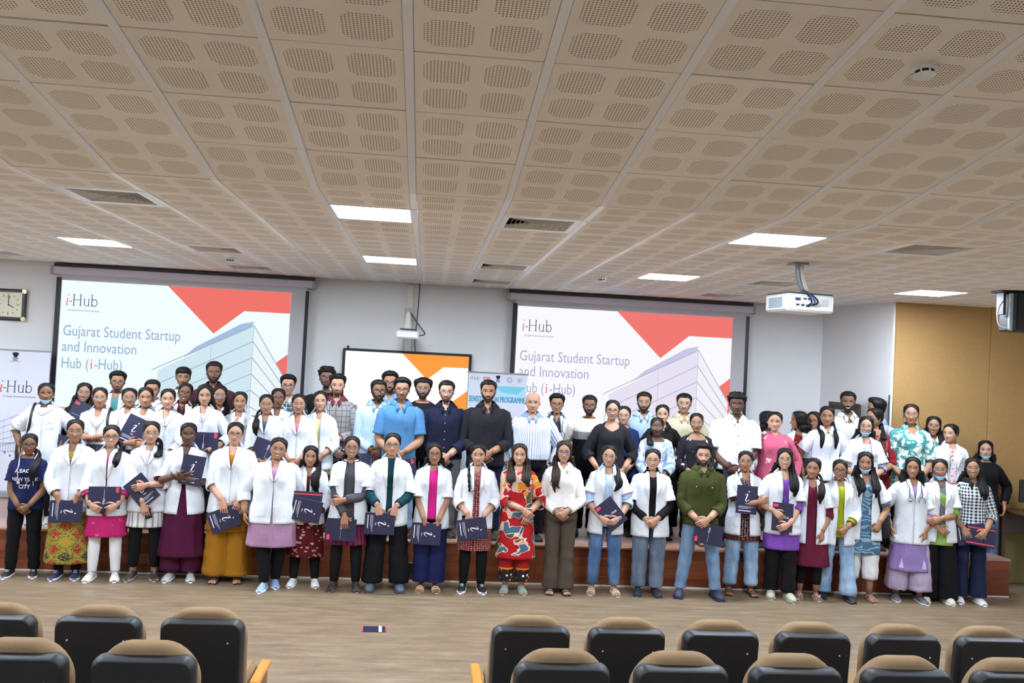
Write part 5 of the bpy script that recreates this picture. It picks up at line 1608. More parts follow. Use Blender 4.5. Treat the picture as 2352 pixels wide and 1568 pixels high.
person('person in short-sleeved white coat over black dotted kurta with black sling bag', 3.654, 9.81, 1.62,
  [K(('pborder', (42, 26, 34), (190, 150, 150), .655), name='kurta', hem=.385, sl=.44, drop=.045, flare=.10, folds=.03, so=.012), C(hem=.42, sl=.36, op=.045, hg=.055, sfl=.03), B(LDEN, 'straight', hem=.065)],
  skin='m', hair='tied', glass=GS, smile=.3, shoe=('sandal', (32, 28, 28), (42, 36, 36)), stance=.075, pose=((.10, -.225, 1.06, .95, -.1, .25, 0, 1, 0, .5), (.20, .0, .84, 0, -.1, -1, -1, 0, 0, .4)),
  ex=lambda P, e: (folder(P, -.005, 1.09, 3, 'i', -.195, label='navy folder held upright across the chest under a forearm'), strap_bag(P, 'black sling bag with strap across a white coat', 1, True)))
person('person in short-sleeved white coat over violet kurta with violet sleeves', 4.06, 9.68, 1.68,
  [K(pl((134, 82, 182)), name='kurta', hem=.33, sl=.62, neck='v', drop=.055, flare=.06, folds=.018, so=.014), C(hem=.435, sl=.42, op=.034, hg=.045, sfl=.03), B(BLK, 'straight', hem=.05)],
  skin='l', hair='half', hf=1, he=.69, wav=.004, hl=.25, glass=GS, smile=.7, shoe=('clog', (176, 172, 150), (150, 146, 126)), stance=.05, feet=(.04, -.06), pose=((-.13, -.18, .95, .6, -.2, -.5, 0, 1, 0, .4), (.03, -.21, .82, -.85, -.1, -.45, 0, 1, 0, .4)),
  ex=lambda P, e: folder(P, -.04, .93, 3, 'b', -.195, label='navy folder with red tab held upright over a violet kurta'))
person('person in open short-sleeved white coat over long maroon kurta with white flip-flops', 4.417, 9.73, 1.58,
  [K(pl((124, 38, 66)), name='kurta', hem=.235, sl=.66, neck='v', drop=.055, flare=.10, folds=.025, so=.012), C(hem=.40, sl=.40, op=.055, hg=.055, sfl=.03), B(BLK, 'legging', hem=.10, name='leggings')],
  skin='m', hair='pony', hs=1, he=.685, wav=.004, smile=.6, tilt=.06, rz=-.15, shoe=('flip', (226, 214, 214), (214, 200, 198)), stance=.055, pose=((-.20, .0, .82, .1, -.1, -1, 1, 0, 0, .4), (.12, -.12, .78, .0, -.15, -1, -.6, .6, 0, .35)),
  ex=lambda P, e: watch(P, e, 1, (70, 62, 58), (60, 56, 54)))
person('person in white coat over lime green top with light jeans', 4.732, 9.72, 1.574,
  [K(pl((172, 186, 26)), hem=.45, sl=.86, drop=.035, so=.008), C(hem=.40, sl=.78, op=.034, hg=.05, sfl=.016), B(LDEN, 'flare', hem=.045)],
  skin='m', hair='tied', glass=GB, smile=.4, wisp=1, shoe=('sneaker', (30, 30, 34), (60, 60, 64)), stance=.08, feet=(.05, -.08), pose=((-.16, -.05, .84, .2, -.1, -1, .8, .4, 0, .4), (.06, -.20, .85, -.75, -.1, -.65, 0, 1, 0, .75)))
person('person in white coat over blue swirl-print kurta and white trousers, mask under chin', 5.04, 9.74, 1.673,
  [K(('swirl', (82, 124, 156), (160, 190, 206), .8), name='kurta', hem=.315, sl=.46, neck='v', drop=.06, flare=.06, folds=.02, so=.016), C(hem=.405, sl=.38, op=.055, hg=.06, sfl=.03), B(pl((228, 226, 224)), 'loose', hem=.145)],
  skin='m', hair='half', he=.70, wav=.006, hl=.24, mask=True, smile=.2, shoe=('sandal', (172, 138, 128), (160, 124, 112)), stance=.055, feet=(.05, -.04), pose=((-.17, -.03, .84, .1, -.1, -1, 1, 0, 0, .4), (.13, -.16, .86, -.35, -.15, -.9, 0, 1, 0, .8)),
  ex=lambda P, e: strap_bag(P, 'black bag hanging from the shoulder of the person in the blue swirl kurta', 1))
person('person in buttoned short-sleeved white coat over lavender kurta with white triangle border', 5.60, 9.72, 1.637,
  [K(('triangles', (158, 132, 192), (214, 202, 228), .34), name='kurta', hem=.215, sl=.82, neck='v', drop=.05, flare=.12, folds=.03, so=.012), C(hem=.405, sl=.42, vz=.70, loose=.9, sfl=.03), B(pl((196, 178, 206)), 'palazzo', hem=.085)],
  skin='m', hair='bob', he=.76, hl=.25, smile=0, shoe=('shoe', (96, 92, 102), (206, 204, 204)), stance=.075, feet=(.02, -.04), pose=((-.215, -.03, .82, .05, -.1, -1, 1, 0, 0, .4), (.13, -.12, .80, -.1, -.15, -1, -.5, .7, 0, .4)),
  ex=lambda P, e: stethoscope(P, 'navy stethoscope over a buttoned white coat and lavender kurta', (44, 48, 92), 1, .715))
person('person in white coat over light green kurta with black trousers, mask under chin', 5.923, 9.70, 1.633,
  [K(pl((152, 190, 98)), name='kurta', hem=.405, sl=.58, drop=.05, flare=.08, so=.016), K(pl((120, 122, 134)), name='vest', hem=.5, sl=0, drop=.035, off=.015), C(hem=.43, sl=.38, op=.03, hg=.06, sfl=.03), B(BLK, 'palazzo', hem=.035)],
  skin='m', hair='tied', wisp=1, glass=GS, mask=True, smile=.3, tilt=-.04, shoe=('clog', (214, 208, 196), (226, 222, 212)), stance=.07, pose=acr(.96, -.01))
person('person in black and white checked shirt with dark jeans and white trainers', 6.33, 9.72, 1.66,
  [B(NAVYJ, 'flare', hem=.045), K(('gingham', (226, 230, 234), (40, 44, 52)), hem=.46, sl=.72, neck='v', drop=.03, nw=.85, collar='shirt', loose=.6, off=.014, cuff=1)],
  skin='m', hair='half', hf=1, he=.72, hl=.25, glass=GS, smile=.9, nod=-.03, shoe=('sneaker', (222, 220, 222), (232, 232, 234)), stance=.06, pose=((-.13, -.18, .84, .4, -.2, -.8, 0, 1, 0, .3), (.10, -.20, .83, -.6, -.1, -.7, 0, 1, 0, .35)),
  ex=lambda P, e: (folder(P, -.045, .80, 80, 'i', -.175, label='navy folder held behind a red-edged booklet by the checked shirt'), folder(P, .05, .79, 96, 'r', -.20, label='booklet with red edge bars held before a checked shirt')))
# ------------------------------------------------------------------ people standing on the stage
ON = dict(z0=STG)
DK = pl((36, 36, 42))
def wcoat(fab, neck='v', drop=.05, op=0, vz=.72, sl=.82, **k):
    return [K(fab, hem=.44, sl=0, neck=neck, drop=drop), C(hem=.42, sl=sl, vz=vz, op=op, **k), B(DK, 'straight')]
person('person in short-sleeved white coat with blue mask under the chin and bag strap', -4.20, 10.3, 1.555,
  [K(('floral', (206, 200, 188), (170, 164, 150)), hem=.42, sl=.60, drop=.02, so=.016), C(hem=.40, sl=.42, vz=.775, sfl=.03, loose=.95), B(BLK, 'legging')], skin='d', hair='tied', mask=True, smile=.3, bw=1.06, pose=((-.24, .0, .86, .05, -.1, -1, 1, 0, 0, .4), (.20, -.06, .92, .1, -.1, -1, -1, .3, 0, .4)), fw=1.05, shoe=('sneaker', (150, 150, 152), (200, 200, 200)),
  ex=lambda P, e: (strap_bag(P, 'black bag on the shoulder of the masked person in a white coat by the banner', -1), folder(P, .23, .82, 12, 'i', -.08, label='navy folder held down beside a white coat on the stage'), phone(P, -1, 'phone in the lowered hand beside the banner', (190, 170, 160))), **ON)
person('person with long loose hair in black hooded top, folder at the chest', -3.95, 10.68, 1.56,
  [K(pl((34, 34, 38)), name='hooded_top', hem=.44, sl=.95, drop=.02, off=.02), B(DK)], skin='m', hair='long', he=.70, hl=.26, glass=GS, smile=1, tilt=.10, pose=((-.06, -.20, 1.02, .7, -.1, .5, 0, 1, 0, .4), (.10, -.20, 1.0, -.7, -.1, .5, 0, 1, 0, .4)),
  ex=lambda P, e: folder(P, .02, 1.19, 22, 'b', -.22, label='navy folder held by the person in the black hooded top'), **ON)
person('person in white coat with rolled pink sleeves, arms crossed', -3.61, 10.28, 1.535,
  [K(pl((236, 196, 206)), hem=.44, sl=.66, neck='v', drop=.06, so=.016, cuff=1), C(hem=.40, sl=.52, vz=.71, loose=.9), B(DK)], skin='m', hair='tied', glass=GS, smile=.3, bw=1.08, pose='cross', tilt=-.05,
  ex=lambda P, e: (strap_bag(P, 'black strap bag of the person with pink sleeves', 1), folder(P, .03, .80, 90, 'b', -.17, label='navy folder tucked under crossed arms')), **ON)
person('person with dark-rimmed glasses and goatee in white coat over teal T-shirt', -3.71, 11.1, 1.69, [K(pl((92, 160, 166)), hem=.45, sl=0, drop=.03), C(sl=.9, op=.035, vz=.72), B(DK)], g='m', skin='m', hair='quiff', glass=GB, beard=1.5, smile=0, **ON)
person('person with pale glasses and broad smile in white coat, hair drawn back', -3.46, 10.78, 1.52, wcoat(pl((230, 226, 226))), skin='m', glass=GS, smile=1, fw=1.1, bw=1.08, **ON)
person('person in white coat raising a tilted folder before the chest', -3.13, 10.3, 1.56, wcoat(pl((206, 190, 186)), sl=.8), skin='m', hair='tied', smile=0, pose=((-.13, -.235, .97, .85, -.1, .1, 0, 1, 0, .4), (.06, -.235, .95, -.85, -.1, .1, 0, 1, 0, .4)),
  ex=lambda P, e: (folder(P, -.075, 1.085, 24, 'i', -.20, label='navy folder tilted and raised before a white coat'), phone(P, 1, 'black phone held below the tilted folder', off=(-.05, 0, -.10))), **ON)
person('person with red forehead mark and moustache in white shirt', -3.23, 10.88, 1.62, [K(pl((230, 230, 234)), hem=.46, sl=.5, neck='v', drop=.04, collar='shirt', placket=True), B(DK)], g='m', skin='m', hair='short', beard=1, smile=.3, tilak=True, tilt=-.04, **ON)
person('person in buttoned white coat over dark dotted collar, face uncovered, hair tied', -2.88, 10.28, 1.555, wcoat(('dots', (226, 222, 218), (70, 66, 72), .8), vz=.73), skin='l', smile=.4, pose=clasp(.8), **ON)
person('person with flat dark fringe in white coat, half hidden', -3.0, 11.3, 1.78, wcoat(pl((228, 228, 230))), g='m', skin='m', hair='flat', beard=1, smile=.1, **ON)
person('person with black glasses in white coat over dark maroon print', -2.85, 10.78, 1.61, [K(('dots', (46, 28, 40), (120, 40, 60), 1.0), hem=.45, sl=0, neck='v', drop=.045, collar='shirt'), C(op=.05, hg=.05, vz=.70, sl=.85), B(DK)], skin='d', hair='tied', glass=GB, smile=.9, tilt=.16, **ON)
person('tall bearded person in maroon shirt and glasses', -2.61, 11.2, 1.865, [K(pl((92, 48, 56)), hem=.47, sl=.92, neck='v', drop=.03, nw=.8, collar='shirt', loose=.6, placket='d'), B(DK, 'straight')], g='m', skin='d', hair='short', glass=(70, 66, 66), beard=2, smile=0, pose='sides', **ON)
person('person in white coat looking down, holding a folder sideways at the waist', -2.48, 10.28, 1.625, wcoat(('floral', (214, 206, 216), (150, 136, 170), .7), vz=.745, sl=.85), skin='l', hair='half', hf='none', he=.76, smile=.2, nod=.10, pose=wide(.92, .03, .14, -.18),
  ex=lambda P, e: folder(P, .04, .985, 90, 'b', -.20, label='navy folder with red tab held sideways across a buttoned white coat'), **ON)
person('person with clear glasses and long hair in white coat behind others', -2.41, 10.7, 1.60, wcoat(pl((226, 222, 220)), op=.03), skin='m', hair='long', he=.74, glass=(190, 180, 176), smile=.3, **ON)
person('person in white coat over cream and pink floral kurta, smiling', -2.135, 10.5, 1.55, [K(('floral', (226, 214, 196), (196, 90, 120), .8), hem=.42, sl=0, neck='v', drop=.035), C(op=.035, hg=.03, sl=.85), B(DK)], skin='m', hair='tied', smile=.6, wisp=1, **ON)
person('person with side ponytail in white coat over teal vee-neck, folder under the arm', -1.79, 10.25, 1.545, wcoat(pl((52, 96, 120)), drop=.045, vz=.715, sl=.62), skin='m', hair='pony', hs=-1, he=.70, wav=.012, glass=GS, smile=.2, pose=((-.02, -.20, .84, .7, -.1, -.6, 0, 1, 0, .4), (.10, -.20, .86, -.6, -.1, -.6, 0, 1, 0, .4)),
  ex=lambda P, e: folder(P, .05, .925, -72, 'b', -.185, label='navy folder slanting across a white coat below a side ponytail'), **ON)
person('person with dark glasses in white coat standing behind the side ponytail', -1.74, 10.72, 1.60, wcoat(pl((224, 220, 218)), vz=.74), skin='d', glass=(80, 60, 60), smile=0, **ON)
person('person with glasses in green and white checked shirt', -1.70, 11.15, 1.745, [K(('check', (74, 100, 108), (206, 212, 206), 1.0), hem=.47, sl=.9, neck='v', drop=.03, nw=.8, collar='shirt', loose=.5), B(DK, 'straight')], g='m', skin='l', hair='quiff', glass=GB, smile=.1, **ON)
person('person with glasses in white coat over coral pink top, hands folded', -1.435, 10.28, 1.565, wcoat(pl((236, 130, 150)), drop=.06, vz=.705, sl=.80), skin='m', hair='tied', wisp=1, glass=GS, smile=.5, pose=clasp(.83), **ON)
person('slender person in white coat over pale yellow kurta', -1.217, 10.45, 1.60, [K(('floral', (216, 216, 150), (238, 236, 216)), name='kurta', hem=.40, sl=0, neck='v', drop=.05), C(hem=.44, op=.022, hg=.01, sl=.78), B(DK)], skin='l', hair='tied', wisp=1, smile=.1, bw=.94, nod=-.05, pose=clasp(.85), **ON)
person('curly-haired bearded person in black top and glasses, chin raised', -1.242, 11.2, 1.86, [K(pl((32, 32, 36)), hem=.46, sl=.9, drop=.01, off=.018), B(DK, 'straight')], g='m', skin='d', hair='curly', glass=GB, beard=1.5, smile=0, nod=-.12, pose='sides', **ON)
person('bearded person in grey shirt with dark red check lines', -1.06, 10.75, 1.79, [K(('check', (168, 168, 168), (120, 60, 70), 1.3), hem=.46, sl=.92, neck='v', drop=.035, nw=.8, collar='shirt', loose=.55, placket=True), B(BLK, 'straight')], g='m', skin='l', hair='quiff', beard=1.5, smile=.1, pose=((-.02, -.20, .84, .7, -.1, -.6, 0, 1, 0, .4), (.03, -.21, .93, -.9, -.1, -.2, 0, 1, 0, .5)),
  ex=lambda P, e: folder(P, .03, .90, 65, 'i', -.185, label='navy folder held low before the grey checked shirt'), **ON)
person('bearded person with glasses in light blue striped shirt', -.564, 10.55, 1.755, [K(('stripe', (190, 214, 236), (160, 190, 222), .8), hem=.46, sl=.94, neck='v', drop=.035, nw=.8, collar='shirt', loose=.6, placket=True), B(DK, 'straight')], g='m', skin='d', hair='short', glass=GD, beard=2, smile=.1, yaw=.15, pose=clasp(.86, .04),
  ex=lambda P, e: folder(P, -.03, .80, 86, 'b', -.17, label='navy folder held low before the light blue striped shirt'), **ON)
person('bearded person with glasses in blue shirt, mostly hidden behind a blue polo', -.451, 11.0, 1.85, [K(pl((150, 180, 220)), hem=.46, sl=.9, neck='v', drop=.03, collar='shirt'), B(DK, 'straight')], g='m', skin='m', hair='quiff', glass=GD, beard=2, smile=0, **ON)
person('person in sky blue polo shirt and light jeans with glasses', -.278, 10.25, 1.795, [K(pl((86, 138, 186)), hem=.455, sl=.42, neck='v', drop=.045, nw=.6, collar='shirt', loose=.5, so=.014, sfl=.008), B(LDEN, 'straight')], g='m', skin='m', hair='quiff', glass=GD, beard=1, smile=0, pose=clasp(.85),
  ex=lambda P, e: folder(P, .06, .76, 75, 'b', -.17, label='navy folder held low before light jeans and a blue polo'), **ON)
person('heavy-set bearded person with glasses in black T-shirt with upright white lettering', -.041, 10.85, 1.80, [K(pl((34, 32, 38)), hem=.45, sl=.5, drop=.015, off=.018, loose=.8), B(BLK, 'straight'), (side_text('UP', -.02, 1.22, .085, (206, 206, 206)), (), {})], g='m', skin='m', hair='wide', glass=(120, 116, 120), beard=2, smile=0, bw=1.18, pose='sides', fw=1.08, **ON)
person('person in dark navy shirt and grey trousers with wristwatch', .234, 10.35, 1.79, [B(pl((140, 138, 142)), 'straight'), K(pl((34, 38, 64)), hem=.50, sl=.84, neck='v', drop=.035, nw=.8, collar='shirt', loose=.75, placket=True, cuff=1, off=.016)], g='m', skin='l', hair='short', glass=(110, 106, 104), beard=1.5, smile=.1, bw=1.06, pose=clasp(.83),
  ex=lambda P, e: (watch(P, e, 1, (70, 72, 78), (40, 42, 48)), phone(P, -1, 'dark phone held before grey trousers', off=(.04, 0, -.02))), **ON)
person('tall bearded person in black shirt and dark jeans', .718, 10.3, 1.82, [K(pl((44, 43, 50)), hem=.455, sl=.82, neck='v', drop=.055, nw=.7, collar='shirt', loose=.7, placket='d', cuff=1, off=.016), B(NAVYJ, 'straight')], g='m', skin='m', hair='short', beard=2, smile=.2, bw=1.08, pose=clasp(.87), shoe=('shoe', (40, 34, 32), (30, 30, 30)), **ON)
person('bald person in white shirt with fine blue stripes and black trousers', 1.245, 10.3, 1.71, [B(BLK, 'straight'), K(('stripe', (232, 234, 244), (168, 184, 222), 1.0), hem=.545, sl=.96, neck='v', drop=.035, nw=.8, collar='shirt', loose=.8, tuck=True, off=.018)], g='m', skin='l', hair='bald', smile=.4, bw=1.16, fw=1.06, pose='sides', shoe=('shoe', (28, 26, 28), (24, 24, 24)), **ON)
person('person in white coat over dark checked shirt with glasses', 1.604, 10.8, 1.68, [K(('check', (40, 42, 62), (84, 90, 120), .5), hem=.46, sl=0, neck='v', drop=.045, collar='shirt'), C(op=.055, hg=.06, vz=.7, sl=.9), B(DK, 'straight')], g='m', skin='m', hair='quiff', glass=GD, smile=0, bw=.94, pose='sides',
  ex=lambda P, e: stethoscope(P, 'dark stethoscope over a white coat and dark checked shirt', (30, 32, 38), 1, .72), **ON)
person('bearded person with glasses in cream, grey and black block T-shirt', 1.983, 10.65, 1.69, [K(('block', (212, 208, 198), (24, 23, 26), 1.69), hem=.45, sl=.52, drop=.012, loose=.6, so=.018, off=.016, slfab=pl((206, 202, 190))), B(BLK, 'straight')], g='m', skin='d', hair='short', glass=GB, beard=2, smile=0, pose='sides', **ON)
person('person with glasses in black vee-neck kurti and pale jeans', 2.18, 10.25, 1.665, [K(pl((44, 42, 48)), name='kurti', hem=.45, sl=.74, neck='v', drop=.065, nw=1.25, loose=.5, so=.016, sfl=.01), B(LDEN, 'slim')], skin='l', hair='tied', wisp=1, glass=GB, smile=.3, pose=((-.15, -.12, .84, .5, -.1, -.8, .2, 1, 0, .4), (.15, -.10, .84, -.5, -.1, -.8, -.2, 1, 0, .4)), tilt=.03, **ON)
person('person with glasses in navy top behind the black kurti', 2.432, 10.75, 1.58, [K(pl((44, 62, 116)), hem=.44, sl=.7, drop=.02), B(BLK)], skin='l', hair='tied', glass=GS, smile=.1, fw=1.08, bw=1.08, **ON)
person('bearded person with glasses in pale blue open-collar shirt', 2.717, 10.9, 1.755, [K(pl((174, 196, 224)), hem=.46, sl=.9, neck='v', drop=.04, nw=.8, collar='shirt', loose=.5), B(DK, 'straight')], g='m', skin='m', hair='short', glass=(150, 146, 144), beard=2, smile=.4, pose='sides', **ON)
person('person in black collared shirt with hair tied back, smiling', 2.893, 10.62, 1.625, [K(pl((40, 38, 42)), hem=.45, sl=.62, neck='v', drop=.04, nw=.8, collar='shirt', loose=.6), B(BLK, 'slim')], skin='l', hair='tied', smile=.7, tilt=-.06, pose='sides', **ON)
person('short person in pale blue and white floral kurti with glasses', 2.725, 10.25, 1.485, [K(('bigfloral', (158, 184, 226), (226, 232, 242), .6), name='kurti', hem=.42, sl=.80, drop=.04, nw=1.3, loose=.7, so=.016), B(BLK, 'legging')], skin='k', hair='pony', hs=-1, he=.82, glass=GS, smile=.6, bw=1.04, pose=clasp(.84), **ON)
person('person with glasses in beige polo shirt', 3.246, 10.95, 1.76, [K(pl((206, 194, 164)), hem=.46, sl=.45, neck='v', drop=.045, nw=.7, collar='shirt', so=.014), B(DK, 'straight')], g='m', skin='l', hair='short', glass=(160, 152, 146), beard=1, smile=.1, fw=1.06, bw=1.06, pose='sides', **ON)
person('person with low bun in black dress scattered with pale flowers', 3.223, 10.3, 1.555, [K(('sprig', (46, 44, 52), (198, 186, 180), 1.0), name='dress', hem=.36, sl=.84, drop=.05, nw=1.35, flare=.08, folds=.02, so=.012), B(BLK, 'slim')], skin='m', hair='bun', hs=1, glass=GS, smile=.4, tilt=-.05, pose=clasp(.88), shoe=('sandal', (80, 60, 50), (90, 70, 60)), **ON)
person('broad person in short-sleeved white shirt holding papers low', 3.698, 10.3, 1.81, [B(BLK, 'straight'), K(pl((238, 240, 246)), hem=.50, sl=.42, neck='v', drop=.04, nw=.75, collar='shirt', loose=.85, so=.02, sfl=.012, off=.018, placket='d')], g='m', skin='k', hair='curly', smile=.1, bw=1.12, fw=1.06, pose=clasp(.83, -.02),
  ex=lambda P, e: folder(P, .0, .90, 84, 'b', -.165, label='navy folder held under clasped hands below a white shirt'), **ON)
person('person turned away with long dark hair, white coat and mask, behind the pink kurta', 4.256, 10.75, 1.60, wcoat(pl((220, 216, 220)), op=.02), skin='m', hair='half', hf='none', he=.72, yaw=.9, mask=True, rz=.2, **ON)
person('older person in pink kurta with embroidered flowers', 4.175, 10.3, 1.615, [K(('sprig', (222, 104, 134), (240, 196, 200), 1.5), name='kurta', hem=.28, sl=.93, neck='v', drop=.02, nw=.6, loose=.7, flare=.06, so=.016, off=.016), B(pl((226, 210, 206)), 'straight')], skin='l', hair='tied', smile=.1, fw=1.1, bw=1.12, pose='sides', **ON)
person('person in profile with long straight hair, white coat over red kurta', 4.707, 10.8, 1.615, [K(('sprig', (140, 36, 36), (206, 170, 110), .8), name='kurta', hem=.40, sl=0, neck='v', drop=.03), C(op=.06, hg=.06, sl=.8), B(DK)], skin='m', hair='straight', hf='none', he=.73, wav=.002, yaw=-1.0, rz=-.3, smile=.8, pose=clasp(.84),
  ex=lambda P, e: folder(P, .05, .93, 90, 'b', -.17, label='navy folder held before a red kurta'), **ON)
person('person in short-sleeved white shirt with two bunches over the shoulders', 4.847, 10.35, 1.71, [B(BLK, 'straight'), K(pl((236, 240, 250)), hem=.475, sl=.36, neck='v', drop=.04, nw=.75, collar='shirt', loose=.3, so=.018, sfl=.015, placket=True)], skin='m', hair='twin', he=.705, hl=.25, smile=.2, pose='sides', **ON)
person('person almost hidden behind the white shirt with bunches, dark hair showing', 4.93, 10.88, 1.615, [K(pl((170, 150, 150)), hem=.45, sl=.6), B(DK)], skin='m', hair='half', hf='none', glass=GB, yaw=-.3, smile=.1, **ON)
person('tall smiling bearded person in white and black polo shirt', 5.41, 10.97, 1.885, [K(('block', (226, 228, 228), (26, 25, 30), 1.70), hem=.46, sl=.45, neck='v', drop=.06, nw=.75, collar='shirt', so=.016, slfab=pl((110, 110, 116))), B(DK, 'straight')], g='m', skin='d', hair='short', beard=2, smile=1, **ON)
person('person with mask under chin and glasses in white coat over pale blue print', 5.26, 10.2, 1.615, [K(('floral', (196, 212, 230), (110, 140, 176), .7), hem=.42, sl=.60, drop=.05, so=.016), C(op=.05, hg=.05, sl=.40, sfl=.03), B(DK)], skin='l', hair='half', hf='none', he=.76, glass=GS, mask=True, smile=.7, tilt=.06, pose=clasp(.88), **ON)
person('person in profile in lavender shirt, face turned aside', 5.63, 10.62, 1.82, [K(pl((178, 182, 226)), hem=.46, sl=.9, neck='v', drop=.03, collar='shirt'), B(DK, 'straight')], g='m', skin='m', hair='quiff', yaw=-.35, rz=-.95, smile=0, pose='sides', **ON)
person('person in profile in red kurta with patterned yoke and glasses', 5.50, 10.42, 1.71, [K(('floral', (150, 34, 40), (150, 34, 40)), name='kurta', hem=.32, sl=.6, drop=.04, flare=.05), (lambda P, e: yoke(P, e), (), {}), B(DK)], skin='m', hair='pony', hs=1, he=.80, glass=GP, yaw=-.6, rz=-.2, smile=0, pose=clasp(.86), bw=.94, **ON)
person('person in teal and white floral shirt with glasses', 5.886, 10.3, 1.785, [K(('bigfloral', (78, 160, 160), (226, 234, 222), .8), hem=.42, sl=.52, neck='v', drop=.05, nw=.7, collar='band', loose=.6, so=.018, sfl=.012), B(BLK, 'straight')], skin='m', hair='tied', wisp=1, glass=GS, smile=.2, bw=1.08, pose=((-.12, -.14, .83, .5, -.1, -.8, .2, 1, 0, .4), (.10, -.14, .83, -.5, -.1, -.8, -.2, 1, 0, .4)), **ON)
person('smiling person with glasses in green plaid shirt', 6.25, 10.43, 1.645, [K(('check', (60, 140, 130), (220, 228, 222), .7), hem=.45, sl=.6, neck='v', drop=.035, nw=.8, collar='shirt'), B(DK)], skin='m', hair='long', he=.78, glass=GS, smile=1, tilt=.05, **ON)
person('person in white coat over floral top, head turned aside', 6.363, 10.22, 1.57, [K(('floral', (232, 220, 224), (190, 90, 110), .8), hem=.43, sl=0, neck='v', drop=.04), C(op=.045, hg=.045, sl=.55, sfl=.02), B(DK)], skin='l', hair='tied', yaw=-.45, smile=.1, pose=clasp(.86), **ON)
person('person in plain black long-sleeved top and jeans with mask under chin', 6.95, 10.43, 1.62, [K(pl((28, 27, 30)), hem=.45, sl=.95, drop=.012, off=.016), B(DEN, 'straight')], skin='l', hair='half', hf='none', he=.72, mask=True, smile=.1, nod=-.04, z0=.2, pose=((-.2, -.02, .84, 0, -.1, -1, 1, 0, 0, .4), (.22, -.04, .84, 0, -.1, -1, -1, 0, 0, .4)),
  ex=lambda P, e: phone(P, 1, 'dark red phone in the lowered hand of the person in black', (120, 30, 40)))
# ------------------------------------------------------------------ screens, displays, banners
def slide(par, x0, z1, w, h, y, cols, lw=1.0, text=True, name='slide'):
    """one slide: cols = white, red, face1, face2, line, ink, roof, logo"""
    s = w/3.0
    q = lambda u, v: (x0+u*s, z1-v*s)
    MB().box((x0+w/2, y+.003, z1-h/2), (w, .004, h)).build('slide_image', cols[0], par)
    d = y-.002
    f = Flat()
    f.poly([q(1.37, 0), q(2.0, .61), q(2.39, .285), q(3.0, .285), q(3.0, 0)][::-1], d)
    f.poly([q(3.0, .84), q(2.60, 1.16), q(3.0, 1.56)], d); f.poly([q(2.30, 1.44), q(2.62, 1.60), q(2.62, 1.68), q(2.30, 1.68)], d)
    f.build('red_shapes', cols[1], par)
    if not text: return
    f = Flat()
    f.poly([q(2.53, .47), q(1.30, 1.14), q(1.30, 1.68), q(2.53, 1.68)], d-.001, 0)
    f.poly([q(2.53, .47), q(2.53, 1.68), q(2.98, 1.68), q(2.98, 1.18)], d-.001, 1)
    f.poly([q(2.53, .42), q(2.36, .46), q(1.78, .80), q(1.62, .95), q(2.50, .50)], d-.0015, 3)
    for k in range(6):
        f.stroke([q(1.22+.04*k, 1.14+.22*k-.04*k*k*.3), q(2.53, .47+.22*k)], .012*s*lw, d-.002, 2)
        f.stroke([q(2.53, .47+.22*k), q(2.98, 1.18+.13*k)], .012*s*lw, d-.002, 2)
    f.stroke([q(2.53, .47), q(2.53, 1.68)], .006*s, d-.002, 2); f.stroke([q(1.98, .78), q(1.98, 1.68)], .005*s, d-.002, 2)
    f.build('building_picture', [cols[2], cols[3], cols[4], cols[6]], par)
    f = Flat()
    f.serif_hub(x0+.075*s, z1-.335*s, .155*s, d-.003, 0, 1)
    f.text('(A Gujarat Government Enterprise)', x0+.10*s, z1-.405*s, .035*s, d-.003, 0, width=.40*s)
    f.text('Gujarat Student Startup', x0+.05*s, z1-.735*s, .20*s, d-.003, 2, width=1.52*s)
    f.text('and Innovation', x0+.05*s, z1-.945*s, .20*s, d-.003, 2, width=.96*s)
    f.text('Hub (', x0+.05*s, z1-1.165*s, .20*s, d-.003, 2, width=.36*s); f.text('i', x0+.42*s, z1-1.165*s, .20*s, d-.003, 1); f.text('-Hub)', x0+.475*s, z1-1.165*s, .20*s, d-.003, 2, width=.36*s)
    f.build('lettering', [cols[7], cols[8], cols[5]], par)

def proj_screen(xl, xr, zt, tint, label):
    e = empty('projection_screen', ((xl+xr)/2, 12.0, zt), 0, label, 'screen')
    cx = (xl+xr)/2; L = lambda o: o
    inv = Matrix.Translation(-Vector(((xl+xr)/2, 12.0, zt)))
    def b(name, c, s, mat, bev=0): 
        o = MB().box(c, s, bev=bev).build(name, mat, e); o.matrix_parent_inverse = inv; return o
    b('housing', (cx, 12.05, zt-.01), (xr-xl+.10, .13, .10), plain('screen_housing', (196, 190, 200), .4), .012)
    b('shadow_strip', (cx, 12.09, zt+.062), (xr-xl+.12, .10, .044), plain('strip_shadow', (74, 70, 82), .7), .006)  # dark strip that paints in the shadow between housing and ceiling
    b('end_cap', (xl-.065, 12.05, zt-.01), (.03, .14, .11), plain('housing_cap', (170, 168, 172), .5), .01)
    b('end_cap', (xr+.065, 12.05, zt-.01), (.03, .14, .11), plain('housing_cap', (170, 168, 172), .5), .01)
    b('fabric', (cx, 12.02, zt-1.05), (xr-xl-.06, .006, 2.0), plain('screen_fabric', (186, 182, 186), .8))
    b('border', (xl+.03, 12.012, zt-1.08), (.06, .006, 1.96), M_BLACK)
    b('border', (xr-.022, 12.012, zt-1.08), (.045, .006, 1.96), M_BLACK)
    b('bottom_bar', (cx, 12.02, zt-2.06), (xr-xl, .03, .04), M_BLACK, .008)
    before = set(e.children)
    w = (xr-xl)*.906
    slide(e, xl+.07, zt-.135, w, w*.5625, 12.008, tint)
    for c in e.children:
        if c not in before: c.matrix_parent_inverse = inv
    return e
def em(n, c, s=1.0): return emitter('slide_'+n, c, s)
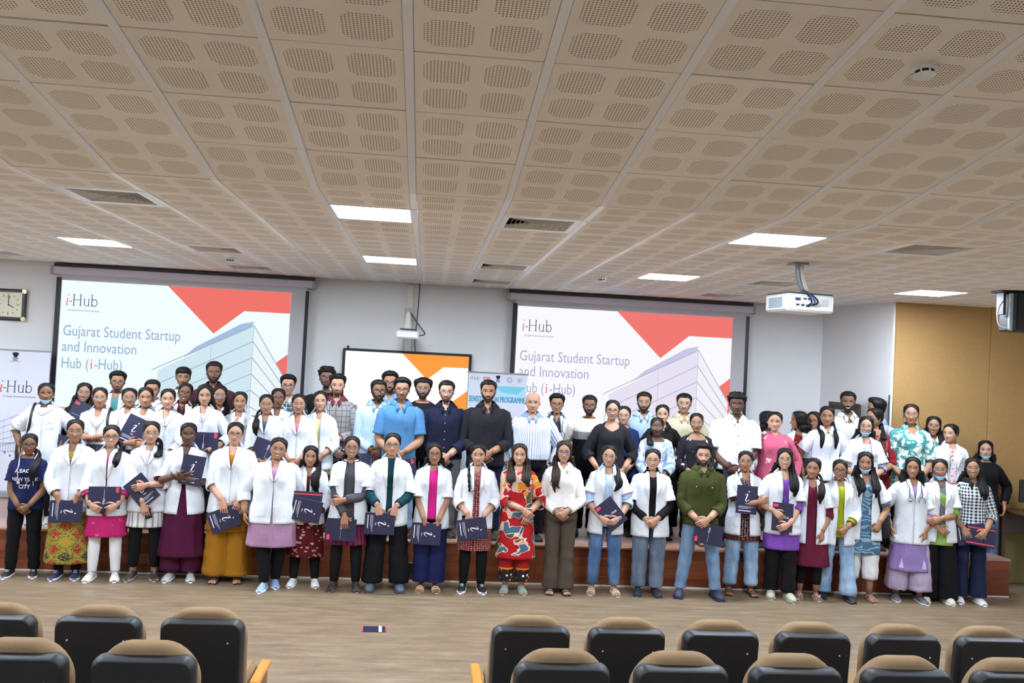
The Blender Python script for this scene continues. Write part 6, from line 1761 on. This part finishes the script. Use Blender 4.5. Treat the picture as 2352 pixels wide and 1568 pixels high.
tl = [em('cyan_white', (242, 254, 255), 1.0), em('red_l', (245, 120, 112), .97), em('face_l', (214, 238, 248), .95), em('face_l2', (238, 250, 254), .97), em('line_l', (176, 192, 214), .9), em('ink_l', (158, 182, 218), .95), em('roof_l', (176, 200, 236), .9), em('logo_l', (96, 112, 150), .9), em('logo_red', (244, 140, 146), .95)]
tr = [em('violet_white', (250, 250, 255), 1.0), em('red_r', (245, 124, 119), .97), em('face_r', (236, 232, 250), .95), em('face_r2', (246, 244, 254), .97), em('line_r', (200, 196, 206), .9), em('ink_r', (182, 181, 214), .95), em('roof_r', (212, 208, 244), .9), em('logo_r', (112, 104, 136), .9), em('logo_red', (244, 140, 146), .95)]
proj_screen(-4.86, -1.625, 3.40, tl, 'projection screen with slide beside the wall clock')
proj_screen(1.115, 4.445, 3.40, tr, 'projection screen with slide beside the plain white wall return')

e = empty('interactive_display', (-.276, 12.08, 2.08), 0, 'black-framed flat display showing a white and orange slide', 'display')
inv = Matrix.Translation((.276, -12.08, -2.08))
def bb(par, inv_, name, c, s, mat, bev=0):
    o = MB().box(c, s, bev=bev).build(name, mat, par); o.matrix_parent_inverse = inv_; return o
bb(e, inv, 'casing', (-.276, 12.09, 2.08), (1.734, .07, .98), M_BLACK, .01)
n0 = set(e.children)
slide(e, -1.105, 2.535, 1.658, .915, 12.05, [em('tv_white', (255, 255, 255), 1.15), em('tv_orange', (255, 160, 70), 1.0)], text=False)
for c in e.children:
    if c not in n0: c.matrix_parent_inverse = inv
bb(e, inv, 'camera_knob', (-1.08, 12.09, 2.59), (.03, .03, .035), M_BLACK, .008)

def roll_banner(x0, x1, zt, y, label, art, mats):
    e = empty('roll_up_banner', ((x0+x1)/2, y, STG), 0, label, 'banner')
    inv_ = Matrix.Translation((-(x0+x1)/2, -y, -STG)); cx = (x0+x1)/2
    bb(e, inv_, 'base', (cx, y+.03, STG+.045), (x1-x0+.04, .16, .09), M_GREY, .015)
    bb(e, inv_, 'sheet', (cx, y, (STG+.08+zt)/2), (x1-x0, .004, zt-STG-.08), mats[0])
    bb(e, inv_, 'top_rail', (cx, y, zt), (x1-x0+.03, .02, .02), M_GREY, .004)
    bb(e, inv_, 'pole', (cx, y+.04, (STG+.1+zt)/2), (.02, .02, zt-STG-.1), M_GREY)
    f = Flat(); art(f, y-.0035)
    o = f.build('print', mats, e); o.matrix_parent_inverse = inv_
P_SHEET = plain('banner_sheet', (214, 216, 228), .55); P_INK = plain('banner_ink', (66, 64, 86), .6); P_TEAL = plain('banner_teal', (58, 152, 186), .6)
P_SKY = plain('banner_sky', (120, 198, 216), .6); P_PALE = plain('banner_pale', (176, 214, 226), .6); P_MID = plain('banner_line', (126, 132, 166), .6)
def art_left(f, y):
    f.lions((-5.235, 2.235), .13, y, 1)
    f.serif_hub(-5.395, 1.785, .150, y, 1, 2); f.text('(A Gujarat Government Enterprise)', -5.36, 1.725, .03, y, 1, width=.40)
    for k in range(5):      # line drawing of the building
        f.stroke([(-5.66, 1.18+.03*k-.10*k+.1), (-5.16, 1.50-.085*k)], .006, y, 3); f.stroke([(-5.16, 1.50-.085*k), (-4.83, 1.37-.07*k)], .006, y, 3)
    for u in np.linspace(-5.6, -4.86, 9): f.stroke([(u, 1.50-abs(u+5.16)*.42), (u, 1.10)], .003, y, 3)
    f.stroke([(-5.66, 1.12), (-4.82, 1.16)], .008, y, 3); f.stroke([(-5.66, 1.02), (-4.82, 1.05)], .006, y, 3)
    for u in np.linspace(-5.64, -4.84, 26): f.stroke([(u, 1.03), (u, 1.13)], .004, y, 3)
    for u in np.linspace(-5.62, -4.9, 12): f.disc((u, 1.0+.02*math.sin(u*40)), .016, y, 3, 8)
roll_banner(-5.66, -4.81, 2.325, 11.85, 'white roll-up banner with emblem, wordmark and line-drawn building', art_left, [P_SHEET, P_INK, M_RED, P_MID])
def art_mid(f, y):
    f.serif_hub(.572, 2.235, .048, y, 1, 2); f.text('SSIP', .745, 2.235, .06, y, 2, bold=.03, width=.095)
    f.lions((.945, 2.255), .10, y, 1); f.ring((1.10, 2.25), .034, .008, y, 3); f.ring((1.10, 2.25), .018, .005, y, 3); f.ring((1.235, 2.25), .03, .006, y, 3); f.disc((1.235, 2.25), .012, y, 2)
    f.poly([(.84, 2.165), (1.32, 2.165), (1.32, 2.02), (.98, 1.98)][::-1], y, 4)
    f.poly([(.90, 2.165), (1.32, 2.165), (1.22, 2.06), (1.0, 2.08)][::-1], y-.0006, 5)
    f.text('SENSITIZATION PROGRAMME', .565, 1.945, .11, y-.001, 6, width=.755, bold=.0)
    f.text('SENSITIZATION PROGRAMME', .5675, 1.945, .11, y-.0012, 6, width=.755, bold=.0)
    f.text('SENSITIZATION PROGRAMME', .57, 1.946, .11, y-.0014, 6, width=.755, bold=.0)
    f.poly([(.56, 1.55), (1.32, 1.62), (1.32, .60), (.56, .60)][::-1], y, 4); f.poly([(.56, 1.1), (1.32, 1.25), (1.32, .60), (.56, .60)][::-1], y-.0006, 5)
roll_banner(.548, 1.335, 2.335, 11.82, 'roll-up banner reading SENSITIZATION PROGRAMME with blue artwork', art_mid, [P_SHEET, P_INK, M_RED, P_MID, P_PALE, P_SKY, P_TEAL])

# wall clock
e = empty('wall_clock', (-5.47, 12.13, 2.91), 0, 'square wall clock with dark frame and gold corners', 'clock')
MB().box((0, -.01, 0), (.42, .05, .41), bev=.02).build('frame', plain('clock_frame', (44, 32, 30), .35), e)
MB().box((0, -.04, 0), (.33, .012, .32), bev=.004).build('face', plain('clock_face', (226, 222, 196), .5), e)
for sx in (-1, 1):
    for sz in (-1, 1):
        MB().cyl((sx*.185, -.042, sz*.18), (sx*.185, -.03, sz*.18), .028, .034, 16).build('corner_boss', plain('brass', (206, 184, 130), .25, .8), e)
f = Flat()
for k in range(12):
    a = k*PI/6; r0, r1 = (.115, .14)
    f.stroke([(r0*math.sin(a), r0*math.cos(a)), (r1*math.sin(a), r1*math.cos(a))], .007, -.047)
f.text('12', -.025, .085, .045, -.047); f.text('6', -.012, -.125, .045, -.047); f.text('3', .095, -.015, .045, -.047); f.text('9', -.12, -.015, .045, -.047)
f.build('numerals', plain('clock_ink', (70, 62, 60), .5), e)
f = Flat(); f.stroke([(0, -.02), (0, .115)], .008, -.052); f.build('minute_hand', M_BLACK, e)
f = Flat(); f.stroke([(0, 0), (.075*math.sin(4*PI/6), .075*math.cos(4*PI/6))], .011, -.050); f.build('hour_hand', M_BLACK, e)

# short-throw projector on its wall arm, with cable
e = empty('short_throw_projector', (-.285, 12.13, 3.0), 0, 'white short-throw projector on a wall arm above the display', 'projector')
inv = Matrix.Translation((.285, -12.13, -3.0))
bb(e, inv, 'wall_rail', (-.285, 12.125, 3.02), (.09, .03, .92), M_OFFWHITE, .006)
bb(e, inv, 'wall_plate', (-.285, 12.10, 3.07), (.13, .05, .17), plain('plate_grey', (188, 186, 184), .5), .008)
bb(e, inv, 'arm', (-.285, 11.85, 3.05), (.05, .5, .05), M_OFFWHITE, .01)
MB().cyl((-.285, 11.62, 3.05), (-.285, 11.62, 2.86), .03, .055, 14).build('mount_cone', M_OFFWHITE, e).matrix_parent_inverse = inv
bb(e, inv, 'mount_plate', (-.285, 11.62, 2.85), (.2, .16, .015), M_DGREY, .004)
bb(e, inv, 'body', (-.28, 11.58, 2.775), (.29, .26, .10), M_WHITE, .02)
bb(e, inv, 'lens_window', (-.28, 11.60, 2.724), (.24, .18, .006), plain('lens_glass', (190, 170, 190), .15))
G = Geo(); G.tube(smooth_path([(-.27, 12.05, 3.09), (-.20, 11.9, 3.0), (-.13, 11.75, 2.90), (-.06, 11.65, 2.81), (-.10, 11.60, 2.78), (-.15, 11.60, 2.77)], 30)[0], .008, 7)
G.build('cable', M_DGREY, e, uv=False).matrix_parent_inverse = inv
G = Geo(); G.tube(smooth_path([(-.165, 12.13, 3.5), (-.17, 12.13, 3.2), (-.185, 12.13, 2.85), (-.19, 12.13, 2.70), (-.175, 12.12, 2.55)], 30)[0], .006, 7)
o = G.build('cable', M_BLACK, None, uv=False); tag(o, 'thin black cable running down the wall to the display', 'cable')

# ceiling projector
e = empty('ceiling_projector', (3.237, 7.6, 3.5), 0, 'white projector hanging from a ceiling pole with ports facing the seats', 'projector')
inv = Matrix.Translation((-3.237, -7.6, -3.5))
bb(e, inv, 'ceiling_plate', (3.237, 7.6, 3.488), (.14, .14, .02), M_GREY, .004)
G = Geo(); G.tube(smooth_path([(3.237, 7.6, 3.49), (3.245, 7.6, 3.36), (3.30, 7.60, 3.24)], 14)[0], .024, 12); G.build('pole', M_GREY, e, uv=False).matrix_parent_inverse = inv
R = np.array(Matrix.Rotation(.16, 3, 'Z'))
def pj(name, c, s, mat, bev=0):
    o = MB().box((0, 0, 0), s, bev=bev).build(name, mat, e); o.matrix_parent_inverse = inv
    p = np.array((3.27, 7.62, 3.13))+R@np.array(c, float); o.matrix_basis = Matrix.Translation(p) @ Matrix.Rotation(.16, 4, 'Z'); return o
pj('body', (0, 0, 0), (.47, .36, .155), M_WHITE, .018)
pj('top_cover', (0, 0, .083), (.45, .34, .012), M_DGREY, .004)
pj('vent_grille', (-.236, .0, .0), (.006, .22, .09), plain('grille', (150, 162, 170), .5))
for i, (x, z, w_, h_) in enumerate(((-.13, .03, .05, .022), (-.06, .035, .03, .014), (-.02, .035, .02, .016), (-.13, -.02, .03, .016), (-.08, -.02, .03, .016), (-.03, -.025, .035, .02))):
    pj('port', (x, -.181, z), (w_, .008, h_), M_DGREY if i % 2 else plain('vga_blue', (44, 60, 120), .4))
pj('rating_label', (.14, -.1815, .01), (.07, .002, .06), plain('label_grey', (206, 206, 206), .5))
G = Geo()
for k in range(3):
    p0 = np.array((3.27, 7.62, 3.13))+R@np.array((-.03+.02*k, -.185, -.02)); G.tube(smooth_path([p0, p0+(.01+.01*k, -.05, .03), p0+(-.02, -.03, .09), np.array((3.28, 7.6, 3.26))], 16)[0], .007, 6, mi=k % 2)
G.build('cables', [M_BLACK, plain('cable_blue', (60, 90, 160), .5)], e, uv=False).matrix_parent_inverse = inv
G = Geo()
for k in range(3): G.tube(smooth_path([(3.25+.012*k, 7.58, 3.47), (3.262+.01*k, 7.57, 3.36), (3.30+.012*k, 7.565, 3.25)], 12)[0], .007, 6)
G.build('pole_cables', M_OFFWHITE, e, uv=False).matrix_parent_inverse = inv

# smoke detectors
def detector(loc, rx, label):
    e = empty('smoke_detector', loc, 0, label, 'smoke detector'); e.rotation_euler = (rx, 0, 0)
    MB().cyl((0, 0, 0), (0, 0, -.02), .056, .056, 24).build('base', M_WHITE, e, smooth=False)
    MB().cyl((0, 0, -.02), (0, 0, -.032), .05, .046, 24).build('collar', M_WHITE, e)
    m_ = MB().cyl((0, 0, -.032), (0, 0, -.046), .040, .040, 24); m_.build('chamber', M_VDARK, e)
    m_ = MB()
    for k in range(8): a = k*PI/4; m_.box((.043*math.cos(a), .043*math.sin(a), -.039), (.006, .006, .016))
    m_.build('cage', M_WHITE, e)
    MB().cyl((0, 0, -.046), (0, 0, -.058), .046, .026, 24).build('cap', M_WHITE, e)
detector((2.0, 3.507, 3.806), -SLOPE, 'round white smoke detector on the sloped ceiling')
detector((-2.258, 10.106, 3.5), 0, 'round white smoke detector by the diffuser, clock-side of the flat ceiling')
detector((1.897, 9.797, 3.5), 0, 'round white smoke detector beside a lit panel on the flat ceiling')

# hanging loudspeaker
e = empty('loudspeaker', (6.16, 8.7, 3.5), 0, 'black loudspeaker hung from the ceiling before the brown panelled wall', 'speaker')
inv = Matrix.Translation((-6.16, -8.7, -3.5))
bb(e, inv, 'ceiling_plate', (6.09, 8.75, 3.485), (.4, .2, .025), M_BLACK, .004)
bb(e, inv, 'bracket', (5.94, 8.74, 3.36), (.03, .12, .24), M_DGREY, .004)
o = bb(e, inv, 'cabinet', (6.14, 8.72, 3.27), (.30, .26, .40), M_BLACK, .015)
bb(e, inv, 'side_strip', (5.985, 8.64, 3.27), (.05, .05, .39), plain('speaker_edge', (150, 158, 162), .4), .01)
bb(e, inv, 'grille', (6.15, 8.585, 3.27), (.26, .02, .36), plain('speaker_grille', (28, 28, 30), .8), .006)
G = Geo(); G.tube(smooth_path([(5.96, 8.7, 3.40), (5.89, 8.68, 3.34), (5.85, 8.66, 3.24), (5.87, 8.66, 3.13), (5.96, 8.68, 3.105)], 24)[0], .009, 7); G.build('cable', M_WHITE, e, uv=False).matrix_parent_inverse = inv

# door in the splayed return, conduit at its edge
e = MB().box((0, 0, 0), (.03, .62, 1.72), bev=.004).build('door_1', plain('door_dark', (58, 46, 40), .5)); tag(e, kind='structure')
ang = math.atan2(.252, -1.46)
e.location = (5.622, 11.46, STG+.86); e.rotation_euler = (0, 0, .171)
MB().box((-.018, 0, .62), (.006, .40, .30)).build('window_pane', plain('door_pane', (196, 206, 206), .15), e)
for sy in (-1, 1): MB().box((-.022, sy*.30, 0), (.02, .05, 1.72), bev=.004).build('jamb', plain('door_frame', (70, 56, 48), .5), e)
MB().box((-.022, 0, .84), (.02, .66, .06), bev=.004).build('head', plain('door_frame', (70, 56, 48), .5), e)
o = MB().cyl((5.80, 10.66, .46), (5.80, 10.66, 2.32), .011, n=10).build('wall_conduit', plain('conduit_green', (60, 84, 82), .4)); tag(o, 'thin dark green conduit at the corner of the white return', 'conduit')

# floor things
e = empty('leaflet', (-.358, 8.175, .001), .05, 'navy leaflet with white band and red ends lying on the floor', 'leaflet')
MB().box((0, 0, .001), (.225, .17, .002)).build('sheet', M_NAVY, e)
f = MB()
for sx in (-1, 1): f.box((sx*.106, 0, .0025), (.013, .17, .001), 1)
f.box((.055, 0, .0025), (.028, .17, .001), 0); f.build('print', [M_PRINT, M_RED], e)
o = MB().box((-.06, YS-.012, .14), (.11, .018, .13), bev=.004).build('floor_socket', M_BLACK); tag(o, 'black cable socket box on the stage riser', 'socket')
o = MB().box((-.146, YS-.006, .145), (.022, .01, .075), bev=.002).build('switch_plate', M_OFFWHITE); tag(o, 'small white plate on the stage riser', 'switch')
e = empty('side_table', (7.62, 10.25, 0), 0, 'dark wooden table by the brown wall', 'table')
M_TBL = mat_wood('table_wood', (62, 44, 30), (92, 66, 44), (1, 6, 6), .4, rnd=False)
MB().box((0, 0, .955), (.78, .6, .03), bev=.006).build('table_top', M_TBL, e)
for sx in (-1, 1):
    for sy in (-1, 1): MB().box((sx*.35, sy*.26, .47), (.05, .05, .94), bev=.005).build('leg', M_TBL, e)
MB().box((0, .26, .80), (.66, .02, .26)).build('apron', M_TBL, e); MB().box((0, -.26, .87), (.66, .02, .14)).build('apron', M_TBL, e)
e = empty('monitor', (7.52, 10.25, .97), 0, 'black monitor standing on the dark wooden table', 'monitor')
MB().box((0, 0, .012), (.22, .18, .02), bev=.006).build('stand', M_BLACK, e); MB().box((0, .02, .08), (.04, .03, .14)).build('neck', M_BLACK, e)
MB().box((0, 0, .26), (.46, .03, .28), bev=.008).build('panel', M_BLACK, e)

# ------------------------------------------------------------------ auditorium seats
M_TAN = None
def mat_tan():
    t = NT('seat_fabric'); p = t.coord('Object'); n = t.noise(p, 130, 2); b = t.noise(p, 6, 3)
    c = t.mix(b, lin((128, 104, 78)), lin((160, 134, 104)))
    return t.bsdf(t.mix(t.math('MULTIPLY', n, .3), c, lin((112, 90, 66))), .9, spec=.1, bump=n, bstr=.15)
M_TAN = mat_tan()
M_SHELL = plain('seat_shell', (22, 24, 28), .5, noise=.1)
M_ARM = mat_wood('arm_wood', (196, 118, 36), (226, 150, 60), (8, 1, 8), .35, rnd=False)
def panel(w, z0, z1, rc, crown, prof, lean, mat, name, par, bulge=0.0, n=9):
    """upright padded panel: outline with rounded top, swept through (y, inset) profile"""
    out = []
    hw = w/2
    def outline(ins):
        h = hw-ins; top = z1-ins; r = max(.01, rc-ins*.4); pts = [(-h*.96, z0+ins), (-h, z0+.1)]
        a = np.linspace(PI, PI/2, n)
        pts += [(-h+r+r*math.cos(q), top-r-0+r*math.sin(q)) for q in a]
        pts += [(h-r+r*math.cos(q), top-r+r*math.sin(q)) for q in np.linspace(PI/2, 0, n)]
        pts += [(h, z0+.1), (h*.96, z0+ins)]
        P_ = np.array(pts); P_[:, 1] += crown*(1-(P_[:, 0]/hw)**2)*np.clip((P_[:, 1]-z0)/(z1-z0), 0, 1)**3
        return P_
    rings = []
    for y, ins in prof:
        o = outline(ins); rings.append(np.stack([o[:, 0], y-lean*(o[:, 1]-z0)-bulge*0, o[:, 1]], 1))
    m_ = len(rings[0]); V = np.concatenate(rings); F = [tuple(f) for f in grid(len(rings), m_)]
    F.append(tuple(range(m_))); F.append(tuple(range(m_*(len(rings)-1), m_*len(rings)))[::-1])
    g = MB().add(V, F); o = g.build(name, mat, par, smooth=True)
    recalc(o); md = o.modifiers.new('w', 'WEIGHTED_NORMAL'); md.keep_sharp = False
    return o
chair_parts = None
def chair(x, y, z, label, group, shared=0):
    """seat facing the stage; y = plane of the back's top"""
    global chair_parts
    e = empty('auditorium_seat', (x, y, z), 0, label, 'seat', group)
    if chair_parts is None:
        ps = []
        ps.append(panel(.485, .36, .925, .165, .022, [(.02, .03), (.035, .008), (.06, 0), (.10, .0), (.125, .02), (.135, .06)], .10, M_TAN, 'back_cushion', e))
        sh = panel(.475, .34, .893, .055, .008, [(-.035, .022), (-.028, .012), (.012, 0), (.045, .0)], .10, M_SHELL, 'back_shell', e); ps.append(sh)
        for sx in (-1, 1):
            s = Geo(); s.ball((sx*.155, -.035-.10*.43, .77), (.0075, .005, .0075), 10, 6); ps.append(s.build('screw', M_CHROME, e, uv=False))
        ps.append(MB().box((0, .30, .44), (.47, .44, .09), bev=.03).build('seat_cushion', M_TAN, e, smooth=False))
        ps.append(MB().box((0, .30, .385), (.46, .42, .03), bev=.01).build('seat_pan', M_SHELL, e))
        for sx in (-1, 1):
            ps.append(MB().box((sx*.294, .27, .25), (.032, .34, .44), bev=.008).build('side_panel', M_TAN, e))
            ps.append(MB().box((sx*.294, .25, .487), (.062, .42, .035), bev=.008).build('armrest', M_ARM, e))
            ps.append(MB().box((sx*.294, .27, .02), (.06, .40, .04), bev=.006).build('foot', M_BLACK, e))
        chair_parts = ps
    else:
        for p in chair_parts:
            if shared and p.name.startswith(('side_panel', 'armrest', 'foot')) and p.data.vertices[0].co.x*shared > 0: continue   # the neighbour's end stands here
            c = p.copy(); COL.objects.link(c); c.parent = e
    return e
for i, x in enumerate((-1.222, -1.806, -2.39, -2.974)):
    chair(x, 5.37, 0, 'tan-topped black seat in the foremost row, clock side, %s' % ['beside the aisle', 'second from the aisle', 'third from the aisle', 'fourth from the aisle'][i], 'foremost seats, clock side', 1 if i else 0)
for i, x in enumerate((.705, 1.293, 1.881, 2.469, 3.057, 3.645)):
    chair(x, 5.37, 0, 'tan-topped black seat in the foremost row, projector side, %s' % ['beside the aisle', 'second from the aisle', 'third from the aisle', 'fourth from the aisle', 'fifth from the aisle', 'sixth from the aisle'][i], 'foremost seats, projector side', -1 if i else 0)
for i, x in enumerate((-1.25, -1.835)):
    chair(x, 4.37, .12, 'tan-topped black seat in the raised second row, clock side, %s' % ['beside the aisle', 'second from the aisle'][i], 'raised-row seats, clock side', 1 if i else 0)
for i, x in enumerate((.735, 1.335, 1.925, 2.512, 3.10)):
    chair(x, 4.37, .12, 'tan-topped black seat in the raised second row, projector side, %s' % ['beside the aisle', 'second from the aisle', 'third from the aisle', 'fourth from the aisle', 'fifth from the aisle'][i], 'raised-row seats, projector side', -1 if i else 0)
for o in list(COL.objects):      # fine print, letters and buttons too small to pick apart
    if o.parent is not None and o.name.split('.')[0] in ('lettering', 'print', 'buttons', 'numerals', 'building_picture', 'red_shapes', 'cables', 'pole_cables', 'camera_lens', 'cage', 'ear_loop'):
        o['kind'] = 'stuff'
